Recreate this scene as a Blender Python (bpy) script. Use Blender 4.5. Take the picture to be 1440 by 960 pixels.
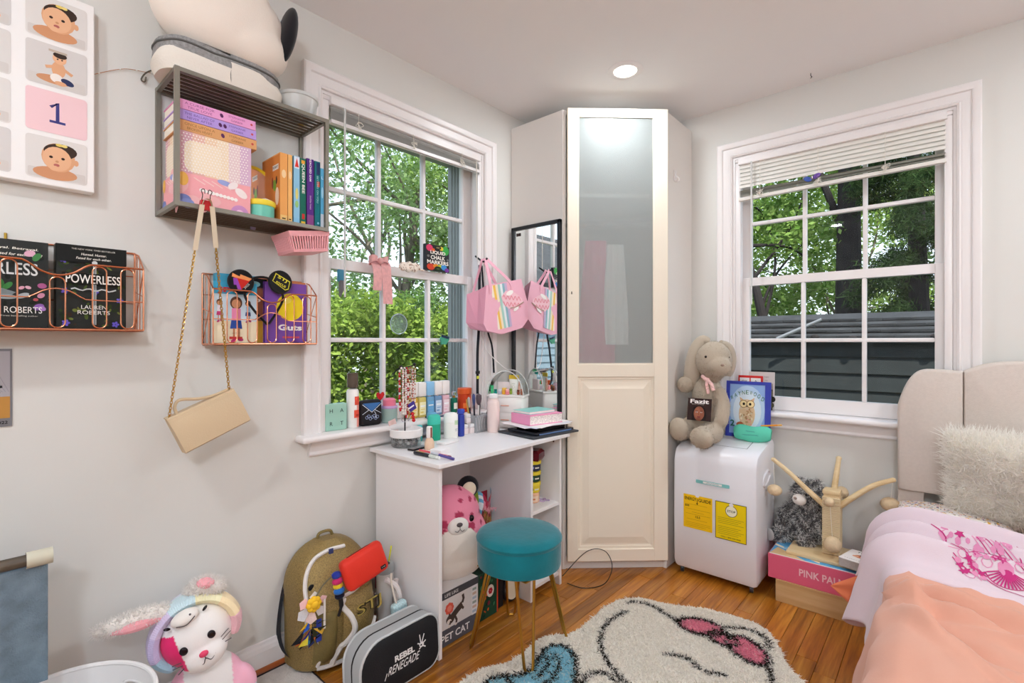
import bpy, bmesh, math, random
import numpy as np
from mathutils import Vector, Matrix, Euler, noise

for _o in list(bpy.data.objects):
    bpy.data.objects.remove(_o)
S = bpy.context.scene
COL = S.collection
PI = math.pi
rad = math.radians
rnd = random.Random(7)

# ------------------------------------------------------------- camera, world, sun, exposure
cam = bpy.data.cameras.new('camera')
cam.sensor_width = 36.0
cam.lens = 17.35
cam.clip_start = 0.03
cam_ob = bpy.data.objects.new('camera', cam)
COL.objects.link(cam_ob)
cam_ob.location = (1.839, -2.790, 1.176)
cam_ob.rotation_euler = (rad(90), 0, rad(41.3))
S.camera = cam_ob

world = bpy.data.worlds.new('sky')
S.world = world
world.use_nodes = True
_n = world.node_tree.nodes
_bg = _n['Background']
_tc = _n.new('ShaderNodeTexCoord')
_sx = _n.new('ShaderNodeSeparateXYZ')
_rp = _n.new('ShaderNodeValToRGB')
_rp.color_ramp.elements[0].color = (0.86, 0.92, 1.0, 1)
_rp.color_ramp.elements[1].color = (0.42, 0.62, 1.0, 1)
world.node_tree.links.new(_tc.outputs['Generated'], _sx.inputs[0])
world.node_tree.links.new(_sx.outputs['Z'], _rp.inputs[0])
world.node_tree.links.new(_rp.outputs[0], _bg.inputs['Color'])
_bg.inputs['Strength'].default_value = 2.2

sun = bpy.data.lights.new('sun', 'SUN')
sun.energy = 9.0
sun.angle = rad(1.5)
sun.color = (1.0, 0.95, 0.86)
sun_ob = bpy.data.objects.new('sun', sun)
COL.objects.link(sun_ob)
sun_ob.rotation_euler = (rad(24), rad(20), 0)   # high sun behind the house, over the garden

S.view_settings.view_transform = 'Standard'
S.view_settings.look = 'None'
S.view_settings.gamma = 1.0
S.view_settings.use_curve_mapping = False
S.view_settings.exposure = 0.0
LAMP = 1.02          # overall strength of the ceiling lamp and the added fill lamps
S.cycles.max_bounces = 12
S.cycles.diffuse_bounces = 8
S.cycles.transmission_bounces = 10
S.cycles.transparent_max_bounces = 16
S.cycles.sample_clamp_indirect = 6.0

# ------------------------------------------------------------- materials
def lin(h):
    if not isinstance(h, str):
        return tuple(h[:3])
    h = h.lstrip('#')
    o = []
    for i in (0, 2, 4):
        c = int(h[i:i+2], 16) / 255.0
        o.append(c / 12.92 if c <= 0.04045 else ((c + 0.055) / 1.055) ** 2.4)
    return tuple(o)

MATS = {}
def M(name, col='808080', rough=0.55, metal=0.0, spec=0.4, bump=0.0, bscale=120, var=0.0, vscale=9.0,
      sheen=0.0, emit=0.0, trans=0.0, coat=0.0, ior=1.45, ink=False, col2=None, sss=0.0):
    if name in MATS:
        return MATS[name]
    m = bpy.data.materials.new(name)
    m.use_nodes = True
    nt = m.node_tree
    b = nt.nodes['Principled BSDF']
    c = lin(col)
    b.inputs['Base Color'].default_value = (*c, 1)
    b.inputs['Roughness'].default_value = rough
    b.inputs['Metallic'].default_value = metal
    b.inputs['Specular IOR Level'].default_value = spec
    b.inputs['Sheen Weight'].default_value = sheen
    b.inputs['Sheen Roughness'].default_value = 0.45
    b.inputs['Coat Weight'].default_value = coat
    b.inputs['Transmission Weight'].default_value = trans
    b.inputs['IOR'].default_value = ior
    if emit:
        b.inputs['Emission Color'].default_value = (*c, 1)
        b.inputs['Emission Strength'].default_value = emit
    tc = None
    if var or bump or col2:
        tc = nt.nodes.new('ShaderNodeTexCoord')
    src = None
    if ink:
        at = nt.nodes.new('ShaderNodeAttribute')
        at.attribute_name = 'Col'
        src = at.outputs['Color']
        nt.links.new(src, b.inputs['Base Color'])
    if var or col2:
        nz = nt.nodes.new('ShaderNodeTexNoise')
        nz.inputs['Scale'].default_value = vscale
        nz.inputs['Detail'].default_value = 5
        nt.links.new(tc.outputs['Object'], nz.inputs['Vector'])
        if col2:
            mx = nt.nodes.new('ShaderNodeMix')
            mx.data_type = 'RGBA'
            rr = nt.nodes.new('ShaderNodeValToRGB')
            rr.color_ramp.elements[0].position = 0.38
            rr.color_ramp.elements[1].position = 0.62
            rr.color_ramp.elements[0].color = (*c, 1)
            rr.color_ramp.elements[1].color = (*lin(col2), 1)
            nt.links.new(nz.outputs['Fac'], rr.inputs[0])
            nt.links.new(rr.outputs[0], b.inputs['Base Color'])
        else:
            hs = nt.nodes.new('ShaderNodeHueSaturation')
            mr = nt.nodes.new('ShaderNodeMapRange')
            mr.inputs['From Min'].default_value = 0.3
            mr.inputs['From Max'].default_value = 0.7
            mr.inputs['To Min'].default_value = 1 - var
            mr.inputs['To Max'].default_value = 1 + var
            nt.links.new(nz.outputs['Fac'], mr.inputs['Value'])
            nt.links.new(mr.outputs[0], hs.inputs['Value'])
            if src:
                nt.links.new(src, hs.inputs['Color'])
            else:
                hs.inputs['Color'].default_value = (*c, 1)
            nt.links.new(hs.outputs[0], b.inputs['Base Color'])
    if bump:
        nb = nt.nodes.new('ShaderNodeTexNoise')
        nb.inputs['Scale'].default_value = bscale
        nb.inputs['Detail'].default_value = 3
        bp = nt.nodes.new('ShaderNodeBump')
        bp.inputs['Strength'].default_value = bump
        bp.inputs['Distance'].default_value = 0.004
        nt.links.new(tc.outputs['Object'], nb.inputs['Vector'])
        nt.links.new(nb.outputs['Fac'], bp.inputs['Height'])
        nt.links.new(bp.outputs[0], b.inputs['Normal'])
    MATS[name] = m
    return m

def M_pane(name, tint='f4faf8', gloss=0.06):
    m = bpy.data.materials.new(name)
    m.use_nodes = True
    nt = m.node_tree
    nt.nodes.clear()
    o = nt.nodes.new('ShaderNodeOutputMaterial')
    t = nt.nodes.new('ShaderNodeBsdfTransparent')
    t.inputs[0].default_value = (*lin(tint), 1)
    g = nt.nodes.new('ShaderNodeBsdfGlossy')
    g.inputs['Roughness'].default_value = 0.02
    f = nt.nodes.new('ShaderNodeFresnel')
    f.inputs['IOR'].default_value = 1.35
    mx = nt.nodes.new('ShaderNodeMixShader')
    nt.links.new(f.outputs[0], mx.inputs[0])
    nt.links.new(t.outputs[0], mx.inputs[1])
    nt.links.new(g.outputs[0], mx.inputs[2])
    nt.links.new(mx.outputs[0], o.inputs[0])
    MATS[name] = m
    return m

def M_leaf(name, col, col2):
    m = bpy.data.materials.new(name)
    m.use_nodes = True
    nt = m.node_tree
    nt.nodes.clear()
    o = nt.nodes.new('ShaderNodeOutputMaterial')
    at = nt.nodes.new('ShaderNodeAttribute')
    at.attribute_name = 'Col'
    d = nt.nodes.new('ShaderNodeBsdfDiffuse')
    t = nt.nodes.new('ShaderNodeBsdfTranslucent')
    nt.links.new(at.outputs['Color'], d.inputs[0])
    nt.links.new(at.outputs['Color'], t.inputs[0])
    mx = nt.nodes.new('ShaderNodeMixShader')
    mx.inputs[0].default_value = 0.45
    nt.links.new(d.outputs[0], mx.inputs[1])
    nt.links.new(t.outputs[0], mx.inputs[2])
    nt.links.new(mx.outputs[0], o.inputs[0])
    MATS[name] = m
    return m

def M_wood(name, c1, c2, c3, axis='y', scale=14.0, stretch=0.09, rough=0.3, coat=0.25, per_object=True):
    m = bpy.data.materials.new(name)
    m.use_nodes = True
    nt = m.node_tree
    b = nt.nodes['Principled BSDF']
    geo = nt.nodes.new('ShaderNodeNewGeometry')
    mp = nt.nodes.new('ShaderNodeMapping')
    sc = [1, 1, 1]
    sc['xyz'.index(axis)] = stretch
    mp.inputs['Scale'].default_value = sc
    nt.links.new(geo.outputs['Position'], mp.inputs['Vector'])
    oi = nt.nodes.new('ShaderNodeObjectInfo')
    if per_object:
        mu = nt.nodes.new('ShaderNodeMath')
        mu.operation = 'MULTIPLY'
        mu.inputs[1].default_value = 37.0
        nt.links.new(oi.outputs['Random'], mu.inputs[0])
        nt.links.new(mu.outputs[0], mp.inputs['Location'])
    nz = nt.nodes.new('ShaderNodeTexNoise')
    nz.inputs['Scale'].default_value = scale
    nz.inputs['Detail'].default_value = 6
    nz.inputs['Distortion'].default_value = 1.3
    nt.links.new(mp.outputs[0], nz.inputs['Vector'])
    nz2 = nt.nodes.new('ShaderNodeTexNoise')
    nz2.inputs['Scale'].default_value = scale * 7
    nz2.inputs['Detail'].default_value = 3
    nt.links.new(mp.outputs[0], nz2.inputs['Vector'])
    ad = nt.nodes.new('ShaderNodeMix')
    ad.inputs[0].default_value = 0.35
    nt.links.new(nz.outputs['Fac'], ad.inputs[2])
    nt.links.new(nz2.outputs['Fac'], ad.inputs[3])
    cr = nt.nodes.new('ShaderNodeValToRGB')
    e = cr.color_ramp.elements
    e[0].position = 0.32; e[0].color = (*lin(c1), 1)
    e[1].position = 0.68; e[1].color = (*lin(c3), 1)
    k = e.new(0.5); k.color = (*lin(c2), 1)
    nt.links.new(ad.outputs[0], cr.inputs[0])
    hs = nt.nodes.new('ShaderNodeHueSaturation')
    if per_object:
        mr = nt.nodes.new('ShaderNodeMapRange')
        mr.inputs['To Min'].default_value = 0.72
        mr.inputs['To Max'].default_value = 1.22
        nt.links.new(oi.outputs['Random'], mr.inputs['Value'])
        nt.links.new(mr.outputs[0], hs.inputs['Value'])
    nt.links.new(cr.outputs[0], hs.inputs['Color'])
    nt.links.new(hs.outputs[0], b.inputs['Base Color'])
    b.inputs['Roughness'].default_value = rough
    b.inputs['Coat Weight'].default_value = coat
    b.inputs['Coat Roughness'].default_value = 0.15
    MATS[name] = m
    return m

INK = M('printed_ink', 'ffffff', 0.6, ink=True, spec=0.25)
INKGLOSS = M('printed_ink_gloss', 'ffffff', 0.3, ink=True, spec=0.4)
PLUSH = M('plush_cloth', 'ffffff', 0.95, ink=True, spec=0.1, sheen=0.25, bump=0.5, bscale=260)
VELOUR = M('velour_cloth', 'ffffff', 0.9, ink=True, spec=0.15, sheen=0.2, bump=0.15, bscale=300)
FURM = M_leaf('fur_fibre', None, None)

# ------------------------------------------------------------- mesh builder
class MB:
    def __init__(s):
        s.v = []; s.f = []; s.c = []; s.x = Matrix.Identity(4); s.col = None
    def xf(s, loc=(0, 0, 0), rot=(0, 0, 0), sc=None):
        s.x = Matrix.Translation(loc) @ Euler(rot).to_matrix().to_4x4()
        if sc is not None:
            s.x = s.x @ Matrix.Diagonal((*sc, 1))
        return s
    def add(s, vs, fs, col=None):
        n = len(s.v)
        X = s.x
        s.v.extend([tuple(X @ Vector(p)) for p in vs])
        s.f.extend([tuple(i + n for i in q) for q in fs])
        cc = lin(col) if col is not None else s.col
        s.c.extend([cc] * len(fs))
        return s
    def box(s, c, d, col=None, r=0.0, seg=2):
        x, y, z = c; a, b, h = d[0] / 2, d[1] / 2, d[2] / 2
        if r <= 0:
            vs = [(x-a, y-b, z-h), (x+a, y-b, z-h), (x+a, y+b, z-h), (x-a, y+b, z-h),
                  (x-a, y-b, z+h), (x+a, y-b, z+h), (x+a, y+b, z+h), (x-a, y+b, z+h)]
            return s.add(vs, [(0,3,2,1), (4,5,6,7), (0,1,5,4), (1,2,6,5), (2,3,7,6), (3,0,4,7)], col)
        r = min(r, a * .98, b * .98, h * .98)
        bm = bmesh.new()
        bmesh.ops.create_cube(bm, size=1)
        for v in bm.verts:
            v.co = Vector((v.co.x * d[0], v.co.y * d[1], v.co.z * d[2]))
        bmesh.ops.bevel(bm, geom=list(bm.edges), offset=r, segments=seg, profile=0.5, affect='EDGES')
        bm.verts.index_update()
        vs = [(v.co.x + x, v.co.y + y, v.co.z + z) for v in bm.verts]
        fs = [tuple(v.index for v in f.verts) for f in bm.faces]
        bm.free()
        return s.add(vs, fs, col)
    def span(s, a, b, col=None, r=0.0, seg=2):
        return s.box([(a[i] + b[i]) / 2 for i in range(3)], [abs(b[i] - a[i]) for i in range(3)], col, r, seg)
    def tube(s, pts, r, n=8, closed=False, col=None, caps=True):
        P = [Vector(p) for p in pts]
        m = len(P)
        R = r if isinstance(r, (list, tuple)) else [r] * m
        T = []
        for i in range(m):
            if closed:
                t = P[(i + 1) % m] - P[i - 1]
            else:
                t = P[min(i + 1, m - 1)] - P[max(i - 1, 0)]
            if t.length < 1e-9:
                t = Vector((0, 0, 1))
            T.append(t.normalized())
        ref = Vector((0, 0, 1)) if abs(T[0].z) < 0.9 else Vector((1, 0, 0))
        nrm = (ref - T[0] * ref.dot(T[0])).normalized()
        vs = []
        for i in range(m):
            nrm = (nrm - T[i] * nrm.dot(T[i]))
            if nrm.length < 1e-6:
                nrm = T[i].orthogonal()
            nrm.normalize()
            bn = T[i].cross(nrm)
            for k in range(n):
                a = 2 * PI * k / n
                vs.append(tuple(P[i] + (nrm * math.cos(a) + bn * math.sin(a)) * R[i]))
        fs = []
        for i in range(m if closed else m - 1):
            j = (i + 1) % m
            for k in range(n):
                l = (k + 1) % n
                fs.append((i*n + k, i*n + l, j*n + l, j*n + k))
        if caps and not closed:
            fs.append(tuple(range(n - 1, -1, -1)))
            fs.append(tuple((m - 1) * n + k for k in range(n)))
        return s.add(vs, fs, col)
    def rod(s, a, b, r, n=10, col=None, r2=None):
        return s.tube([a, b], [r, r if r2 is None else r2], n, False, col)
    def lathe(s, prof, n=24, c=(0, 0, 0), col=None, sx=1.0, sy=1.0, cols=None):
        vs = []; fs = []; fc = []
        for (r, z) in prof:
            for k in range(n):
                a = 2 * PI * k / n
                vs.append((c[0] + r * sx * math.cos(a), c[1] + r * sy * math.sin(a), c[2] + z))
        m = len(prof)
        for i in range(m - 1):
            for k in range(n):
                l = (k + 1) % n
                fs.append((i*n + k, i*n + l, (i+1)*n + l, (i+1)*n + k))
        caps = [tuple(range(n - 1, -1, -1)), tuple((m-1)*n + k for k in range(n))]
        if prof[0][0] > 1e-6 and prof[-1][0] > 1e-6 and not cols:
            for k in range(n):
                l = (k + 1) % n
                fs.append(((m-1)*n + k, (m-1)*n + l, l, k))
            return s.add(vs, fs, col)
        if cols:
            n0 = len(s.c)
            s.add(vs, fs + caps, col)
            for i in range(m - 1):
                for k in range(n):
                    s.c[n0 + i*n + k] = lin(cols[i])
            s.c[n0 + (m-1)*n] = lin(cols[0]); s.c[n0 + (m-1)*n + 1] = lin(cols[-1])
            return s
        return s.add(vs, fs + caps, col)
    def ball(s, c, r, n=20, m=12, rot=None, col=None):
        if not isinstance(r, (list, tuple)):
            r = (r, r, r)
        R = Euler(rot).to_matrix() if rot else Matrix.Identity(3)
        vs = [tuple(Vector(c) + R @ Vector((0, 0, -r[2])))]
        for i in range(1, m):
            p = -PI/2 + PI * i / m
            for k in range(n):
                a = 2 * PI * k / n
                vs.append(tuple(Vector(c) + R @ Vector((r[0]*math.cos(p)*math.cos(a), r[1]*math.cos(p)*math.sin(a), r[2]*math.sin(p)))))
        vs.append(tuple(Vector(c) + R @ Vector((0, 0, r[2]))))
        fs = [(0, 1 + (k + 1) % n, 1 + k) for k in range(n)]
        for i in range(m - 2):
            for k in range(n):
                l = (k + 1) % n
                fs.append((1 + i*n + k, 1 + i*n + l, 1 + (i+1)*n + l, 1 + (i+1)*n + k))
        t = len(vs) - 1; q = 1 + (m - 2) * n
        fs += [(q + k, q + (k + 1) % n, t) for k in range(n)]
        return s.add(vs, fs, col)
    def prism(s, out, h0, h1, axis='z', col=None):
        """outline (2-D) extruded; axis z: (a,b,h); y: (a,h,b); x: (h,a,b)"""
        def q(a, b, h):
            return (a, b, h) if axis == 'z' else ((a, h, b) if axis == 'y' else (h, a, b))
        n = len(out)
        vs = [q(a, b, h0) for a, b in out] + [q(a, b, h1) for a, b in out]
        fs = [tuple(range(n - 1, -1, -1)), tuple(range(n, 2*n))]
        fs += [(i, (i + 1) % n, n + (i + 1) % n, n + i) for i in range(n)]
        return s.add(vs, fs, col)
    def grid(s, fn, nu, nv, col=None, colfn=None):
        vs = [fn(i / nu, j / nv) for j in range(nv + 1) for i in range(nu + 1)]
        fs = []; n0 = len(s.c)
        for j in range(nv):
            for i in range(nu):
                a = j * (nu + 1) + i
                fs.append((a, a + 1, a + nu + 2, a + nu + 1))
        s.add(vs, fs, col)
        if colfn:
            k = n0
            for j in range(nv):
                for i in range(nu):
                    s.c[k] = lin(colfn((i + .5) / nu, (j + .5) / nv)); k += 1
        return s
    def mesh(s, name, mat, smooth=True, ang=35):
        me = bpy.data.meshes.new(name)
        me.from_pydata(s.v, [], s.f)
        me.validate()
        if any(c is not None for c in s.c) and len(me.polygons) == len(s.f):
            at = me.color_attributes.new('Col', 'FLOAT_COLOR', 'CORNER')
            buf = []
            for p, c in zip(me.polygons, s.c):
                c = c or (1, 1, 1)
                buf.extend([c[0], c[1], c[2], 1.0] * p.loop_total)
            at.data.foreach_set('color', buf)
        me.materials.append(mat)
        bm = bmesh.new(); bm.from_mesh(me)
        bmesh.ops.recalc_face_normals(bm, faces=bm.faces)
        bm.to_mesh(me); bm.free()
        if smooth:
            me.shade_smooth()
            me.set_sharp_from_angle(angle=rad(ang))
        return me
    def obj(s, name, mat, parent=None, smooth=True, ang=35, label=None):
        o = bpy.data.objects.new(name, s.mesh(name, mat, smooth, ang))
        COL.objects.link(o)
        if parent is not None:
            o.parent = parent
        if label:
            o['label'] = label
        return o

def thing(name, label, cat, loc=(0, 0, 0), rot=(0, 0, 0), group=None):
    o = bpy.data.objects.new(name, None)
    o.empty_display_size = 0.05
    COL.objects.link(o)
    o.location = loc; o.rotation_euler = rot
    o['label'] = label; o['category'] = cat
    if group:
        o['group'] = group
    return o
def tag(o, label, cat, group=None, kind=None):
    o['label'] = label; o['category'] = cat
    if group: o['group'] = group
    if kind: o['kind'] = kind
    return o
def struct(o, label=None, cat=None):
    o['kind'] = 'structure'
    if label: o['label'] = label
    if cat: o['category'] = cat
    return o
def stuff(o):
    o['kind'] = 'stuff'
    return o
def empty(name, loc=(0, 0, 0), rot=(0, 0, 0), parent=None):
    o = bpy.data.objects.new(name, None)
    o.empty_display_size = 0.05
    COL.objects.link(o); o.location = loc; o.rotation_euler = rot
    if parent: o.parent = parent
    return o
def dup(root, loc=None, rot=None, label=None, mats=None):
    def cp(o, par):
        c = o.copy(); COL.objects.link(c)
        if par is not None: c.parent = par
        for ch in list(o.children):
            cp(ch, c)
        return c
    r = cp(root, None)
    if loc is not None: r.location = loc
    if rot is not None: r.rotation_euler = rot
    if label: r['label'] = label
    return r

# ------------------------------------------------------------- lettering and flat print
_TXT = {}
def text2d(s, bold=0.0):
    k = (s, bold)
    if k in _TXT:
        return _TXT[k]
    cu = bpy.data.curves.new('t', 'FONT')
    cu.body = s; cu.size = 1.0; cu.resolution_u = 3
    cu.offset = bold
    cu.align_x = 'LEFT'
    o = bpy.data.objects.new('t', cu)
    COL.objects.link(o)
    bpy.context.view_layer.update()
    me = o.to_mesh()
    vs = [(v.co.x, v.co.y) for v in me.vertices]
    fs = [tuple(p.vertices) for p in me.polygons]
    o.to_mesh_clear()
    bpy.data.objects.remove(o); bpy.data.curves.remove(cu)
    xs = [v[0] for v in vs] or [0, 1]; ys = [v[1] for v in vs] or [0, 1]
    x0, x1, y0, y1 = min(xs), max(xs), min(ys), max(ys)
    vs = [((x - x0), y - y0) for x, y in vs]
    _TXT[k] = (vs, fs, x1 - x0, y1 - y0)
    return _TXT[k]

class Ink(MB):
    """flat print on a plane: o = origin, U / V = in-plane unit axes"""
    def __init__(s, o, U=(0, 1, 0), V=(0, 0, 1), step=0.00006, base=0.0004):
        super().__init__()
        s.o = Vector(o); s.U = Vector(U).normalized(); s.V = Vector(V).normalized()
        s.N = s.U.cross(s.V).normalized()
        s.k = 0; s.step = step; s.base = base
    def pl(s, pts, faces, col):
        h = s.base + s.k * s.step; s.k += 1
        s.add([tuple(s.o + s.U * a + s.V * b + s.N * h) for a, b in pts], faces, col)
        return s
    def poly(s, pts, col):
        return s.pl(pts, [tuple(range(len(pts)))], col)
    def rect(s, x, y, w, h, col, r=0.0):
        if r <= 0:
            return s.poly([(x, y), (x + w, y), (x + w, y + h), (x, y + h)], col)
        p = []
        for cx, cy, a0 in ((x + w - r, y + r, -90), (x + w - r, y + h - r, 0), (x + r, y + h - r, 90), (x + r, y + r, 180)):
            for i in range(5):
                a = rad(a0 + 22.5 * i)
                p.append((cx + r * math.cos(a), cy + r * math.sin(a)))
        return s.poly(p, col)
    def ell(s, x, y, rx, ry=None, col='000000', rot=0.0, n=20, a0=0, a1=360):
        ry = rx if ry is None else ry
        c, q = math.cos(rad(rot)), math.sin(rad(rot))
        p = []
        m = n if a1 - a0 >= 360 else n + 1
        for i in range(m):
            a = rad(a0 + (a1 - a0) * i / n)
            u, v = rx * math.cos(a), ry * math.sin(a)
            p.append((x + u * c - v * q, y + u * q + v * c))
        return s.poly(p, col)
    def stroke(s, pts, w, col, closed=False):
        P = [Vector((a, b)) for a, b in pts]
        n = len(P); L = []; R = []
        for i in range(n):
            if closed:
                t = P[(i + 1) % n] - P[i - 1]
            else:
                t = P[min(i + 1, n - 1)] - P[max(i - 1, 0)]
            t.normalize()
            q = Vector((-t.y, t.x)) * (w / 2)
            L.append(P[i] + q); R.append(P[i] - q)
        vs = [tuple(p) for p in L + R]
        m = n if closed else n - 1
        fs = [(i, (i + 1) % n, n + (i + 1) % n, n + i) for i in range(m)]
        return s.pl(vs, fs, col)
    def ring(s, x, y, r, w, col, ry=None):
        ry = ry or r
        return s.stroke([(x + r * math.cos(2*PI*i/24), y + ry * math.sin(2*PI*i/24)) for i in range(24)], w, col, True)
    def text(s, t, x, y, h, col, w=None, al='c', bold=0.0, shear=0.0, rot=0.0, arc=0.0):
        """cap height h; optional width w; anchored at baseline (al l/c/r)"""
        vs, fs, tw, th = text2d(t, bold)
        k = h / max(th, 1e-6)
        kx = k if w is None else w / max(tw, 1e-6)
        W = tw * kx
        off = {'l': 0, 'c': -W / 2, 'r': -W}[al]
        c, q = math.cos(rad(rot)), math.sin(rad(rot))
        out = []
        for a, b in vs:
            u = a * kx + off; v = b * k
            u += shear * v
            if arc:
                v = v - arc * (u / (W / 2)) ** 2
            out.append((x + u * c - v * q, y + u * q + v * c))
        return s.pl(out, fs, col)
    def mesh(s, name, mat, smooth=False, ang=35):
        me = bpy.data.meshes.new(name)
        me.from_pydata(s.v, [], s.f)
        at = me.color_attributes.new('Col', 'FLOAT_COLOR', 'CORNER')
        buf = []
        for p, c in zip(me.polygons, s.c):
            c = c or (1, 1, 1)
            buf.extend([c[0], c[1], c[2], 1.0] * p.loop_total)
        at.data.foreach_set('color', buf)
        me.materials.append(mat)
        return me
    def put(s, parent=None, name='print', mat=None):
        return s.obj(name, mat or INK, parent, smooth=False)

# ------------------------------------------------------------- soft bodies, fur, leaves
def blob(name, mb, mat, parent=None, voxel=0.008, smooth=6, colfn=None, label=None):
    """merge the overlapping volumes of mb into one continuous smooth skin"""
    me = bpy.data.meshes.new('tmp'); me.from_pydata(mb.v, [], mb.f)
    bm = bmesh.new(); bm.from_mesh(me); bmesh.ops.recalc_face_normals(bm, faces=bm.faces); bm.to_mesh(me); bm.free()
    o = bpy.data.objects.new('tmp', me); COL.objects.link(o)
    r = o.modifiers.new('r', 'REMESH'); r.mode = 'VOXEL'; r.voxel_size = voxel
    q = o.modifiers.new('s', 'SMOOTH'); q.iterations = smooth; q.factor = 0.5
    dg = bpy.context.evaluated_depsgraph_get()
    dg.update()
    me2 = bpy.data.meshes.new_from_object(o.evaluated_get(dg))
    bpy.data.objects.remove(o); bpy.data.meshes.remove(me)
    me2.name = name
    me2.materials.clear(); me2.materials.append(mat)
    me2.shade_smooth()
    if colfn:
        at = me2.color_attributes.new('Col', 'FLOAT_COLOR', 'POINT')
        buf = []
        for v in me2.vertices:
            c = lin(colfn(v.co, v.normal)); buf.extend([*c, 1.0])
        at.data.foreach_set('color', buf)
    ob = bpy.data.objects.new(name, me2); COL.objects.link(ob)
    if parent is not None: ob.parent = parent
    if label: ob['label'] = label
    return ob

def tri_cloud(name, base, tips, wid, cols, mat, parent=None, side=None):
    """many thin blades: base (n,3), tips (n,3), width, colour (n,3)"""
    n = len(base)
    d = tips - base
    if side is None:
        side = np.cross(d, np.random.RandomState(3).normal(size=(n, 3)))
    side = side / (np.linalg.norm(side, axis=1, keepdims=True) + 1e-9) * (np.asarray(wid).reshape(-1, 1) / 2)
    co = np.empty((n, 3, 3)); co[:, 0] = base - side; co[:, 1] = base + side; co[:, 2] = tips
    me = bpy.data.meshes.new(name)
    me.vertices.add(n * 3); me.loops.add(n * 3); me.polygons.add(n)
    me.vertices.foreach_set('co', co.reshape(-1))
    me.loops.foreach_set('vertex_index', np.arange(n * 3, dtype=np.int32))
    me.polygons.foreach_set('loop_start', np.arange(0, n * 3, 3, dtype=np.int32))
    me.update(calc_edges=True)
    at = me.color_attributes.new('Col', 'FLOAT_COLOR', 'POINT')
    cc = np.ones((n, 3, 4)); cc[:, :, :3] = np.asarray(cols)[:, None, :]
    at.data.foreach_set('color', cc.reshape(-1))
    me.materials.append(mat)
    o = bpy.data.objects.new(name, me); COL.objects.link(o)
    if parent is not None: o.parent = parent
    o['kind'] = 'stuff'
    return o

def sample(ob, n, seed=1):
    """n random surface points, normals of a mesh object (local space)"""
    me = ob.data
    me.calc_loop_triangles()
    nt = len(me.loop_triangles)
    tv = np.empty(nt * 3, dtype=np.int32); me.loop_triangles.foreach_get('vertices', tv); tv = tv.reshape(-1, 3)
    co = np.empty(len(me.vertices) * 3); me.vertices.foreach_get('co', co); co = co.reshape(-1, 3)
    a, b, c = co[tv[:, 0]], co[tv[:, 1]], co[tv[:, 2]]
    cr = np.cross(b - a, c - a); ar = np.linalg.norm(cr, axis=1)
    R = np.random.RandomState(seed)
    idx = R.choice(nt, n, p=ar / ar.sum())
    r1 = np.sqrt(R.rand(n, 1)); r2 = R.rand(n, 1)
    p = a[idx] * (1 - r1) + b[idx] * (r1 * (1 - r2)) + c[idx] * (r1 * r2)
    nn = cr[idx] / (ar[idx][:, None] + 1e-12)
    return p, nn, R

def fur(ob, n, length, wid, colfn, parent, name='fur', droop=(0, 0, -0.4), spread=0.6, seed=1, keep=None):
    p, nn, R = sample(ob, n, seed)
    if keep is not None:
        k = keep(p); p = p[k]; nn = nn[k]
    m = len(p)
    d = nn + np.array(droop) + R.normal(size=(m, 3)) * spread * 0.6
    d /= np.linalg.norm(d, axis=1, keepdims=True) + 1e-9
    L = length * (0.6 + 0.8 * R.rand(m, 1))
    cols = colfn(p, R)
    return tri_cloud(name, p - nn * 0.001, p + d * L, wid, cols, FURM, parent)

def leaf_cloud(name, pts, size, cols, mat, parent=None, seed=1, up=0.3):
    """diamond leaves (2 triangles) at pts"""
    R = np.random.RandomState(seed)
    n = len(pts)
    d = R.normal(size=(n, 3)); d[:, 2] = d[:, 2] * 0.7 - 0.2
    d /= np.linalg.norm(d, axis=1, keepdims=True)
    nn = R.normal(size=(n, 3)); nn[:, 2] += up * 3
    s = np.cross(d, nn); s /= np.linalg.norm(s, axis=1, keepdims=True) + 1e-9
    sz = size * (0.6 + 0.8 * R.rand(n, 1))
    co = np.empty((n, 4, 3))
    co[:, 0] = pts; co[:, 1] = pts + d * sz * .5 + s * sz * 0.26
    co[:, 2] = pts + d * sz; co[:, 3] = pts + d * sz * .5 - s * sz * 0.26
    me = bpy.data.meshes.new(name)
    me.vertices.add(n * 4); me.loops.add(n * 4); me.polygons.add(n)
    me.vertices.foreach_set('co', co.reshape(-1))
    me.loops.foreach_set('vertex_index', np.arange(n * 4, dtype=np.int32))
    me.polygons.foreach_set('loop_start', np.arange(0, n * 4, 4, dtype=np.int32))
    me.update(calc_edges=True)
    at = me.color_attributes.new('Col', 'FLOAT_COLOR', 'POINT')
    cc = np.ones((n, 4, 4)); cc[:, :, :3] = np.asarray(cols)[:, None, :]
    at.data.foreach_set('color', cc.reshape(-1))
    me.materials.append(mat)
    o = bpy.data.objects.new(name, me); COL.objects.link(o)
    if parent is not None: o.parent = parent
    o['kind'] = 'stuff'
    return o

def spline(pts, n=8, closed=False):
    """Catmull-Rom through pts"""
    P = [Vector(p) for p in pts]; m = len(P); out = []
    rng = range(m if closed else m - 1)
    for i in rng:
        if closed:
            a, b, c, d = P[(i-1) % m], P[i], P[(i+1) % m], P[(i+2) % m]
        else:
            a, b, c, d = P[max(i-1, 0)], P[i], P[i+1], P[min(i+2, m-1)]
        for k in range(n):
            t = k / n
            out.append(0.5 * ((2*b) + (c-a)*t + (2*a-5*b+4*c-d)*t*t + (3*b-a-3*c+d)*t*t*t))
    if not closed:
        out.append(P[-1])
    return out
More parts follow.
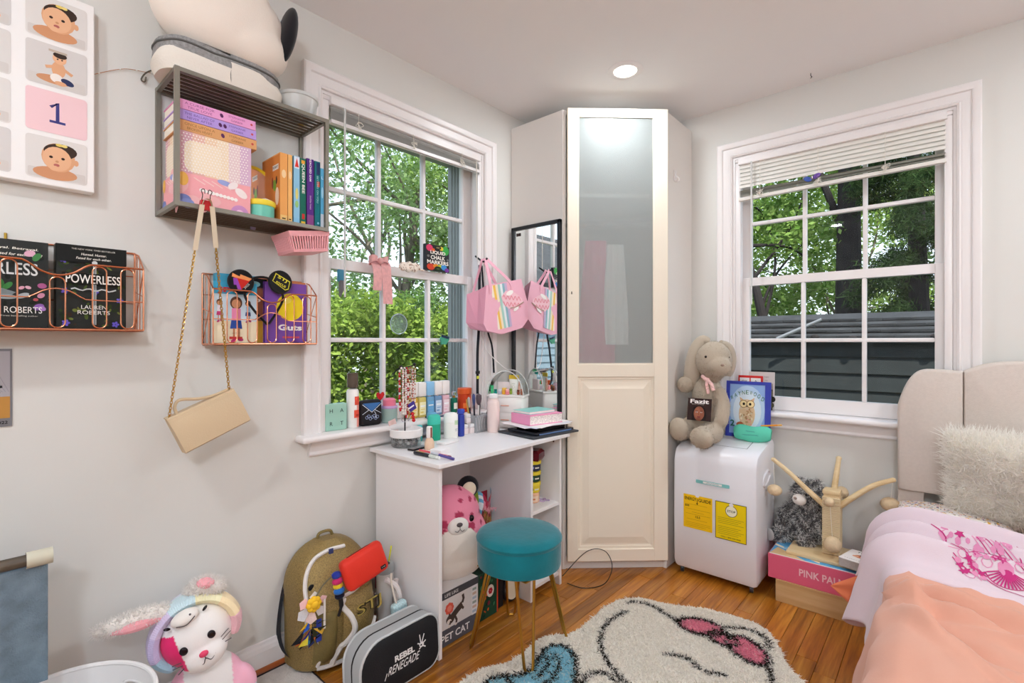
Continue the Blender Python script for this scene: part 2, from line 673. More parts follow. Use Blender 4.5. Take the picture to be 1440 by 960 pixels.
# ============================================================= the room shell
WALLM = M('wall_paint', 'd9d8d3', 0.62, spec=0.3, bump=0.03, bscale=60)
CEILM = M('ceiling_paint', 'efeeee', 0.75, spec=0.2, bump=0.03, bscale=50)
TRIM = M('trim_paint', 'ebe7e6', 0.32, spec=0.45)
PANE = M_pane('window_glass')
OAK = M_wood('oak_strip', '6f3a10', 'a4641a', 'c28634', 'y', 16, 0.07, 0.28, 0.3)
H = 2.447
RX, RY = 3.6, -4.2

def wall_hole(name, axis, a0, a1, h0, h1, z0, z1):
    m = MB()
    t = 0.2
    segs = [(a0, h0, 0, H), (h1, a1, 0, H), (h0, h1, 0, z0), (h0, h1, z1, H)]
    for s0, s1, b0, b1 in segs:
        if axis == 'x':
            m.span((-t, s0, b0), (0, s1, b1))
        else:
            m.span((s0, 0, b0), (s1, t, b1))
    return struct(m.obj(name, WALLM, None, False))
wall_hole('wall_left', 'x', RY - .2, 0.2, -1.835, -0.925, 0.80, 2.165)
wall_hole('wall_back', 'y', 0.0, RX + .2, 0.975, 1.875, 0.80, 2.165)
struct(MB().span((RX, RY - .2, 0), (RX + .2, 0, H)).obj('wall_right', WALLM, None, False))
struct(MB().span((0, RY - .2, 0), (RX, RY, H)).obj('wall_front', WALLM, None, False))
struct(MB().span((-.2, RY - .2, H), (RX + .2, .2, H + .12)).obj('ceiling', CEILM, None, False))
floor = struct(MB().span((-.2, RY - .2, -.16), (RX + .2, .2, -0.006)).obj('floor', OAK, None, False))

# the strip floor: every board in view is a board of its own
bw = 0.0675
BOARD = {}
for i in range(int(2.3 / bw) + 1):
    y = -2.75 + rnd.uniform(0, .5)
    prev = -2.9
    while y < 0.1:
        L = rnd.choice([.45, .6, .75, .9, 1.05])
        e = min(prev + L if prev > -2.9 else y, 0.0)
        if e - prev > 0.02:
            l = round(e - prev, 3)
            if l not in BOARD:
                mm = MB().box((0, 0, -0.003), (bw - 0.0012, l - 0.0012, 0.006), r=0.0011, seg=1)
                BOARD[l] = mm.mesh('floor_board', OAK, False)
            o = bpy.data.objects.new('floor_board', BOARD[l]); COL.objects.link(o)
            o.location = (bw * (i + .5), (prev + e) / 2, 0); o.parent = floor
        prev = e
        y = e + 0.01
        if e >= 0: break

# baseboards and shoe mouldings
def base_profile(t):
    return [(0, 0), (t, 0), (t, .075), (t * .75, .088), (t * .45, .094), (t * .35, .102), (0, .104)]
m = MB().xf((0, RY, 0)); pr = base_profile(.018)
m.prism([(a, b) for a, b in pr], 0, -RY, 'y'); struct(m.obj('baseboard_left', TRIM, None, False))
m = MB(); m.prism([(-a, b) for a, b in pr], 0.02, RX, 'x'); struct(m.obj('baseboard_back', TRIM, None, False))
SHOE = M_wood('shoe_wood', '6b2d10', '94471a', 'a95a24', 'y', 12, .1, .35, .2, False)
q = [(0.018, 0)] + [(0.018 + .016 * math.sin(rad(90 - a)), .020 * math.sin(rad(a))) for a in (0, 22, 45, 68, 90)]
m = MB(); m.prism(q, RY, -.02, 'y'); struct(m.obj('trim_1', SHOE, None, False))
m = MB(); m.prism([(-a, b) for a, b in q], .02, RX, 'x'); struct(m.obj('trim_2', SHOE, None, False))

# ------------------------------------------------------------- windows
EXT = M('exterior_paint', '9c9c98', 0.6)
SASHM = TRIM
def sweep_u(m, prof, W, z0, z1):
    """casing profile (outward offset, proudness) round three sides of the opening"""
    n = len(prof)
    vs = []
    for (o, p) in prof:
        vs += [(-o, -p, z0), (-o, -p, z1 + o), (W + o, -p, z1 + o), (W + o, -p, z0)]
    fs = []
    for i in range(n - 1):
        for k in range(3):
            fs.append((4*i + k, 4*i + k + 1, 4*(i+1) + k + 1, 4*(i+1) + k))
    m.add(vs, fs)
def make_window(name, loc, rz, W):
    w = empty(name, loc, (0, 0, rz)); struct(w)
    z0, z1 = .82, 2.165
    m = MB()
    sweep_u(m, [(0, -.004), (0, .012), (.007, .017), (.013, .012), (.018, .014), (.044, .016), (.048, .024), (.056, .027), (.07, .029), (.076, .025), (.076, -.002)], W, z0, z1)
    m.obj('casing', TRIM, w, True, 25)
    m = MB(); m.box((W / 2, 0.00, .8075), (W + .20, .135, .025), r=.011, seg=3); m.obj('sill', TRIM, w)
    m = MB()
    m.prism([(0.002, .735), (-.012, .735), (-.016, .742), (-.013, .752), (-.018, .765), (-.026, .78), (-.034, .795), (0.002, .795)], -.05, W + .05, 'x')
    m.obj('apron', TRIM, w, True, 25)
    m = MB()
    for a, b in ((-.002, .0119), (W - .0119, W + .002)):
        m.span((a, 0, z0), (b, .15, z1))
    m.span((.012, .0005, z1 - .012), (W - .012, .15, z1))
    m.obj('jamb', TRIM, w, False)
    m = MB()
    m.span((.012, .002, z0), (.040, .045, z1 - .031), r=.004)
    m.span((W - .040, .002, z0), (W - .012, .045, z1 - .031), r=.004)
    m.span((.012, .002, z1 - .03), (W - .012, .045, z1 - .012), r=.004)
    m.obj('stop', TRIM, w)
    m = MB()
    for a, b in ((-.03, .012), (W - .012, W + .03)):
        m.span((a, .15, z0 - .02), (b, .27, z1 + .02))
    m.span((0, .15, z1 - .01), (W, .27, z1 + .02))
    m.span((-.03, .13, z0 - .05), (W + .03, .30, z0 - .02))
    for q in (.165, .185, .21, .235):
        m.span((W - .016, q, z0), (W - .012, q + .006, z1))
    m.obj('exterior_jamb', EXT, w, False)
    # sashes
    def sash(nm, y, za, zb, rb, rt, sx=.047):
        s = MB(); d = .034
        x0, x1 = .0125, W - .0125
        s.span((x0, y, za), (x0 + sx + .012, y + d, zb), r=.003, seg=1); s.span((x1 - sx - .012, y, za), (x1, y + d, zb), r=.003, seg=1)
        s.span((x0 + sx + .0115, y + .001, za), (x1 - sx - .0115, y + d, za + rb)); s.span((x0 + sx + .0115, y + .001, zb - rt), (x1 - sx - .0115, y + d, zb))
        so = s.obj(nm, SASHM, w, False)
        gx0, gx1, gz0, gz1 = x0 + sx + .012, x1 - sx - .012, za + rb, zb - rt
        mw = .019
        for k in (1, 2):
            cx = gx0 + (gx1 - gx0) * k / 3
            MB().span((cx - mw / 2, y + .002, gz0), (cx + mw / 2, y + d - .004, gz1), r=.005, seg=2).obj('muntin', SASHM, so)
        cz = (gz0 + gz1) / 2
        MB().span((gx0, y + .0025, cz - mw / 2), (gx1, y + d - .0045, cz + mw / 2), r=.005, seg=2).obj('muntin', SASHM, so)
        for i in range(3):
            for j in range(2):
                a = gx0 + (gx1 - gx0) * i / 3; b = gx0 + (gx1 - gx0) * (i + 1) / 3
                c = gz0 + (gz1 - gz0) * j / 2; e = gz0 + (gz1 - gz0) * (j + 1) / 2
                MB().add([(a, y + .019, c), (b, y + .019, c), (b, y + .019, e), (a, y + .019, e)], [(0, 1, 2, 3)]).obj('pane', PANE, so, False)
        return so
    lo = sash('lower_sash', .046, .822, 1.517, .068, .042)
    up = sash('upper_sash', .083, 1.478, 2.16, .04, .05)
    for x in (.03, W - .03):
        MB().lathe([(.0, 0), (.004, 0), (.004, .002), (0, .003)], 8).obj('screw', M('dark_metal', '2a2a2c', .4, 1), lo).location = (x, .0455, 1.505)
    return w
win1 = make_window('window_1', (0, -1.835, 0), PI / 2, .91)
win2 = make_window('window_2', (.975, 0, 0), 0, .90)

# ------------------------------------------------------------- blinds
SLATG = M('grey_slat', 'c2c0bb', .45)
SLATW = M('cream_slat', 'e6e3dc', .42)
CORDM = M('blind_cord', 'e4dfd4', .8)
CLEARROD = M('clear_plastic_rod', 'd8dad8', .15, spec=.6)
def slat_mesh(L, mat, w=.025, name='slat'):
    m = MB()
    m.grid(lambda u, v: (u * L, (v - .5) * w, .0022 * (1 - (2*v - 1) ** 2)), 1, 5)
    m.grid(lambda u, v: (u * L, (v - .5) * w, .0022 * (1 - (2*v - 1) ** 2) - .0007), 1, 5)
    return m.mesh(name, mat)
def blind(label, loc, rz, L, mat, slats, bot, wand_x, wand_z, wand_len, cords):
    b = thing('window_blind', label, 'blind', loc, (0, 0, rz))
    MB().span((0, -.012, 2.118), (L, .016, 2.150), r=.002, seg=1).obj('headrail', TRIM, b)
    me = slat_mesh(L - .01, mat)
    for z, tilt, ry in slats:
        o = bpy.data.objects.new('slat', me); COL.objects.link(o); o.parent = b
        o.location = (.005, .004, z); o.rotation_euler = (tilt, ry, 0)
    (bz0, bz1, bt) = bot
    m = MB(); m.prism([(.003, bz0), (L - .003, bz1), (L - .003, bz1 + bt), (.003, bz0 + bt)], -.010, .014, 'y'); m.obj('bottom_rail', mat if mat is SLATW else TRIM, b)
    MB().tube([(wand_x, -.020, wand_z), (wand_x, -.020, wand_z - wand_len)], .0045, 6).obj('tilt_wand', CLEARROD, b)
    for x in cords:
        c = MB()
        c.tube([(x, -.016, 2.12), (x, -.016, bz0 + (bz1 - bz0) * x / L)], .0012, 5)
        kz = bz0 + (bz1 - bz0) * x / L + .012
        for k in range(5):
            c.tube(spline([(x, -.016, kz + .02), (x + rnd.uniform(-.02, .02), -.022, kz + rnd.uniform(0, .03)), (x + rnd.uniform(-.02, .02), -.02, kz + rnd.uniform(-.01, .02)), (x, -.016, kz)], 5), .0012, 5)
        c.obj('lift_cord', CORDM, b)
    return b
sl = []
for k in range(13):
    z = 2.112 - k * .0046
    sl.append((z, rad(38) + rnd.uniform(-.1, .1), (rnd.uniform(-.004, .008) if k < 6 else .002)))
b1 = blind('raised mini blind with stacked grey slats in the window above the desk', (.0, -1.795, 0), PI / 2, .84, SLATG, sl, (2.045, 2.058, .014), .055, 2.115, .76, (.12, .40, .70))
MB().tube([(.80, -.018, 2.11), (.805, -.018, 1.60)], .0022, 5).obj('pull_cord', CORDM, b1)
sl = [(2.108 - k * .0205, rad(68), 0) for k in range(6)] + [(1.978 - k * .0052, rnd.uniform(-.06, .1), rnd.uniform(-.004, .004)) for k in range(6)]
b2 = blind('half lowered white mini blind in the window beside the bed', (1.005, 0, 0), 0, .84, SLATW, sl, (1.925, 1.936, .016), .07, 2.12, .75, (.11, .37, .63))

# ------------------------------------------------------------- ceiling lamps: one in view, the others added as fill
LENS = M('lamp_lens', 'fff8ea', .4, emit=6.0)
def downlight(x, y, label, power):
    t = thing('ceiling_light', label, 'light', (x, y, H))
    MB().lathe([(.052, -.001), (.054, -.006), (.078, -.004), (.082, -.001), (.082, .0), (.052, .0)], 40).obj('trim_ring', TRIM, t)
    MB().lathe([(0, -.0042), (.05, -.0042), (.053, -.002), (.053, -.001), (0, -.001)], 32).obj('lens', LENS, t)
    L = bpy.data.lights.new('lamp', 'AREA')
    L.shape = 'DISK'; L.size = .11; L.energy = power * LAMP; L.color = (.89, .952, 1.0)
    o = bpy.data.objects.new('lamp', L); COL.objects.link(o); o.parent = t
    o.location = (0, 0, -.012)
    return t
downlight(.71, -.70, 'round recessed ceiling light in front of the corner wardrobe', 8)
downlight(2.75, -.85, 'added fill light, round and recessed, out of view over the bed', 17)  # added out of view to even out the room brightness
downlight(.95, -3.35, 'added fill light, round and recessed, out of view near the photo canvas wall', 12)  # unseen fill, added to brighten the left wall side
FILL_GLOBE = M('fill_globe', 'ebf3ff', .4, emit=110 * LAMP)
t = thing('fill_pendant', 'added fill light shaped as a white globe pendant, unseen behind the camera', 'lamp', (2.35, -3.45, H))  # invented pendant, added to brighten ceiling and walls evenly
MB().lathe([(0, 0), (.055, 0), (.055, -.015), (.02, -.025), (0, -.025)], 24).obj('canopy', TRIM, t)
MB().rod((0, 0, -.02), (0, 0, -.25), .006).obj('stem', TRIM, t)
MB().ball((0, 0, -.37), .12, 16, 10).obj('globe', FILL_GLOBE, t)
hk = tag(MB().tube(spline([(1.359, -.098, H), (1.359, -.098, H - .012), (1.364, -.10, H - .02), (1.359, -.104, H - .026)], 5), .0016, 6).obj('ceiling_hook', M('dark_metal', '2a2a2c', .4, 1)), 'tiny dark hook screwed into the ceiling over the right window', 'hook')
# ============================================================= outside the windows
LEAF = M_leaf('leaf', None, None)
BARK = M('bark', '6e655a', .9, bump=.8, bscale=18, var=.3, vscale=6, spec=.1)
BARKD = M('dark_bark', '2e2a2a', .95, bump=.8, bscale=14, var=.3, vscale=5, spec=.1)
GROUND = M('garden_ground', '4d5a38', .95, var=.3, vscale=2)
o = MB().span((-22, -14, -.62), (14, 22, -.5)).obj('trim_3', GROUND, None, False)
o.name = 'ground'; struct(o)

def leafcols(R, n, a, b, bright=.25):
    A = np.array(lin(a)); B = np.array(lin(b))
    t = R.rand(n, 1)
    c = A * (1 - t) + B * t
    return c * .72 * (1 - bright + 2 * bright * R.rand(n, 1))
def tree(label, base, height, trunk_r, lean, clusters, n, size, ca, cb, seed, bark=BARK, group=None, branches=9, nm='leafy_tree'):
    R = np.random.RandomState(seed)
    t = thing(nm, label, 'tree', base, group=group)
    m = MB()
    pts = [(lean[0] * k / 5 * (1 + .2 * math.sin(k + seed)), lean[1] * k / 5, height * k / 5) for k in range(6)]
    m.tube(spline(pts, 4), [trunk_r * (1 - .7 * i / 20) for i in range(21)], 10)
    for k in range(branches):
        h = .35 + .6 * k / branches
        p0 = Vector((lean[0] * h, lean[1] * h, height * h))
        cl = clusters[k % len(clusters)]
        p2 = Vector(cl[:3])
        p1 = (p0 + p2) / 2 + Vector((R.uniform(-.3, .3), R.uniform(-.3, .3), R.uniform(0, .3)))
        m.tube(spline([p0, p1, p2], 5), [trunk_r * .30 * (1 - .8 * i / 10) for i in range(11)], 6)
    m.obj('trunk', bark, t)
    allp = []
    w = np.array([c[3] ** 2 for c in clusters]); w = w / w.sum()
    cnt = (w * n).astype(int)
    for c, k in zip(clusters, cnt):
        p = R.normal(size=(k, 3)); p /= np.linalg.norm(p, axis=1, keepdims=True)
        p *= (R.rand(k, 1) ** .45) * c[3]; p[:, 2] *= .75
        allp.append(p + np.array(c[:3]))
    P = np.concatenate(allp)
    leaf_cloud('foliage', P, size, leafcols(R, len(P), ca, cb), LEAF, t, seed)
    return t
def hedge(label, y0, y1, x0, x1, ztop, n, seed, ca, cb, nm='hedge_shrub'):
    R = np.random.RandomState(seed)
    t = thing(nm, label, 'shrub', ((x0 + x1) / 2, (y0 + y1) / 2, -.5), group=None)
    m = MB()
    for k in range(5):
        m.tube([(R.uniform(-.2, .2), R.uniform(-.3, .3), 0), (R.uniform(-.3, .3), R.uniform(-.4, .4), ztop * .6 + .3)], [.03, .012], 6)
    m.obj('stem', BARKD, t)
    P = R.rand(n, 3)
    # most of the leaves on the outer skin
    k = R.rand(n)
    P[k < .4, 0] = 1 - R.rand((k < .4).sum()) ** 2 * .25
    P[(k > .4) & (k < .75), 2] = 1 - R.rand(((k > .4) & (k < .75)).sum()) ** 2 * .2
    X = (P[:, 0] - .5) * (x1 - x0); Y = (P[:, 1] - .5) * (y1 - y0)
    wob = .10 * np.sin(Y * 5 + seed) + .07 * np.sin(Y * 13 + 2 * seed) + .05 * R.normal(size=n)
    Z = P[:, 2] * (ztop + .5 + wob)
    rr = .12 * np.sin(Y * 7 + Z * 4)
    pts = np.stack([X + rr * (P[:, 0] - .2), Y, Z], 1)
    leaf_cloud('foliage', pts, .062, leafcols(R, n, ca, cb, .3), LEAF, t, seed)
    return t
hedge('bright green clipped hedge shrub outside the left half of the window above the desk', -1.4, .55, -3.0, -1.7, 1.42, 26000, 1, '7d9a3e', 'b6cc66')
hedge('green hedge shrub outside the right half of the window above the desk', .5, 2.6, -3.0, -1.75, 1.46, 26000, 2, '7d9a3e', 'b2c862')
hedge('tall back row shrub rising behind the bright hedge, nearest the left frame', -.6, 2.0, -4.6, -3.5, 1.75, 12000, 3, '5a7c40', '86a65c')
hedge('tall back row shrub rising behind the bright hedge, farther to the right', 2.0, 5.4, -5.2, -4.0, 1.85, 12000, 4, '587a40', '82a25a')
tree('spreading tree with many forked limbs behind the hedge seen through the upper left panes', (-6.2, 2.6, -.5), 4.6, .15, (.4, .6),
     [(-.8, -.9, 3.3, .9), (.3, .2, 4.1, 1.1), (.9, 1.3, 3.5, 1.0), (-.2, -1.8, 4.4, .9), (.8, -.6, 5.2, 1.2), (-.6, 1.4, 5.1, 1.1), (.2, 2.5, 4.3, .9), (.4, .8, 2.8, .6), (.3, -1.6, 5.7, .9)], 11500, .10, '82a65c', 'c0d69a', 11)
tree('tall bright tree filling the middle panes of the window above the desk', (-5.4, 4.6, -.5), 5.2, .13, (-.3, .5),
     [(-.3, -.8, 3.6, .8), (.5, .5, 4.4, 1.0), (-.9, .8, 4.9, 1.0), (.2, 1.8, 3.9, .9), (.3, -.4, 5.6, 1.0), (0, 1.2, 6.2, 1.1), (-.5, -1.2, 4.9, .8), (.3, .3, 3.0, .7)], 15000, .10, '86aa50', 'c2d88a', 12)
tree('darker tree standing farthest back behind the window above the desk', (-10.5, 5.0, -.5), 7.0, .22, (.5, .3),
     [(-1, -2.5, 4.3, 1.5), (.5, 0, 5.6, 1.7), (1, 2.5, 4.6, 1.6), (0, -1.2, 7.3, 1.5), (.3, 1.8, 7.6, 1.6), (.5, -.6, 3.4, 1.2), (0, 4.0, 5.8, 1.4)], 6000, .15, '7c9c6c', 'acc498', 13)
# behind the right window
tree('huge dark straight trunk tree behind the shed', (.72, 6.2, -.5), 9.0, .21, (.05, 0), [(-.6, .4, 6.5, 1.0), (.8, .6, 7.0, 1.0), (0, .2, 8.2, 1.2)], 2500, .14, '35571f', '5c8034', 21, BARKD, branches=3, nm='trunk_tree')
tree('slim leaning tree left of the huge trunk', (-.12, 5.9, -.5), 4.4, .11, (-.75, .3),
     [(-1.3, .4, 3.2, .7), (-.5, 1.2, 3.9, .9), (.3, .6, 3.4, .7), (-1.5, .9, 4.6, .9), (.2, 1.0, 4.7, .9), (-.3, 1.2, 2.4, .7), (.4, 1.3, 2.7, .5)], 10000, .10, '6e9640', 'b2cc74', 22, BARKD)
tree('yellow green bushy tree beyond the roof, between the two trunks', (.1, 9.4, -.5), 3.6, .1, (.2, 0),
     [(-1.4, 0, 2.4, 1.0), (-.1, .3, 3.0, 1.1), (1.0, 0, 2.4, .9), (-.8, 0, 4.2, 1.2), (.7, .4, 4.5, 1.2), (-2.2, .3, 3.6, 1.0), (0, .4, 5.6, 1.2)], 18000, .10, '7ea444', 'c4da7c', 23)
# the dark conifer on the right
R = np.random.RandomState(31)
t = thing('conifer_tree', 'dark conifer with drooping needles filling the right panes of the window beside the bed', 'tree', (1.48, 5.3, -.5))
m = MB(); m.tube([(.15, 0, 0), (.1, .0, 2.5), (0, 0, 6.2)], [.13, .1, .04], 8)
tips = []
for k in range(46):
    h = 1.7 + 4.2 * k / 46; a = R.uniform(0, 2*PI); L = R.uniform(.7, 1.25) * (1 - .09 * h)
    p0 = Vector((.08, 0, h)); p2 = p0 + Vector((math.cos(a) * L, math.sin(a) * L, R.uniform(-.35, .15)))
    p1 = (p0 + p2) / 2 + Vector((0, 0, .1))
    sp = spline([p0, p1, p2], 6)
    m.tube(sp, [.02 * (1 - .8 * i / 12) for i in range(13)], 5)
    tips.append(np.array([tuple(p) for p in sp[3:]]))
m.obj('trunk', BARKD, t)
T = np.concatenate(tips); n = 46000
b = T[R.randint(0, len(T), n)] + R.normal(size=(n, 3)) * .075
d = R.normal(size=(n, 3)); d[:, 2] -= .5; d /= np.linalg.norm(d, axis=1, keepdims=True)
o = tri_cloud('foliage', b, b + d * .11, .013, leafcols(R, n, '2f4226', '566e42'), LEAF, t)
# more leaves far away closing the horizon
tree('distant round tree far behind the conifer on the right', (4.2, 12.0, -.5), 4.5, .15, (.2, 0),
     [(-1.6, 0, 3.0, 1.5), (.6, 0, 3.4, 1.6), (-.6, 0, 5.2, 1.7), (1.6, .4, 5.6, 1.6), (-2.6, .2, 4.6, 1.3)], 9000, .15, '6a8a4c', '98b470', 24)
tree('distant bright tree far behind the slim leaning tree on the left', (-4.2, 11.0, -.5), 5.0, .16, (.2, 0),
     [(-1.2, 0, 3.4, 1.6), (1.2, 0, 3.2, 1.6), (0, .3, 5.2, 1.8), (2.2, 0, 4.9, 1.4), (-1.4, 0, 6.4, 1.6), (1.2, .3, 6.8, 1.5)], 12000, .15, '80a450', 'bcd284', 25)

# dark shed with clapboards
SIDE = M('dark_siding', '262a2b', .8, bump=.4, bscale=25, var=.25, vscale=3)
ROOF = M('dark_shingle', '303032', .9, bump=.9, bscale=30, var=.35, vscale=7)
sh = thing('garden_shed', 'dark clapboard shed with shingled roof close behind the right window', 'shed', (1.0, 2.6, -.5))
MB().span((-2.6, .03, 0), (2.8, 1.0, 1.66)).obj('body', SIDE, sh, False)
for k in range(11):
    z = .02 + k * .152
    m = MB(); m.prism([(.03, z), (-.022, z), (-.004, z + .158), (.03, z + .158)], -2.62, 2.82, 'x'); m.obj('siding_board', SIDE, sh, False)
MB().span((-2.75, -.06, 1.66), (2.95, .03, 1.715)).obj('fascia', SIDE, sh, False)
for k in range(4):
    m = MB(); y0 = -.10 + k * .11
    z0 = 1.715 + k * .055
    for i in range(28):
        x = -2.75 + i * .204 + (.1 if k % 2 else 0)
        m.span((x, y0, z0 - .012 + rnd.uniform(0, .006)), (x + .2, y0 + .16, z0 + .012))
    stuff(m.obj('shingle_course', ROOF, sh, False))
m = MB(); m.prism([(-.08, 1.70), (.4, 1.95), (1.0, 1.95), (1.0, 1.66), (0, 1.66)], -2.7, 2.9, 'x'); m.obj('roof', ROOF, sh, False)
tag(MB().tube([(.62, 2.46, 1.20), (.98, 2.52, 1.38)], [.018, .014], 8).obj('broken_branch', M('grey_branch', '77777a', .8), None), 'pale grey broken branch lying slanted on the dark shed roof edge', 'branch')
for i, x in enumerate((.32, .93, 1.22, 1.78)):
    tag(MB().ball((x, 2.50, 1.205 + .012 * (i % 2)), (.035, .025, .025)).obj('pine_cone', BARKD), ['dark round pine cone on the shed roof edge, left end', 'dark round pine cone beside the slanted pale branch', 'dark round pine cone on the roof edge right of the branch', 'dark round pine cone at the right end of the shed roof edge'][i], 'pine cone')

# the neighbour's shingled house that the wardrobe mirror shows
NB = M('blue_shingle', '7d8c98', .85, var=.12, vscale=6, bump=.3, bscale=40)
nh = thing('neighbour_house', 'blue grey shingled house reflected in the wardrobe mirror', 'house', (-4.0, -6.5, -.5))
MB().span((-3, -4.5, 0), (-.03, 3.2, 2.7)).obj('body', NB, nh, False)
for k in range(19):
    z = k * .142
    m = MB(); m.prism([(-.03, z), (.02, z), (.003, z + .148), (-.03, z + .148)], -4.5, 3.2, 'y')
    m.obj('siding_board', NB, nh, False)
m = MB(); m.prism([(-3.3, 2.65), (.35, 2.65), (.35, 2.75), (-1.4, 4.2), (-3.3, 2.9)], -4.7, 3.5, 'y'); m.obj('roof', ROOF, nh, False)
MB().span((.02, 1.6, 1.2), (.05, 2.5, 2.3)).obj('window_frame', TRIM, nh, False)
# ============================================================= corner wardrobe
WARD = M('wardrobe_white', 'e6e2dd', 0.42, spec=.4)
DOORM = M('wardrobe_cream', 'efe5d3', 0.4, spec=.4)
def frosted():
    m = M('frosted_glass', 'e6ecea', 0.24, spec=.5, trans=.74)
    return m
wd = thing('corner_wardrobe', 'tall white corner wardrobe with one frosted glass door', 'wardrobe', (0, 0, 0))
m = MB(); m.span((.002, -.705, 0), (.357, -.687, 2.372), r=.0015, seg=1); m.obj('side_panel', WARD, wd, False)
m = MB(); m.span((.734, -.340, 0), (.752, -.002, 2.372), r=.0015, seg=1); m.obj('side_panel', WARD, wd, False)
pent = [(.004, -.687), (.357, -.687), (.736, -.335), (.736, -.004), (.004, -.004)]
MB().prism(pent, 2.35, 2.368).obj('top_panel', WARD, wd, False)
MB().prism(pent, .045, .063).obj('bottom_panel', WARD, wd, False)
MB().prism([(.004, -.62), (.33, -.62), (.64, -.32), (.64, -.004), (.004, -.004)], 1.945, 1.963).obj('shelf', WARD, wd, False)
MB().rod((.06, -.45, 1.86), (.62, -.10, 1.86), .012).obj('clothes_rail', M('chrome', 'c9ccce', .2, 1), wd)
def door_frame(x, y, z):
    c, s_ = .7301, .6833
    return (.357 + c * x - s_ * y, -.705 + s_ * x + c * y, z)
def dspan(m, a, b, r=.002):
    m.xf((.357, -.705, 0), (0, 0, math.atan2(.6833, .7301))); m.span(a, b, r=r, seg=1)
    return m
m = MB(); dspan(m, (.012, .012, 0), (.535, .03, .048)); m.obj('plinth', WARD, wd, False)
m = MB(); dspan(m, (.0, .003, .0), (.016, .02, 2.37)); m.obj('filler_strip', WARD, wd, False)
dr = MB()
for a, b in (((.020, -.022, .048), (.076, 0, 2.372)), ((.467, -.022, .048), (.541, 0, 2.372)), ((.07, -.022, 2.332), (.47, 0, 2.372)), ((.07, -.022, .993), (.47, 0, 1.059)), ((.07, -.022, .048), (.47, 0, .112))):
    dspan(dr, a, b, .003)
door = dr.obj('door', DOORM, wd, False)
# raised lower panel with a bevelled field
m = MB().xf((.357, -.705, 0), (0, 0, math.atan2(.6833, .7301)))
def ring(x0, x1, z0, z1, y): return [(x0, y, z0), (x1, y, z0), (x1, y, z1), (x0, y, z1)]
L = [ring(.074, .469, .110, .995, -.012), ring(.086, .457, .124, .981, -.012), ring(.090, .453, .128, .977, -.008), ring(.098, .445, .136, .969, -.008), ring(.132, .413, .172, .933, -.019), ring(.136, .409, .176, .929, -.019)]
vs = [p for r_ in L for p in r_]
fs = []
for i in range(len(L) - 1):
    for k in range(4):
        fs.append((4*i + k, 4*i + (k+1) % 4, 4*i + 4 + (k+1) % 4, 4*i + 4 + k))
fs.append(tuple(4 * (len(L) - 1) + k for k in range(4)))
m.add(vs, fs); m.obj('raised_panel', DOORM, door, False)
m = MB().xf((.357, -.705, 0), (0, 0, math.atan2(.6833, .7301))); m.span((.072, -.013, 1.055), (.471, -.007, 2.336)); m.obj('frosted_pane', frosted(), door, False)
m = MB().xf((.357, -.705, 0), (0, 0, math.atan2(.6833, .7301)))
for a, b in (((.074, -.020, 1.059), (.080, -.012, 2.332)), ((.463, -.020, 1.059), (.469, -.012, 2.332)), ((.074, -.020, 2.326), (.469, -.012, 2.332)), ((.074, -.020, 1.059), (.469, -.012, 1.065))):
    m.span(a, b)
m.obj('glazing_bead', DOORM, door, False)
m = MB().xf((.357, -.705, 0), (0, 0, math.atan2(.6833, .7301))); m.box((.042, -.0225, 1.425), (.004, .001, .014), r=.0004, seg=1); m.obj('knob_hole', M('dark_metal', '2a2a2c', .4, 1), door)
hk = thing('wall_hook', 'small white stick-on hook high on the right side panel of the wardrobe', 'hook', (.752, -.234, 2.06))
MB().box((.003, 0, 0), (.006, .028, .06), r=.003).obj('plate', TRIM, hk)
MB().tube(spline([(.004, 0, .005), (.02, 0, -.015), (.022, 0, -.028), (.012, 0, -.03)], 5), .004, 8).obj('prong', TRIM, hk)
# clothes behind the frosted pane
def hang(nm, label, cat, dx0, dx1, zt, zb, y, colr):
    m = MB().xf((.357, -.705, 0), (0, 0, math.atan2(.6833, .7301)))
    c = (dx0 + dx1) / 2
    def fn(u, v):
        a = 2 * PI * u
        w = (.03 + (dx1 - dx0) / 2 * min(1, .35 + .9 * v))
        return (c + w * math.cos(a), y + (.011 + .005 * math.sin(9 * a)) * math.sin(a) * (.4 + v * .6), zt + (zb - zt) * v)
    m.grid(fn, 28, 8)
    return tag(m.obj(nm, M(nm + '_cloth', colr, .9, sheen=.2)), label, cat)
hang('hanging_robe', 'deep pink robe hanging behind the frosted wardrobe glass', 'robe', .105, .245, 1.70, .98, .022, 'd8407f')
hang('hanging_shirt', 'white shirt hanging beside the pink robe behind the frosted glass', 'shirt', .235, .315, 1.68, 1.16, .020, 'f6f2f2')
# ------------------------------------------------------------- mirror on the wardrobe side
mi = thing('wall_mirror', 'narrow black framed mirror on the left side panel of the wardrobe', 'mirror', (.186, -.706, .745))
fr = MB()
for a, b in (((-.166, -.02, 0), (-.147, 0, 1.062)), ((.147, -.02, 0), (.166, 0, 1.062)), ((-.166, -.02, 1.043), (.166, 0, 1.062)), ((-.166, -.02, 0), (.166, 0, .019))):
    fr.span(a, b, r=.002, seg=1)
fr.obj('frame', M('mirror_frame', '1d2024', .35), mi, False)
MB().span((-.148, -.010, .018), (.148, -.006, 1.044)).obj('mirror_glass', M('mirror_glass', 'f4f6f6', .0, 1), mi, False)
bowt = MB(); bowt.box((-.128, -.012, 1.02), (.012, .003, .016)); bowt.box((-.112, -.012, 1.02), (.012, .003, .016)); bowt.box((-.12, -.0125, 1.02), (.006, .004, .007))
bowt.obj('bow_sticker', M('brown_bow', '3a2a26', .6), mi, False, label='tiny dark bow sticker in the upper corner')

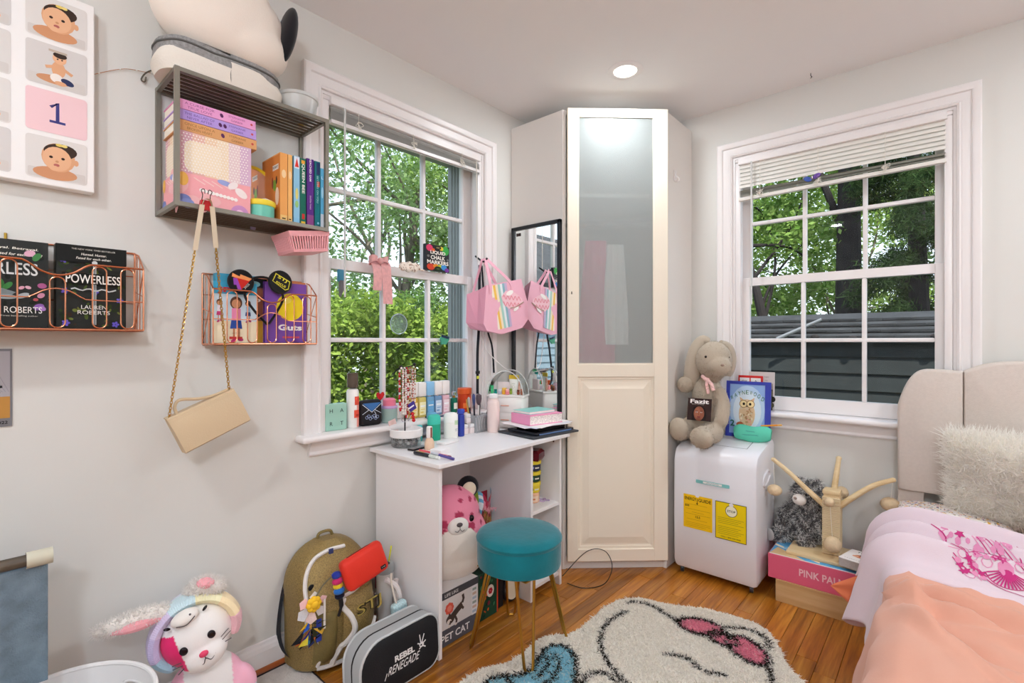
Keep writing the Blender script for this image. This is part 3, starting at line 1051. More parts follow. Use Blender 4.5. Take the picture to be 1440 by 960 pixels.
# ============================================================= desk
DESK = M('desk_white', 'eeecec', 0.35, spec=.45)
dk = thing('vanity_desk', 'small white desk with open cubbies under the left window', 'desk', (0, 0, 0))
MB().span((.022, -1.628, .714), (.467, -.800, .730), r=.0015, seg=1).obj('tabletop', DESK, dk, False)
MB().span((.03, -1.602, 0), (.437, -1.587, .714)).obj('end_panel', DESK, dk, False)
MB().span((.03, -1.066, 0), (.437, -1.051, .714)).obj('divider', DESK, dk, False)
MB().span((.03, -.845, 0), (.437, -.830, .714)).obj('end_panel', DESK, dk, False)
MB().span((.03, -1.587, .06), (.042, -.845, .714)).obj('back_panel', DESK, dk, False)
MB().span((.045, -1.051, .385), (.43, -.845, .400)).obj('shelf', DESK, dk, False)
MB().span((.045, -1.051, .045), (.43, -.845, .060)).obj('shelf', DESK, dk, False)
m = MB(); m.ball((.40, -.8455, .69), (.006, .002, .006), 10, 6); m.obj('screw_cap', M('screw_brown', '5a2a20', .4), dk)

# ============================================================= stool
TEAL = M('teal_velvet', '0a6f7a', .75, sheen=.35, var=.16, vscale=9, bump=.25, bscale=40, spec=.2)
GOLD = M('gold_metal', 'b98d3c', .3, 1)
st = thing('vanity_stool', 'round teal velvet stool on gold hairpin legs', 'stool', (.585, -1.32, 0))
R0 = .164
MB().lathe([(0, .31), (R0 - .012, .31), (R0 - .002, .316), (R0, .33), (R0, .395), (R0 - .001, .408)], 48).obj('seat_band', TEAL, st)
MB().lathe([(R0 - .001, .404), (R0 + .003, .409), (R0 + .004, .418), (R0 - .003, .430), (R0 - .02, .438), (R0 - .07, .442), (0, .443)], 48).obj('cushion', TEAL, st)
for k in range(4):
    a = rad(-39 + 90 * k)
    c, s_ = math.cos(a), math.sin(a)
    tx, ty = -s_, c
    m = MB()
    rt, rb = .115, .19
    pts = []
    for w, z, r_ in ((.035, .312, rt), (.016, .02, rb - .006), (.010, .006, rb), (-.010, .006, rb), (-.016, .02, rb - .006), (-.035, .312, rt)):
        pts.append((c * r_ + tx * w, s_ * r_ + ty * w, z))
    m.tube(pts, .0055, 8)
    m.box((c * rt, s_ * rt, .309), (.07, .07, .004))
    m.obj('leg', GOLD, st)

# ============================================================= portable air conditioner
ACM = M('appliance_white', 'e9e9ee', 0.3, spec=.5)
ac = thing('portable_air_conditioner', 'white portable air conditioner with two yellow stickers on its front', 'air conditioner', (.99, -.19, 0))
m = MB()
w, d = .20, .155
# side profile (y,z): sloped front lip, rounded crown, slightly bowed front
prof = [(-d + .012, .035), (-d, .06), (-d - .006, .3), (-d - .002, .58), (-d + .006, .606), (-d + .022, .632), (-d + .05, .645), (-d + .09, .655), (d - .02, .690), (d, .676), (d, .035)]
n = len(prof)
xs = [(-w, .018), (-w + .006, .006), (-w + .02, 0), (w - .02, 0), (w - .006, .006), (w, .018)]
vs = []
for x, ins in xs:
    for (a, b) in prof:
        cy, cz = 0, .34
        fy = 1 - ins / d; fz = 1 - ins / .33
        vs.append((x, cy + (a - cy) * fy, cz + (b - cz) * fz))
fs = []
for i in range(len(xs) - 1):
    for k in range(n):
        l = (k + 1) % n
        fs.append((i*n + k, i*n + l, (i+1)*n + l, (i+1)*n + k))
fs.append(tuple(range(n - 1, -1, -1))); fs.append(tuple((len(xs) - 1) * n + k for k in range(n)))
m.add(vs, fs); m.obj('body', ACM, ac, True, 30)
m = MB()
for (a, b, c_, d_) in ((-.13, -.062, .13, -.059), (-.13, .10, .13, .103), (-.13, -.062, -.127, .103), (.127, -.062, .13, .103)):
    zz = lambda y: .655 + (y + .065) * .175 + .0012
    m.add([(a, b, zz(b)), (c_, b, zz(b)), (c_, d_, zz(d_)), (a, d_, zz(d_))], [(0, 1, 2, 3)])
m.obj('lid_seam', M('seam_grey', '77777a', .6), ac, False)
for sx, sy in ((-1, -1), (1, -1), (-1, 1), (1, 1)):
    cs = MB(); cs.xf((sx * .165, sy * .12, .018), (0, 0, .3)); cs.tube([(-.008, 0, 0), (.008, 0, 0)], .018, 14); cs.box((0, 0, .016), (.022, .012, .012)); cs.obj('caster', M('caster_grey', '3a3a3e', .5), ac)
# side handle recess rim
m = MB(); m.tube(spline([(w - .001, -.06, .52), (w + .002, -.02, .545), (w - .001, .03, .55), (w + .002, .05, .52), (w - .001, 0, .49), (w + .002, -.05, .49)], 6, True), .006, 8, True); m.obj('handle_rim', ACM, ac)
# printed stickers on the front
fy = -d - .007
lab = Ink((-.2, fy, 0), (1, 0, 0), (0, 0, 1), base=.0012)
lab.rect(.12, .478, .16, .016, '7ec4c4', .003); lab.rect(.155, .481, .09, .010, 'eef0ee')
lab.text('DEHUMIDIFIER', .2, .483, .006, '5a8a92', w=.06)
lab.put(ac, 'front_label')
e = Ink((-.2, fy, 0), (1, 0, 0), (0, 0, 1), base=.0012)
e.rect(.058, .248, .142, .165, 'f2c313', .003)
e.text('ENERGY', .064, .385, .016, '241a08', w=.058, al='l', bold=.02); e.text('GUIDE', .194, .385, .016, '241a08', w=.062, al='r', bold=.02)
e.rect(.125, .372, .003, .026, '241a08'); e.poly([(.121, .376), (.132, .376), (.1265, .368)], '241a08'); e.ell(.127, .412, .010, .007, 'e9e9ee')
e.text('$58', .066, .352, .012, '3a2a08', al='l', bold=.02)
for k, (x, y, W_) in enumerate(((.085, .366, .09), (.07, .342, .12), (.10, .328, .06), (.07, .318, .12), (.075, .292, .10), (.07, .276, .12), (.07, .268, .12), (.07, .260, .10))):
    e.rect(x, y, W_, .0014, 'b58a12')
e.text('13.5', .13, .302, .011, '3a2a08', bold=.02)
e.put(ac, 'energy_sticker')
e = Ink((-.2, fy, 0), (1, 0, 0), (0, 0, 1), base=.0012)
e.rect(.214, .232, .142, .178, '5a4a10'); e.rect(.217, .235, .136, .172, 'f0d20c')
e.ell(.288, .372, .028, .028, '6a6030'); e.ell(.288, .372, .025, .025, 'f4f2d8'); e.ell(.288, .402, .010, .008, 'e9e9ee')
e.text('STOP', .288, .366, .011, '22240c', w=.038, bold=.02)
for k in range(9):
    e.rect(.226, .334 - k * .0085 - (.008 if k > 3 else 0), .118 - (k % 3) * .012, .002, 'a89418')
e.text('CALL 1-800-000-0000', .285, .243, .006, '3a3408', w=.09, bold=.01)
e.put(ac, 'stop_sticker')
# ============================================================= on the sill and the desk
CLEAR = M('clear_plastic', 'f6f8f8', .08, trans=.93, ior=1.35)
WHITEP = M('white_plastic', 'f0eeec', .35)
CHROME = MATS['chrome']
SZ, DZ = .8205, .7302
def cont(name, label, cat, loc, parts, rot=0, group=None, n=20, art=None):
    """a container out of turned parts: (part name, profile, material, squash-y)"""
    t = thing(name, label, cat, loc, (0, 0, rot), group)
    for p in parts:
        sy = p[3] if len(p) > 3 else 1.0
        MB().lathe(p[1], n, sy=sy).obj(p[0], p[2], t)
    return t
def can(r, z0, z1, e=.004):
    return [(0, z0), (r - e, z0), (r, z0 + e), (r, z1 - e), (r - e, z1), (0, z1)]
def wrap(t, r, z0, z1, shapes, name='label_print', n=24, sy=1.0, a0=-1.2, a1=1.2, mat=None):
    """printed band round a container: shapes = (u0,u1,v0,v1,colour) in 0..1"""
    m = MB()
    for k, (u0, u1, v0, v1, c) in enumerate(shapes):
        rr = r + .0005 + k * .0003
        def fn(u, v):
            a = a0 + (a1 - a0) * (u0 + (u1 - u0) * u)
            return (rr * math.cos(a), rr * sy * math.sin(a), z0 + (z1 - z0) * (v0 + (v1 - v0) * v))
        m.grid(fn, 8, 1, c)
    return m.obj(name, mat or INK, t)

# HART block
t = thing('letter_block', 'mint green block sign with the letters H A R T on the window sill', 'sign', (-.010, -1.768, SZ), (0, 0, rad(-4)))
MB().box((0, 0, .053), (.034, .088, .106), r=.002, seg=1).obj('block', M('mint_paint', '9cc7b6', .6), t)
k = Ink((.0172, -.044, 0), (0, 1, 0))
k.text('H', .022, .071, .015, '1c2a2a'); k.text('A', .066, .071, .015, '1c2a2a'); k.text('R', .022, .02, .015, '1c2a2a'); k.text('T', .066, .02, .015, '1c2a2a'); k.put(t, 'lettering')
# mist bottle
t = cont('mist_bottle', 'tall clear mist bottle with coral print and smoky brown cap on the sill', 'bottle', (-.006, -1.690, SZ),
     [('bottle', [(0, 0), (.022, 0), (.0245, .004), (.0245, .150), (.021, .158), (.013, .162), (0, .162)], M('milky_plastic', 'f2efec', .25)),
      ('pump', [(.013, .160), (.013, .175), (.008, .177), (.008, .190), (0, .19)], M('black_plastic', '17171a', .4)),
      ('cap', [(.0225, .166), (.0225, .224), (.020, .226), (0, .226)], M('smoky_plastic', '6b5a4e', .2, trans=.35))])
wrap(t, .0245, .004, .15, [(.55, .98, 0, .85, 'f0a093'), (.45, .75, .62, .86, 'e0543f'), (.42, .7, .26, .48, 'e0543f'), (.5, .8, .3, .36, 'b5382c')], a0=-1.9, a1=1.9)
# pouch
t = thing('envelope_pouch', 'black pouch with a blue envelope flap and white scribbles on the sill', 'pouch', (-.002, -1.612, SZ), (0, 0, rad(-6)))
MB().box((0, 0, .054), (.04, .098, .108), r=.014, seg=3).obj('body', M('black_fabric', '1d1a1c', .8), t)
k = Ink((.0203, -.049, 0), (0, 1, 0), base=.0006)
k.poly([(.008, .096), (.09, .096), (.049, .060)], '3d6ea8'); k.stroke([(.006, .092), (.049, .057), (.092, .092)], .0026, 'd8e2ee'); k.stroke([(.006, .05), (.036, .068)], .002, 'd8e2ee'); k.stroke([(.092, .05), (.06, .068)], .002, 'd8e2ee')
for i in range(7):
    k.ring(.026 + i * .008, .036 + .006 * math.sin(i * 2.1), .006, .0016, '9fb2d8')
k.stroke([(.06, .06), (.068, .045), (.066, .03)], .002, 'd8e2ee'); k.put(t, 'printed_front')
# jar with pink lid
t = cont('glitter_jar', 'small lilac and teal glitter jar with a pink lid next to the envelope pouch', 'jar', (-.004, -1.512, SZ),
     [('jar', can(.034, 0, .066), M('jar_glass', 'bcd8d0', .2, trans=.3)), ('filling', can(.030, .004, .05), M('teal_glitter', '5f9d92', .4, var=.5, vscale=90)), ('collar', [(.034, .062), (.036, .066), (.034, .074), (0, .074)], M('lilac_plastic', 'c3a2cf', .4)), ('lid', [(.028, .074), (.028, .1), (.02, .106), (0, .106)], M('pink_plastic', 'ec7f97', .35))])
t = thing('heart_ornament', 'shiny red heart ornament peeking up behind the glitter jar', 'ornament', (-.040, -1.536, SZ))
hp = [(.0, .095), (-.014, .108), (-.020, .120), (-.017, .130), (-.010, .132), (0, .123), (.010, .132), (.017, .130), (.020, .120), (.014, .108)]
MB().prism(hp, 0, .005, 'x').obj('heart', M('red_gloss', 'c32428', .25), t, False); MB().rod((.002, 0, 0), (.002, 0, .1), .0018).obj('stick', WHITEP, t)
# five body mists
bmc = [('f1c84c', 'fbe9b0', 'yellow', 'first'), ('efd978', 'fbf3c4', 'pale yellow', 'second'), ('7fb9e2', '6fb0dd', 'sky blue', 'third'), ('7fa8cf', 'cfe0f0', 'dusty blue', 'fourth'), ('f0c3cf', 'f6dfe4', 'pale pink', 'fifth')]
for i, (c, c2, nm, wh) in enumerate(bmc):
    y = -1.376 + i * .0485
    capm = M('cap_blue' if i == 2 else 'cap_white', '8cc0e4' if i == 2 else 'f1ece8', .3)
    t = thing('body_mist', f'{nm} body mist bottle, {wh} from the left in the row on the sill', 'bottle', (-.020, y, SZ), (0, 0, 0), 'body mist bottles on the window sill')
    MB().box((0, 0, .047), (.036, .044, .094), r=.006).obj('bottle', M('mist_' + nm.replace(' ', '_'), c, .15, trans=.25), t)
    MB().rod((0, 0, .094), (0, 0, .1), .012).obj('neck', CHROME, t)
    MB().box((0, 0, .131), (.036, .0455, .066), r=.005).obj('cap', capm, t)
    k = Ink((.0182, -.022, 0), (0, 1, 0)); k.rect(.004, .012, .036, .06, c2); k.rect(.008, .05, .028, .006, 'ffffff'); k.rect(.010, .036, .024, .004, c); k.rect(.008, .02, .018, .008, c); k.put(t, 'label_print')
t = cont('perfume_bottle', 'little dark green perfume bottle with a clear stopper on the sill', 'bottle', (-.012, -1.124, SZ),
     [('bottle', can(.017, 0, .075), M('green_glass', '1d7a62', .12, trans=.3)), ('neck', [(.007, .075), (.007, .085), (0, .085)], GOLD), ('stopper', can(.012, .085, .106), CLEAR)])
wrap(t, .017, .02, .05, [(.2, .8, 0, 1, 'e8e6d8')])
t = cont('orange_jar', 'translucent orange jar with a wide orange lid at the end of the sill', 'jar', (-.008, -1.055, SZ),
     [('jar', can(.034, 0, .092), M('orange_plastic', 'e0481f', .2, trans=.2)), ('lid', [(.037, .09), (.037, .116), (.034, .119), (0, .119)], M('orange_lid', 'dd5a26', .35))])
wrap(t, .034, .01, .06, [(.1, .5, .2, .7, 'f07a35')])
t = thing('nail_file', 'long navy and plum nail file lying along the front of the sill', 'nail file', (.050, -1.24, .8203))
MB().box((0, 0, .004), (.012, .165, .005), r=.002).obj('blade', M('navy_file', '33395c', .6), t); MB().box((0, .07, .0072), (.011, .04, .001)).obj('tip', M('plum_file', '7a2f58', .6), t, label='plum coloured tip')
tag(MB().box((.025, -1.30, .825), (.011, .07, .007), r=.003).obj('tweezer_case', M('dark_olive', '273021', .5)), 'short dark olive tube lying behind the nail file on the sill', 'case')

# ------------------------------------------------------------- desk
t = thing('jewelry_pot', 'round white pot with a clear base full of trinkets at the left desk end', 'pot', (.103, -1.500, DZ))
MB().lathe([(0, 0), (.060, 0), (.063, .004), (.063, .042), (.060, .042), (.060, .004), (0, .003)], 32).obj('clear_base', CLEAR, t)
MB().lathe([(.062, .040), (.069, .043), (.070, .072), (.066, .075), (.064, .072), (.064, .050), (0, .048)], 36).obj('tray', WHITEP, t)
m = MB()
R = np.random.RandomState(5)
for i in range(60):
    a = R.rand() * 2 * PI; q = .052 * math.sqrt(R.rand())
    m.ball((q * math.cos(a), q * math.sin(a), .010 + .024 * R.rand()), .005 + .003 * R.rand(), 7, 5, col=['2c2c2c', 'b0aeb0', '5a544e', 'd8d6d4'][i % 4])
stuff(m.obj('trinkets', INKGLOSS, t))
tag(MB().xf((.062, -1.528, DZ + .051), (rad(8), rad(-12), .3)).box((0, 0, .03), (.002, .05, .06)).obj('pink_card', M('pale_pink_card', 'f0cfc8', .7)), 'pale pink card standing in the white jewelry pot', 'card')
t = thing('necklace_stand', 'black topped stand hung with necklaces, standing in the white jewelry pot', 'necklace stand', (.100, -1.505, DZ + .048))
BLK = MATS['black_plastic']
MB().lathe([(0, 0), (.022, 0), (.022, .004), (.003, .008), (.003, .285), (0, .285)], 12).obj('post', BLK, t)
m = MB(); m.tube(spline([(0, -.058, .262), (.0, -.035, .282), (0, 0, .286), (0, .035, .292), (0, .05, .298)], 5), [.003] * 20 + [.003], 6); m.ball((0, .05, .298), .007, 8, 6); m.ball((0, -.02, .289), .008, 8, 6); m.obj('crossbar', BLK, t)
def necklace(y0, y1, zt, zb, cs, rr, nm, lab, x=.012, w=.03):
    m = MB(); n = int(2.1 * (zt - zb) / (rr * 1.9))
    for i in range(n):
        u = i / (n - 1)
        a = u * 2 - 1
        y = (y0 + y1) / 2 + (w * (1 if a > 0 else -1)) * (abs(a) ** .35) * .5 * (1 if abs(a) < 1 else 0) * (1.2 - .5 * abs(a)) + R.normal() * .0006
        z = zb + (zt - zb) * abs(a) ** 1.15
        m.ball((x + R.normal() * .001, y, z), rr, 7, 5, col=cs[i % len(cs)])
    o = m.obj('necklace', INKGLOSS)
    o.location = (.100, -1.505, DZ + .048)
    return tag(o, lab, 'necklace', 'necklaces on the black stand')
necklace(-.036, -.02, .285, .105, ['b7232a', 'f2ece6', 'c9353c'], .0052, 'n', 'red and white beaded necklace hanging on the left of the stand', .012, .022)
necklace(-.014, .004, .284, .075, ['c02830', 'efe6dc', 'efe6dc', 'a01f26'], .0046, 'n', 'red and cream beaded necklace hanging in the middle of the stand', .018, .018)
necklace(.012, .03, .288, .08, ['7a4a34', 'e8dccb', 'c99a6a'], .004, 'n', 'brown and cream shell necklace, longest on the stand', .014, .018)
necklace(-.03, -.008, .286, .09, ['f0ebe4', 'd9d2cc'], .0042, 'n', 'plain ivory beaded necklace between the red ones on the stand', .022, .020)
necklace(.024, .044, .288, .11, ['efe8e0', 'c98a70', 'efe8e0'], .0036, 'n', 'ivory and copper beaded necklace hanging rightmost on the stand', .016, .020)
necklace(-.05, .05, .282, .055, ['cfcdd2', 'b9b7c4'], .0028, 'n', 'thin silver chain hanging in a wide loop round the stand', .004, .09)
necklace(-.03, .045, .284, .10, ['b3413c', 'e9d6cf'], .0030, 'n', 'thin red and white thread necklace hanging at the right of the stand', .022, .05)
t = thing('purple_tag', 'purple and white charm with red beads hanging from a necklace', 'charm', (.128, -1.496, DZ + .185))
MB().xf((0, 0, 0), (rad(25), 0, 0)).box((0, 0, -.018), (.006, .034, .036), r=.002).obj('charm', M('violet_enamel', '3b2a86', .4), t)
MB().xf((.0035, 0, -.018), (rad(25), 0, 0)).box((0, 0, 0), (.001, .032, .006)).obj('stripe', WHITEP, t)
m = MB(); [m.ball((.0, .010 + i * .003, -.048 - i * .014), .008, 10, 6) for i in range(3)]; m.obj('bead', MATS['red_gloss'], t)
# small flat things at the front left
t = thing('compact_case', 'thin grey compact with a black edge lying beside the jewelry pot', 'compact', (.195, -1.512, DZ), (0, 0, rad(8)))
MB().box((0, 0, .004), (.034, .085, .008), r=.003).obj('shell', M('black_plastic', '17171a', .4), t); MB().box((0, 0, .0085), (.028, .078, .001)).obj('lid', M('silver_grey', 'b5b4b6', .3, .6), t)
t = cont('concealer_bottle', 'beige concealer bottle with a slim white and brown cap at the desk front', 'bottle', (.235, -1.482, DZ),
     [('bottle', [(0, 0), (.017, 0), (.0205, .006), (.0205, .028), (.016, .040), (.011, .048), (0, .048)], M('beige_liquid', 'e6c7ab', .3)), ('cap', can(.0125, .048, .095, .003), WHITEP)], n=24)
wrap(t, .0125, .05, .092, [(.35, .65, 0, 1, '9a5a48'), (.46, .54, 0, 1, '6b3426')])
tag(cont('teal_stick', 'x', 'x', (.072, -1.405, DZ), [('barrel', can(.012, 0, .055), M('teal_plastic', '1fa8a6', .4)), ('cap', can(.0125, .055, .072), M('aqua_cap', '47c3c4', .4))]), 'short teal lip balm stick half hidden behind the beige concealer', 'lip balm')
def deo(label, loc, w, d, h, c, cc, rot=0, shp=.6):
    t = thing('deodorant_stick', label, 'deodorant', loc, (0, 0, rot))
    MB().lathe([(0, 0), (w * .48, 0), (w * .5, .004), (w * .5, h * .62), (0, h * .62)], 24, sy=d / w).obj('body', M('deo_body_' + c, c, .35), t)
    MB().lathe([(w * .5, h * .625), (w * .5, h * .88), (w * .42, h * .97), (w * .25, h), (0, h)], 24, sy=d / w).obj('cap', M('deo_cap_' + cc, cc, .35), t)
    return t
deo('green deodorant stick with rounded cap standing on the desk', (.100, -1.345, DZ), .060, .036, .116, '1f9c7c', '3fc0aa', rad(60))
deo('blue deodorant stick standing behind the green one', (.052, -1.318, DZ), .050, .034, .120, '3f86bd', '6fb2d8', rad(60))
t = deo('white deodorant stick with faint green print in front of the blue one', (.120, -1.262, DZ), .066, .04, .118, 'f1f0ea', 'f4f4f0', rad(55))
wrap(t, .033, .02, .09, [(.4, .7, .6, .9, 'bcd6b0'), (.42, .62, .3, .34, '9aa39a'), (.42, .58, .2, .23, '9aa39a')], sy=.6, a0=-2.2, a1=.6)
tag(cont('blue_tube', 'x', 'x', (.122, -1.200, DZ), [('tube', can(.0165, 0, .104), M('cobalt_plastic', '2d3f9c', .3)), ('cap', can(.0168, .105, .128), M('cobalt_cap', '3a4fb4', .3))]), 'tall cobalt blue tube standing upright beside the white deodorant', 'tube')
tag(MB().xf((.195, -1.345, DZ), (0, 0, rad(10))).box((0, 0, .006), (.05, .10, .012), r=.004).obj('white_tray', WHITEP), 'small white tray lying in front of the green deodorant', 'tray')
tag(MB().xf((.325, -1.500, DZ), (0, 0, rad(12))).box((0, 0, .010), (.055, .062, .020), r=.002, seg=1).obj('white_box', M('white_card', 'f3efee', .6)), 'small flat white cardboard box at the front of the desk', 'box')
def pen(label, a, b, r, cols, nm='pen'):
    a = Vector(a); b = Vector(b)
    t = thing(nm, label, 'pen', tuple(a))
    d = b - a; k = 0
    for i, (pn, f0, f1, c) in enumerate(cols):
        MB().rod(tuple(d * f0), tuple(d * f1), r * (1.08 if pn == 'cap' else 1), 10).obj(pn, M('pen_' + c, c, .35), t)
    return t
pen('black marker with a clear end, front most of the pens on the desk corner', (.262, -1.578, DZ + .007), (.405, -1.573, DZ + .007), .0065, [('cap', 0, .62, '26262e'), ('barrel', .62, .9, 'd6dcd2'), ('tip', .9, 1, 'e8eae4')])
pen('coral pencil lying beside the small white box', (.232, -1.530, DZ + .0045), (.415, -1.525, DZ + .0045), .0042, [('barrel', 0, .93, 'e2606c'), ('tip', .93, 1, '8f2f3a')])
pen('thin gold and teal pen between the black marker and the violet one', (.248, -1.556, DZ + .0045), (.39, -1.557, DZ + .0045), .0042, [('cap', 0, .35, 'c8a24a'), ('barrel', .35, 1, '8fb4ba')])
pen('violet eyeliner pen pointing to the desk corner', (.345, -1.560, DZ + .0155), (.455, -1.545, DZ + .0055), .005, [('barrel', 0, .35, 'c9c9d2'), ('cap', .35, 1, '5a4f92')])
# cubes, organiser and brushes
for i, (x, y, z, lab) in enumerate(((.095, -1.155, 0, 'lower white gloss pot left of the clear organizer'), (.098, -1.115, 0, 'lower white gloss pot touching the clear organizer'), (.075, -1.118, .046, 'upper white gloss pot stacked beside the brushes'))):
    t = thing('gloss_pot', lab, 'pot', (x, y, DZ + z))
    MB().box((0, 0, .014), (.03, .03, .028), r=.004).obj('pot', M('pale_gloss', 'f4e6e4', .2), t); MB().box((0, 0, .037), (.028, .028, .018), r=.003).obj('cap', WHITEP, t)
t = thing('clear_organizer', 'clear embossed acrylic brush organizer near the window', 'organizer', (.085, -1.055, DZ), (0, 0, rad(6)))
ACRY = M('acrylic', 'dfe3e6', .12, trans=.65)
m = MB(); w, d, h = .05, .036, .085
for a, b in (((-d, -w, 0), (d, w, .004)), ((-d, -w, 0), (-d + .003, w, h)), ((d - .003, -w, 0), (d, w, h)), ((-d, -w, 0), (d, -w + .003, h)), ((-d, w - .003, 0), (d, w, h))): m.span(a, b)
m.obj('box', ACRY, t, False)
m = MB()
for i in range(9):
    y = -.044 + .0098 * i
    m.rod((d, y, .01), (d, y + (.012 if i % 2 else -.012), .075), .0016, 5)
m.obj('ribs', M('silver_grey', 'b5b4b6', .3, .6), t)
brs = [((.075, -1.085), (.070, -1.100), .16, '20242e', 'b8b0a8', .008, 'black handled brush at the left of the organizer', False), ((.085, -1.072), (.082, -1.078), .175, '1d2130', '3f4a78', .008, 'navy tipped brush second from the left in the organizer', False),
       ((.095, -1.060), (.098, -1.058), .175, 'e7e2de', '5a4a50', .015, 'big powder brush with a white handle and dark fluffy head', True), ((.085, -1.045), (.085, -1.040), .13, '17171a', '17171a', .006, 'short black liner brush in the organizer', False),
       ((.090, -1.030), (.110, -0.985), .135, '1a1a1e', '9aa0aa', .005, 'thin black pencil leaning right out of the organizer', False), ((.075, -1.09), (.060, -1.105), .15, 'caa24a', 'caa24a', .004, 'thin gold stick leaning left out of the organizer', False)]
for (a, b, h, c, hc, hr, lab, fl) in brs:
    t = thing('makeup_brush', lab, 'brush', (a[0], a[1], DZ + .005))
    p1 = Vector((b[0] - a[0], b[1] - a[1], h))
    MB().rod((0, 0, 0), tuple(p1 * .72), .0042, 8).obj('handle', M('pen_' + c, c, .35), t)
    m = MB(); m.tube([tuple(p1 * f) for f in (.72, .78, .9, 1.0, 1.04)], [.0045, hr * .75, hr, hr * .9, .002], 12); m.obj('bristles', M('pen_' + hc, hc, .35), t)
t = cont('spray_bottle', 'pale pink spray bottle with a white top in front of the cosmetic case', 'bottle', (.160, -1.018, DZ),
     [('bottle', [(0, 0), (.028, 0), (.031, .005), (.031, .140), (.029, .150), (.022, .158), (0, .158)], M('blush_plastic', 'f1dcd6', .4)), ('collar', [(.024, .157), (.024, .165), (0, .165)], M('blush_plastic', 'f1dcd6', .4)), ('cap', can(.022, .165, .188), WHITEP)])
# cosmetic case
CREAM = M('case_white', 'f4f0ec', .35)
ROSE = M('rose_gold', 'e3a891', .35, .4)
t = thing('cosmetic_case', 'white two drawer cosmetic case with a clear arched lid by the mirror', 'cosmetic case', (.122, -.865, DZ), (0, 0, rad(24)))
W2, D2, HB = .098, .052, .165
MB().span((-W2, -D2, .0), (W2, D2, HB), r=.014, seg=3).obj('body', CREAM, t)
for z0, z1 in ((.012, .078), (.084, .152)):
    d = MB().span((-W2 + .008, -D2 - .004, z0), (W2 - .008, -D2 + .01, z1), r=.004).obj('drawer', CREAM, t)
    MB().span((-.022, -D2 - .010, (z0 + z1) / 2 - .0025), (.022, -D2 - .003, (z0 + z1) / 2 + .0025), r=.001, seg=1).obj('drawer_pull', ROSE, d)
m = MB(); m.span((-W2 - .003, -D2 - .003, HB - .004), (W2 + .003, D2 + .003, HB + .006), r=.003); m.obj('rim', CREAM, t)
def arch(y, rr): return [(rr * .98 * math.cos(a), y, HB + .004 + rr * 1.28 * math.sin(a)) for a in [PI * i / 20 for i in range(21)]]
m = MB(); m.tube(arch(-D2, W2), .0032, 6); m.tube(arch(D2, W2), .0032, 6); m.obj('lid_rim', M('clear_rim', 'f2f4f4', .15, trans=.4), t)
m = MB(); A, B = arch(-D2, W2), arch(D2, W2)
m.add(A + B, [(i, i + 1, 22 + i, 21 + i) for i in range(20)]); m.obj('clear_lid', MATS['window_glass'], t)
Rm = Euler((0, 0, rad(24))).to_matrix()
def inside(x, y, z): 
    p = Rm @ Vector((x, y, z)); return (.122 + p.x, -.865 + p.y, DZ + HB + .007 + p.z)
tt = thing('cream_tube', 'white squeeze tube with a yellow foot standing upside down in the cosmetic case', 'tube', inside(.03, .005, 0), (0, 0, rad(24)))
m = MB(); secs = [(0, .012, .012), (.015, .013, .012), (.02, .018, .014), (.06, .025, .009), (.078, .027, .004)]
vs = [(a * math.cos(2*PI*k/16), b * math.sin(2*PI*k/16), z) for z, a, b in secs for k in range(16)]
fs = [(i*16+k, i*16+(k+1) % 16, i*16+16+(k+1) % 16, i*16+16+k) for i in range(4) for k in range(16)] + [tuple(range(16))]
m.add(vs, fs); m.obj('tube', M('tube_white', 'eef0ea', .4), tt)
MB().box((0, 0, .088), (.056, .006, .022), r=.002).obj('foot', M('tube_yellow', 'e9c93c', .4), tt)
k = Ink((-.02, -.0128, .03), (1, 0, 0), (0, .08, 1)); k.text('olive', .02, .022, .007, 'a9b59a'); k.ring(.02, .008, .007, .0012, 'a9b59a'); k.put(tt)
stf = [('lip_gloss', 'mint green gloss bottle at the left of the cosmetic case', 'gloss', (-.082, -.02, 0), .009, .045, '58cc8c', '3fb87a'), ('lip_gloss', 'dark teal cap bottle beside the mint gloss in the case', 'gloss', (-.06, -.03, 0), .008, .026, '11998c', '0b7a72'),
       ('lotion_pot', 'pale lilac pot in the cosmetic case', 'pot', (-.04, -.01, 0), .012, .026, 'd8d4ea', 'eceaf2'), ('lotion_pot', 'yellow pot in the cosmetic case', 'pot', (-.015, -.02, 0), .013, .034, 'eeb13c', 'f3c860'), ('lotion_pot', 'coral pink ball pot in the cosmetic case', 'pot', (.005, -.03, 0), .011, .026, 'ee8f96', 'f4b0b2'),
       ('lotion_pot', 'leaf green pot behind the white squeeze tube in the case', 'pot', (.016, -.008, 0), .008, .03, '8aa83a', '7a9630'), ('lip_gloss', 'tall nude gloss tube behind the brown ones in the case', 'gloss', (.056, .01, 0), .006, .07, 'e3b09c', 'd49a84'),
       ('lip_gloss', 'brown lipstick at the right of the cosmetic case', 'gloss', (.062, -.025, 0), .007, .026, '8d4a36', '6b3426'), ('lip_gloss', 'copper lipstick at the far right of the cosmetic case', 'gloss', (.08, -.022, 0), .007, .03, '9c5a40', 'b9755a')]
for nm, lab, cat, p, r_, h, c, cc in stf:
    cont(nm, lab, cat, inside(*p), [('body', can(r_, 0, h * .6, .002), M('g_' + c, c, .3)), ('cap', can(r_ * .95, h * .6, h, .002), M('g_' + cc, cc, .3))], n=12)
tag(MB().xf(inside(-.03, .03, 0), (0, 0, rad(24))).box((0, 0, .03), (.07, .012, .06), r=.002).obj('eyelash_box', M('pale_pink_card2', 'f2e4e4', .6)), 'pale pink carton standing at the back of the cosmetic case', 'box')
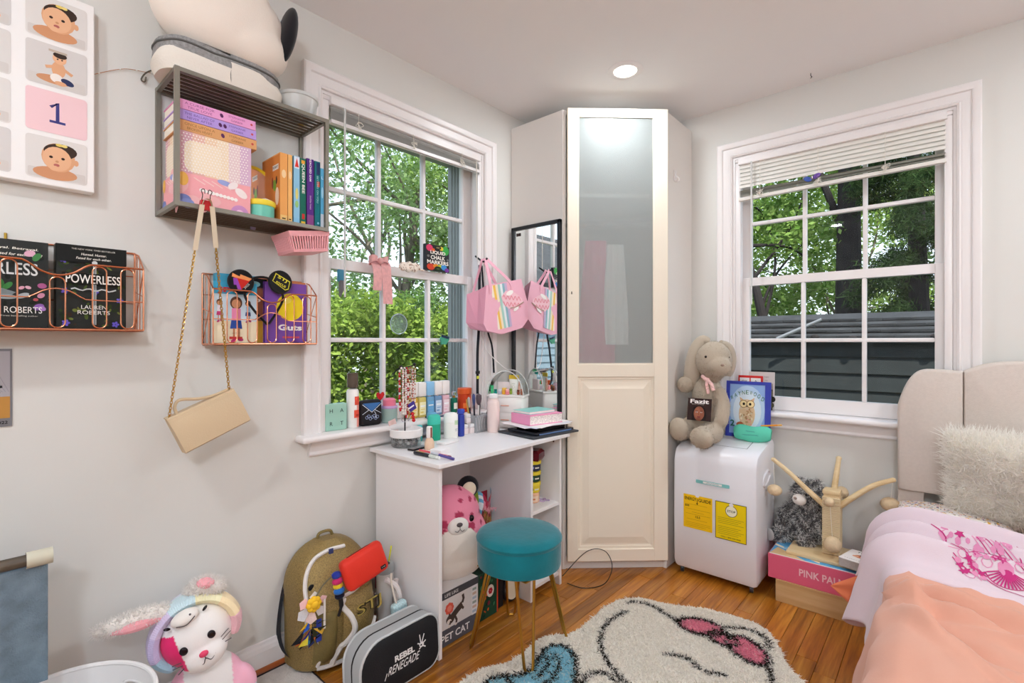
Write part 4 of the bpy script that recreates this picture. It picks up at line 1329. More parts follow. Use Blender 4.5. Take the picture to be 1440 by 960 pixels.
# tray, tablet, papers, notebooks
t = thing('laptop_tray', 'flat black laptop stand plate overhanging the right desk end', 'tray', (.335, -.880, DZ), (0, 0, rad(-7)))
MB().box((0, 0, .005), (.25, .315, .010), r=.004).obj('plate', M('charcoal_plastic', '3a3d42', .45), t)
t = thing('tablet', 'dark tablet with a blue edge lying on the black plate', 'tablet', (.345, -.875, DZ + .0102), (0, 0, rad(-7)))
MB().box((0, 0, .007), (.20, .262, .013), r=.005).obj('case', M('tablet_dark', '20222a', .4), t); MB().box((.101, 0, .005), (.002, .22, .006)).obj('edge', M('tablet_blue', '5f7fae', .3), t, label='light blue edge'); MB().box((0, 0, .0138), (.185, .245, .0006)).obj('screen', M('screen_black', '0d0e12', .1), t, False)
tag(MB().xf((.340, -.868, DZ + .0245), (0, 0, rad(-4))).box((0, 0, .009), (.15, .19, .018), r=.003).obj('black_case', M('black_fabric', '1d1a1c', .8)), 'flat black case between the tablet and the papers', 'case')
pap = [(.315, -.876, .046, -16, 'f1eeec'), (.325, -.872, .0475, -2, 'dfe4ee'), (.318, -.868, .049, 7, 'f3f0ee')]
for i, (x, y, z, r_, c) in enumerate(pap):
    tag(MB().xf((x, y, DZ + z - .0025), (0, 0, rad(r_))).box((0, 0, 0), (.215, .28, .0009)).obj('paper_sheet', M('paper_' + c, c, .7)), ['white paper sheet lowest in the pile, turned left', 'pale blue printed sheet in the middle of the paper pile', 'top white paper sheet right under the pink notebook'][i], 'paper')
t = thing('pink_notebook', 'thick pink notebook with speckled page edges on top of the papers', 'notebook', (.318, -.872, DZ + .0472), (0, 0, rad(-13)))
for z in (.002, .046): MB().box((0, 0, z), (.150, .205, .004), r=.001, seg=1).obj('cover', M('pink_cover', 'ec9cc0', .5), t, False)
MB().box((-.0, -.1015, .024), (.150, .002, .044)).obj('spine', M('pink_cover', 'ec9cc0', .5), t, False)
MB().box((0, .001, .024), (.144, .2, .0400)).obj('pages', M('speckled_pages', 'efe6e2', .8, var=.25, vscale=160), t, False)
t = thing('mint_notebook', 'mint green notebook on top of the pink one', 'notebook', (.300, -.872, DZ + .0954), (0, 0, rad(-8)))
for z in (.001, .0125): MB().box((0, 0, z), (.122, .170, .002), r=.0008, seg=1).obj('cover', M('mint_cover', '8fd3cb', .4), t, False)
MB().box((.001, 0, .0067), (.118, .166, .0100)).obj('pages', M('white_pages', 'f2efe8', .8), t, False)

# ============================================================= on the window sash
t = thing('chalk_marker_box', 'black box of liquid chalk markers with colour splashes standing on the window rail', 'box', (-.028, -1.224, 1.5175))
MB().box((0, 0, .063), (.022, .148, .126), r=.0015, seg=1).obj('carton', M('carton_black', '17181b', .45), t, False)
k = Ink((.0112, -.074, 0), (0, 1, 0), base=.0004)
for (x, y, a, b, c) in ((.022, .108, .02, .016, 'd6406a'), (.122, .104, .022, .022, '3fa54a'), (.095, .112, .014, .010, 'd8c838'), (.03, .018, .024, .016, 'c8412c'), (.06, .024, .016, .01, 'e08a2c'), (.085, .022, .014, .01, 'b8c838'), (.112, .022, .018, .014, '3f8fd0'), (.130, .010, .014, .010, '7a3f9c'), (.045, .10, .010, .008, 'e0622c')):
    k.ell(x, y, a, b, c)
k.ell(.074, .114, .02, .009, '2b2b1c'); k.ell(.074, .012, .022, .012, '23341f'); k.text('chalk', .074, .111, .007, 'd8c88a'); k.text('vivid', .074, .009, .006, '8aa86a')
k.text('LIQUID', .074, .078, .019, 'f3efe6', w=.094, bold=.03); k.text('CHALK', .074, .055, .019, 'f3efe6', w=.09, bold=.03); k.text('MARKERS', .074, .032, .019, 'f3efe6', w=.134, bold=.03)
k.ell(.014, .068, .008, .006, '6a6a6c'); k.ell(.136, .06, .008, .006, '6a6a6c')
k.put(t, 'printed_front')
def ribbon(m, pts, w, wdir, th=.0012, col=None):
    P = spline(pts, 8); wd = Vector(wdir) * w / 2
    n = len(P)
    off = Vector((th, 0, 0))
    vs = [tuple(p - wd) for p in P] + [tuple(p + wd) for p in P] + [tuple(p + wd + off) for p in P] + [tuple(p - wd + off) for p in P]
    fs = []
    for i in range(n - 1):
        for a in range(4):
            b = (a + 1) % 4
            fs.append((a*n + i, a*n + i + 1, b*n + i + 1, b*n + i))
    m.add(vs, fs, col)
PINKV = M('pink_lace', 'e0a7a6', .85, sheen=.3, var=.12, vscale=70)
t = thing('ribbon_bow', 'dusty pink ribbon bow with two tails hanging over the window rail', 'bow', (-.004, -1.56, 1.505))
m = MB(); ribbon(m, [(-.02, -.02, .022), (.0, -.02, .0), (.014, -.02, -.05), (.013, -.022, -.11)], .042, (0, 1, 0)); m.obj('tail', PINKV, t)
m = MB(); ribbon(m, [(-.02, .04, .020), (.0, .03, .0), (.012, .028, -.07), (.011, .034, -.165)], .048, (0, 1, 0)); m.obj('tail', PINKV, t)
for s_ in (-1, 1):
    m = MB(); m.grid(lambda u, v: (-.01 + .020 * math.sin(2 * PI * u), s_ * (.008 + .038 * (.5 - .5 * math.cos(2 * PI * u))), .022 + .014 * math.sin(2*PI*u) * .5 + (v - .5) * .034 * (.5 + .5 * (.5 - .5 * math.cos(2 * PI * u)))), 20, 4); m.obj('loop', PINKV, t)
MB().ball((.004, 0, .02), (.012, .014, .014)).obj('knot', PINKV, t)
LEO = M('spotted_cloth', 'efe4d6', .85, var=.12, vscale=60, bump=.3)
t = thing('hair_scrunchie', 'cream spotted scrunchie cloth bunched on the window rail', 'scrunchie', (-.008, -1.41, 1.508))
m = MB()
for i in range(15):
    a = 2 * PI * i / 15
    m.ball((.006 * math.cos(a) + .004, .042 * math.cos(a) + .008, .012 + .010 * math.sin(a) - .006 * (i % 2)), (.012, .016, .013), 10, 6, (rnd.random(), rnd.random(), 0))
for q in range(6):
    m.ball((.006, .045 + q * .008, .006 - q * .001), (.008, .010, .009 - q * .0008), 8, 6)
cl = blob('cloth', m, PLUSH, t, .004, 3, lambda co, n: '8a5a3a' if noise.noise(co * 150) > .28 else 'f1e6d9')
t = thing('hanging_ornament', 'teal and black ornament hanging by a thread in the left of the window', 'ornament', (-.018, -1.735, 1.475))
MB().rod((0, 0, 0), (0, 0, .06), .0008, 5).obj('thread', CORDM, t); MB().box((0, 0, -.03), (.012, .034, .052), r=.006).obj('head', M('teal_enamel', '3d87a5', .3), t)
m = MB(); m.tube([(0, .002, -.05), (0, 0, -.09), (0, -.004, -.118)], [.012, .010, .003], 8); m.obj('tassel', M('grey_tassel', '6e6e70', .6), t); MB().box((.001, .014, -.02), (.013, .010, .030), r=.003).obj('wing', MATS['black_plastic'], t)
t = thing('suncatcher', 'round clear iridescent suncatcher stuck on the middle window pane', 'suncatcher', (-.055, -1.427, 1.257))
SC = M('iridescent', 'cfe0e8', .1, trans=.85, ior=1.2)
MB().xf((0, 0, 0), (0, PI / 2, 0)).lathe([(0, 0), (.044, 0), (.049, .002), (.046, .0035), (0, .003)], 28).obj('disc', SC, t)
m = MB(); m.tube([(.0035, .046 * math.cos(2*PI*i/28), .046 * math.sin(2*PI*i/28)) for i in range(28)], .002, 6, True); m.obj('rim', M('pale_rim', 'd5e4ea', .2, trans=.4), t)
t = thing('gem_sticker', 'green and dark blue gem shaped sticker on the right window muntin', 'sticker', (-.040, -1.165, 1.187))
MB().xf((0, 0, 0), (rad(-8), 0, 0)).prism([(-.018, -.028), (.014, -.024), (.030, .002), (.026, .018), (-.022, .010), (-.028, .002)], 0, .006, 'x').obj('gem', M('sea_green', '4fae8e', .25, trans=.2), t, False); MB().xf((.006, 0, 0), (rad(-14), 0, 0)).box((0, 0, .012), (.002, .05, .012)).obj('band', M('deep_blue', '1d3350', .3), t, False)

# ============================================================= tote bag
PINKC = M('tote_pink', 'eeb4c6', .8, sheen=.15, bump=.15, bscale=200)
PINKD = M('tote_gusset', 'e3a2b8', .8, sheen=.15, bump=.15, bscale=200)
t = thing('tote_bag', 'pink rainbow striped tote bag hanging tilted between window and mirror', 'bag', (.10, -.90, 1.36))
def yz(y, z): return (y + .90, z - 1.36)
F = [yz(-1.027, 1.456), yz(-.758, 1.513), yz(-.690, 1.322), yz(-.765, 1.249), yz(-.927, 1.213), yz(-1.037, 1.229), yz(-1.06, 1.262)]
# front leans out; back edge toward the wall
front = [(.020 if i < 2 else .034, a, b) for i, (a, b) in enumerate(F)]
sh = [yz(-1.085, 1.412), yz(-.80, 1.49), yz(-.735, 1.31), yz(-.79, 1.25), yz(-.95, 1.225), yz(-1.06, 1.24), yz(-1.09, 1.27)]
back = [(-.060, a, b) for a, b in sh]
m = MB(); n = len(F)
mid = [((front[i][0] + back[i][0]) / 2 + .004, (front[i][1] + back[i][1]) / 2 + (.012 if i in (0, 6) else 0), (front[i][2] + back[i][2]) / 2) for i in range(n)]
m.add(front, [tuple(range(n))]); m.obj('front_panel', PINKC, t, False)
m = MB(); m.add(back, [tuple(range(n))]); m.obj('back_panel', PINKC, t, False)
m = MB(); vs = front + mid + back
fs = []
for i in range(1, n):
    j = (i + 1) % n
    fs += [(i, j, n + j, n + i), (n + i, n + j, 2*n + j, 2*n + i)]
m.add(vs, fs); m.obj('gusset', PINKD, t, False)
def strap(x, y0, z0, y1, z1, topz=1.600, topy=-.985):
    m = MB(); a = yz(y0, z0); c = yz(y1, z1); tp = yz(topy, topz)
    ribbon(m, [(x, a[0], a[1] - .05), (x, a[0], a[1]), (x * .5 - .02, (a[0] * .3 + tp[0] * .7) - .004, a[1] * .3 + tp[1] * .7), (x * .3 - .03, tp[0] - .004, tp[1])], .020, (0, .94, .34))
    ribbon(m, [(x * .3 - .03, tp[0] + .002, tp[1]), (x * .5 - .02, c[0] * .3 + tp[0] * .7, c[1] * .3 + tp[1] * .7), (x, c[0], c[1]), (x, c[0] + .01, c[1] - .05)], .020, (0, .8, .5))
    m.obj('handle', PINKC, t)
strap(.022, -1.000, 1.455, -.850, 1.487)
strap(-.056, -1.045, 1.42, -.87, 1.47)
Fp = [Vector(p) for p in front]
U = (Fp[1] - Fp[0]).normalized(); V = (Fp[4] - Fp[0]); V = (V - U * V.dot(U)).normalized() * -1
k = Ink(tuple(Fp[0]), tuple(U), tuple(V), base=.0015, step=.0003)
def q2(y, z):
    d = Vector((.03, *yz(y, z))) - Fp[0]; return (d.dot(U), d.dot(k.V))
cols = ['f6ead8', 'f2c25c', 'f4e4c8', 'a8cfc4', 'e8eef0', '8fb8c4', 'c7b3d2']
for i, c in enumerate(cols):
    a0, a1 = i / 7, (i + 1) / 7
    ty0, ty1 = -1.000 + .118 * a0, -1.000 + .118 * a1
    by0, by1 = -.955 + .105 * a0, -.955 + .105 * a1
    k.poly([q2(ty0, 1.455 + .027 * a0), q2(ty1, 1.455 + .027 * a1), q2(by1, 1.235 + .02 * a1), q2(by0, 1.235 + .02 * a0)], c)
k.poly([q2(-.925, 1.405), q2(-.89, 1.44), q2(-.82, 1.435), q2(-.765, 1.41), q2(-.755, 1.39), q2(-.80, 1.355), q2(-.87, 1.345), q2(-.91, 1.37)], 'f3c6cf')
for j, zz in enumerate((1.405, 1.37)):
    pts = [q2(-.912 + i * .006, zz + .011 * math.sin(i * 1.3 + j)) for i in range(24)]
    k.stroke(pts, .006, 'e58a98')
k.stroke([q2(-.86, 1.35), q2(-.81, 1.36), q2(-.75, 1.39)], .004, '9a8a6a')
k.ell(*q2(-.86, 1.43), .03, .012, 'faf4f0', 10); k.ell(*q2(-.815, 1.348), .024, .008, 'faf4f0', 15)
k.put(t, 'rainbow_print')
hk = tag(MB().tube(spline([(.0, -.985, 1.62), (.03, -.985, 1.60), (.06, -.985, 1.585), (.085, -.985, 1.60)], 5), .005, 8).obj('coat_hook', MATS['black_plastic']), 'black hook on the wall holding the pink tote bag', 'hook')
BLKS = M('black_webbing', '1c2028', .8)
t = thing('bag_strap', 'black webbing straps hanging below the pink tote bag', 'strap', (.03, -.98, 1.57))
m = MB(); ribbon(m, [(0, -.005, 0), (.01, -.02, -.30), (.02, -.04, -.45), (.03, -.05, -.60), (.02, -.04, -.66)], .018, (0, 1, 0)); m.obj('strap', BLKS, t)
m = MB(); ribbon(m, [(0, .01, 0), (.005, .04, -.30), (.012, .075, -.42), (.012, .09, -.56)], .013, (0, 1, 0)); m.obj('strap', BLKS, t)
MB().box((.032, -.05, -.55), (.008, .026, .016), r=.002).obj('buckle', MATS['black_plastic'], t); MB().box((.036, -.052, -.575), (.006, .012, .014)).obj('tag', M('lime_tag', 'd6d84a', .6), t, label='lime yellow tag')
tag(MB().tube(spline([(.03, -1.0, 1.25), (.05, -.95, 1.13), (.09, -.88, 1.05), (.10, -.83, 1.02)], 8), .0022, 6).obj('white_cable', WHITEP), 'thin white cable slanting from the tote bag to the cosmetic case', 'cable')
# ============================================================= inside the cubbies and under the desk
jz = .4002
t = thing('slime_tub', 'peach tub with clear side, lowest of the stacked tubs in the cubby', 'tub', (.33, -.925, jz))
MB().lathe(can(.036, 0, .048), 24).obj('tub', M('peach_tub', 'eebf9a', .4), t); wrap(t, .036, .008, .034, [(.1, .9, 0, 1, 'f3d9c0'), (.2, .7, .3, .6, 'd88a5a')], a0=-2.4, a1=.4)
zz = jz + .0485
for i, (c, lab) in enumerate((('e6cf3c', 'yellow slime tub second from the bottom of the stack'), ('24422f', 'dark green labelled slime tub in the middle of the stack'), ('2c3550', 'navy labelled slime tub under the dark red box'))):
    t = thing('slime_tub', lab, 'tub', (.33 - .002 * i, -.922 + .004 * i, zz), group='yellow lidded slime tubs')
    MB().lathe([(0, 0), (.033, 0), (.037, .004), (.038, .034), (0, .034)], 24).obj('tub', M('tub_' + c, c, .4), t)
    MB().lathe([(.040, .034), (.041, .036), (.041, .048), (.039, .050), (0, .050)], 24).obj('lid', M('lid_yellow', 'efd83f', .4), t)
    wrap(t, .0378, .008, .03, [(.1, .9, 0, 1, c), (.25, .55, .25, .75, ['7a7a2c', '4fa0a0', '8f9ad8'][i]), (.6, .8, .3, .6, 'e8e6da')], a0=-2.4, a1=.6)
    zz += .0505
t = thing('dark_red_box', 'dark red faceted plastic box on top of the slime tub stack', 'box', (.325, -.910, zz), (0, 0, rad(20)))
m = MB(); s1, s2 = .038, .044
m.add([(-s1, -s1, 0), (s1, -s1, 0), (s1, s1, 0), (-s1, s1, 0), (-s2, -s2, .012), (s2, -s2, .012), (s2, s2, .012), (-s2, s2, .012), (-s2, -s2, .038), (s2, -s2, .038), (s2, s2, .038), (-s2, s2, .038), (-.032, -.032, .05), (.032, -.032, .05), (.032, .032, .05), (-.032, .032, .05)],
      [(3, 2, 1, 0)] + [(4*i + k, 4*i + (k+1) % 4, 4*i + 4 + (k+1) % 4, 4*i + 4 + k) for i in range(3) for k in range(4)] + [(12, 13, 14, 15)])
m.obj('box', M('oxblood_plastic', '6a1420', .25), t, False)
t = thing('hair_tie', 'small lilac hair tie lying on the cubby shelf', 'hair tie', (.36, -.885, jz))
MB().tube([(.016 * math.cos(a), .016 * math.sin(a), .005 + .004 * math.sin(2 * a)) for a in [2*PI*i/20 for i in range(20)]], .004, 7, True).obj('loop', M('lilac_cloth', 'b9a3c4', .8), t); MB().xf((.02, .012, .004), (0, 0, .6)).box((0, 0, 0), (.03, .01, .006), r=.003).obj('end', M('lilac_cloth', 'b9a3c4', .8), t)
# leopard plush
PK, SPOT, CRM = 'ef8fa8', 'b03a58', 'f1e7dc'
def leo_col(co, n):
    x, y, z = co
    if x > .05 and (y / .125) ** 2 + ((z - .06) / .155) ** 2 < 1: return CRM
    for (sy, sz, a, b) in ((-.075, .335, .022, .014), (-.105, .275, .018, .016), (.005, .262, .020, .014), (.018, .313, .011, .008), (.066, .308, .008, .012), (-.06, .20, .015, .012), (.06, .205, .018, .018), (.065, .25, .011, .009), (.10, .30, .010, .009), (.115, .205, .008, .008), (.12, .245, .011, .009), (-.035, .168, .021, .012), (-.055, .23, .014, .016), (.035, .348, .007, .007), (-.11, .15, .016, .02), (.09, .165, .013, .010), (0, -.035, .03, .012)):
        if x > -.02 and ((y - sy) / a) ** 2 + ((z - sz) / b) ** 2 < 1: return SPOT
    return PK
t = thing('leopard_plush', 'round pink leopard plush with dark pink spots and cream belly under the desk', 'plush toy', (.270, -1.400, .212), (0, 0, rad(-22)))
m = MB(); m.ball((0, 0, .13), (.115, .165, .165), 28, 18); m.ball((0, -.005, .235), (.10, .135, .125), 28, 18); m.ball((0, 0, .06), (.11, .16, .09), 24, 14)
blob('body', m, VELOUR, t, .0065, 6, leo_col)
for sy in (-1, 1):
    m = MB(); m.xf((-.01, sy * .085, .338), (rad(-28 * sy), 0, 0)); m.ball((0, 0, 0), (.022, .05, .048), 18, 12); e = m.obj('ear', M('black_plush', '17151a', .95, sheen=.3), t)
    m = MB(); m.xf((.008, sy * .085, .336), (rad(-28 * sy), 0, 0)); m.ball((0, 0, -.004), (.016, .032, .032), 16, 10); m.obj('inner_ear', M('cream_plush', 'e9d9c0', .95, sheen=.3), e)
MB().ball((.098, .0, .218), (.018, .045, .036), 20, 12).obj('muzzle', M('white_plush', 'f3eee8', .95, sheen=.3), t)
MB().ball((.116, .0, .230), (.006, .013, .009), 12, 8).obj('nose', M('grey_thread', '5a5254', .7), t)
m = MB(); m.tube(spline([(.117, -.02, .208), (.119, -.01, .203), (.120, 0, .212), (.119, .01, .203), (.117, .02, .208)], 4), .0012, 5); m.tube([(.119, 0, .224), (.120, 0, .211)], .0012, 5); m.obj('mouth', M('grey_thread', '5a5254', .7), t)
for y in (-.083, .062):
    MB().ball((.078 if y < 0 else .086, y, .238), (.008, .012, .014), 14, 10).obj('eye', M('eye_black', '1a0e14', .2), t)
# snack pouch
t = thing('gift_bag', 'crumpled red, green and blue patterned gift bag behind the pink leopard', 'bag', (.20, -1.160, .002))
def gcol(u, v):
    a = noise.noise(Vector((u * 9, v * 9, 2.0)))
    if abs(u - .30) < .055: return '6fb6d8' if int(v * 26) % 2 else 'e9f0f2'
    if u > .93: return '7ac0dc' if int(v * 20) % 2 else 'eef2f4'
    if u < .25: return '8fae3a' if v > .86 else ('a8443f' if a > 0 else '6b4a3c')
    if v > .86: return 'b8324e' if a > -.1 else 'e08a9a'
    return ['a3293a', '7a2230', '8a6a34', 'c46a4a'][int((a + .5) * 4) % 4]
m = MB()
def gfn(u, v):
    a = -1.3 + 2.6 * u
    return (.05 * math.cos(a * 1.2) + .012 * noise.noise(Vector((u * 6, v * 6, 0))), (u - .5) * .155 + .010 * noise.noise(Vector((u * 4, v * 5, 9))), v * .46 + .03 * math.sin(u * 7) * v)
m.grid(gfn, 34, 30, colfn=gcol); m.grid(lambda u, v: (-.02, (u - .5) * .155, v * .46), 8, 8, 'a3293a')
m.obj('bag_wall', INKGLOSS, t)
k = Ink((.058, -.06, .36), (0, 1, 0), (-.15, 0, 1), base=.006); k.text('HAPPY', .075, .03, .018, 'e8a0ac', w=.09, bold=.02, rot=-14); k.put(t, 'lettering')
# PET CAT box, floral book box
t = thing('cat_toy_box', 'grey and white PET CAT toy box with a pouncing cat picture under the desk', 'box', (.330, -1.455, .001))
MB().span((-.20, -.103, 0), (.060, .103, .208), r=.0015, seg=1).obj('carton', M('carton_white', 'e9e6e6', .45), t, False)
k = Ink((.0602, -.103, 0), (0, 1, 0))
k.rect(0, .180, .206, .028, '4a4a50'); k.text('LIFE LIKE', .06, .187, .012, 'e0dfe2', w=.07, bold=.02)
k.rect(0, 0, .206, .064, '5a5a62'); k.text('PET CAT', .006, .016, .028, 'f5f5f5', w=.15, al='l', bold=.02)
k.rect(.168, .062, .03, .118, 'f3f2f4')
for i in range(6): k.rect(.172, .07 + i * .018, .022, .010, ['b9c8d8', 'd8c0b0', 'a0b0a8'][i % 3])
for a in range(8): k.ell(.048 + .014 * math.cos(a * PI / 4), .138 + .014 * math.sin(a * PI / 4), .009, .009, 'e2604e')
k.ell(.048, .138, .012, .012, 'ee8a78')
FURC = '4c3f3a'
k.stroke([(.06, .10), (.09, .118), (.115, .13)], .026, FURC); k.stroke([(.115, .135), (.122, .15), (.118, .168)], .012, FURC); k.ell(.052, .095, .022, .018, FURC); k.ell(.046, .088, .012, .009, 'e8e0da'); k.poly([(.04, .108), (.046, .122), (.054, .112)], FURC); k.stroke([(.11, .124), (.122, .11)], .010, FURC); k.stroke([(.075, .10), (.085, .08), (.082, .068)], .010, FURC); k.stroke([(.055, .088), (.048, .074)], .009, FURC); k.ell(.046, .07, .008, .006, 'e8e0da'); k.ell(.08, .066, .007, .005, 'e8e0da')
k.put(t, 'printed_front')
t = thing('floral_box', 'dark green floral box with an orange edge standing beside the cat toy box', 'box', (.29, -1.275, .001), (0, 0, 0))
MB().span((-.16, -.058, 0), (.084, .052, .196), r=.002, seg=1).obj('carton', M('carton_green', '1f4a36', .5), t, False)
MB().span((-.16, .052, .0), (.0845, .060, .197)).obj('edge', M('carton_orange', 'd8482a', .5), t, False, label='orange edge')
k = Ink((.0843, -.058, 0), (0, 1, 0))
k.rect(.0005, .001, .109, .194, '1f4a36')
R = np.random.RandomState(8)
for i in range(34):
    k.ell(.006 + R.rand() * .096, .008 + R.rand() * .18, .004 + .007 * R.rand(), .003 + .006 * R.rand(), ['d8432c', 'e0622c', '2e6a48', '143428', '8a2a3a', '3f8058'][i % 6], R.rand() * 180, 10)
k.ell(.068, .11, .022, .026, 'f3ede4'); 
for a in range(6): k.ell(.068 + .007 * math.cos(a * PI / 3), .11 + .008 * math.sin(a * PI / 3), .006, .006, 'c2263a')
k.put(t, 'printed_front')
tag(MB().span((.10, -1.213, .001), (.36, -1.165, .19), r=.002, seg=1).obj('black_book', M('black_cover', '18181c', .5)), 'black covered book standing between the floral box and the round tin', 'book')
t = thing('round_drum', 'round black rimmed drum with a cream face leaning under the desk', 'drum', (.335, -1.115, .055), (0, rad(80), 0))
MB().lathe([(0, 0), (.05, 0), (.053, .003), (.053, .03), (.05, .033), (0, .033)], 32).obj('rim', MATS['black_plastic'], t); MB().lathe([(0, .0335), (.044, .0335), (.044, .0345), (0, .035)], 32).obj('face', M('cream_skin', 'e8dcc4', .6), t)
tag(MB().xf((.012, -1.60, .0), (0, rad(-4), 0)).span((0, .012, .12), (.006, .03, .40)).obj('magenta_folder', M('magenta_card', 'b03a72', .6)), 'magenta folder stuck between the wall and the desk end', 'folder')
tag(MB().tube(spline([(.42, -.80, .02), (.47, -.66, .11), (.54, -.60, .115), (.595, -.62, .06), (.60, -.70, .006), (.55, -.80, .004), (.46, -.815, .004)], 8), .0022, 6).obj('power_cable', MATS['black_plastic']), 'thin black cable looping on the floor before the wardrobe', 'cable')
# ============================================================= the left wall
CANV = M('canvas_white', 'f0eeec', .7)
SKIN = ['d9a37c', 'c98f68', 'e2b08a', 'b97f58']
t = thing('photo_canvas', 'white canvas print of baby photos with the number 1 on a pink square', 'canvas print', (.002, -2.70, 1.855))
MB().span((0, -.27, -.262), (.038, .178, .262), r=.002, seg=1).obj('canvas', CANV, t, False)
k = Ink((.038, -.27, -.262), (0, 1, 0), base=.0008)
def cell(c, r): return (.014 + c * .1445 - (.004 if c < 2 else 0) * 0, .020 + r * .1235)
def baby(x, y, w, h, kind, bgc):
    k.rect(x, y, w, h, bgc, .008)
    k.rect(x + .004, y + .003, w - .008, h * .22, 'cfc9c4', .004)
    cx, cy = x + w * .52, y + h * .5
    if kind == 0:      # close face
        k.ell(cx - .006, y + .018, w * .36, .017, SKIN[1], 0, 20); k.ell(cx, cy + .006, .034, .038, SKIN[0]); k.ell(cx + .004, cy + .024, .034, .020, '3a2a22', 8); k.ell(cx - .003, cy + .002, .029, .032, SKIN[2])
        for s_ in (-1, 1): k.ell(cx - .003 + s_ * .012, cy + .005, .0038, .0034, '2a1a14')
        k.ell(cx - .003, cy - .005, .0035, .003, SKIN[1]); k.ell(cx - .004, cy - .015, .006, .004, 'b0605a'); k.ell(cx - .008, cy - .024, .010, .007, SKIN[2]); k.ell(cx + .036, cy, .005, .008, SKIN[0]); k.ell(cx + .002, cy + .040, .008, .004, 'e2c86a'); k.ell(cx + .012, cy + .040, .006, .004, 'e8d27c')
    elif kind == 1:    # sitting baby
        k.ell(cx - .008, y + .020, .036, .011, SKIN[1]); k.ell(cx, cy - .006, .014, .022, SKIN[0]); k.ell(cx - .004, y + .026, .013, .012, 'efe7e0'); k.ell(cx + .018, y + .022, .014, .008, '2c3458', -20); k.stroke([(cx - .008, cy), (cx - .026, cy - .006)], .008, SKIN[0]); k.stroke([(cx + .008, cy), (cx + .028, cy - .012)], .008, SKIN[0]); k.ell(cx + .002, cy + .024, .014, .015, SKIN[2]); k.ell(cx + .003, cy + .033, .014, .008, '3a2a22'); k.ell(cx - .002, cy + .022, .002, .002, '2a1a14'); k.ell(cx + .007, cy + .022, .002, .002, '2a1a14'); k.ell(cx + .004, y + .014, .012, .006, SKIN[0]); k.rect(x + w * .36, y + h * .84, w * .3, .006, 'b9aa9a')
    else:              # crawling figure with bright nappy
        k.ell(cx - .02, cy + .024, .016, .018, SKIN[1]); k.stroke([(cx - .02, cy + .02), (cx + .012, cy - .016)], .024, SKIN[0]); k.ell(cx + .012, cy - .022, .026, .012, '2d3560', -25); k.stroke([(cx - .002, cy - .010), (cx + .026, cy - .028)], .004, 'b03a6a'); k.ell(cx - .016, cy - .032, .024, .012, SKIN[2], 10); k.ell(cx + .030, cy - .034, .012, .007, SKIN[2], -30); k.ell(cx - .024, cy + .034, .015, .010, '3a2a22')
bgs = ['d8d4d0', 'd2cecb', 'dcd8d4']
kinds = [[0, 1, 2, 1], [2, 2, 1, 2], [0, None, 1, 0]]
for c in range(3):
    for r in range(4):
        x, y = .012 + c * .1475, .016 + r * .1245
        if c == 2: x = .309
        k.k = 0
        if kinds[c][r] is None:
            k.rect(x, y, .123, .112, 'edc9cd', .008); k.stroke([(x + .048, y + .070), (x + .062, y + .084), (x + .062, y + .032)], .0075, '3b3a78'); k.stroke([(x + .046, y + .032), (x + .078, y + .032)], .0065, '3b3a78')
        else:
            baby(x, y, .123, .112, kinds[c][r], bgs[(c + r) % 3])
k.put(t, 'photo_print')
sw = thing('fairy_light_wire', 'thin copper fairy light wire strung from the photo canvas to the shelf', 'string lights', (.006, -2.50, 1.94))
m = MB(); pts = spline([(0, -.02, .0), (.0, .05, .045), (.002, .11, .058), (.0, .17, .080)], 8); m.tube(pts, .0009, 5); m.obj('wire', M('copper', 'b87a4a', .35, 1), sw)
m = MB(); [m.ball(tuple(pts[i]), .0026, 6, 4) for i in range(2, len(pts), 5)]; stuff(m.obj('bead', M('pale_bead', 'e8e4dc', .3), sw))
t = thing('wire_hook', 'grey wire hook with a dangling loop at the upper left of the shelf', 'hook', (.008, -2.375, 2.02))
MB().tube(spline([(0, .035, .03), (.004, .01, .035), (.006, -.005, .02), (.004, .005, -.004), (.004, -.006, -.012), (.004, -.024, -.030), (.004, -.034, -.052), (.004, -.026, -.056), (.004, -.022, -.040)], 5), .0022, 6).obj('wire', M('grey_wire', '6f6a60', .4, .7), t)

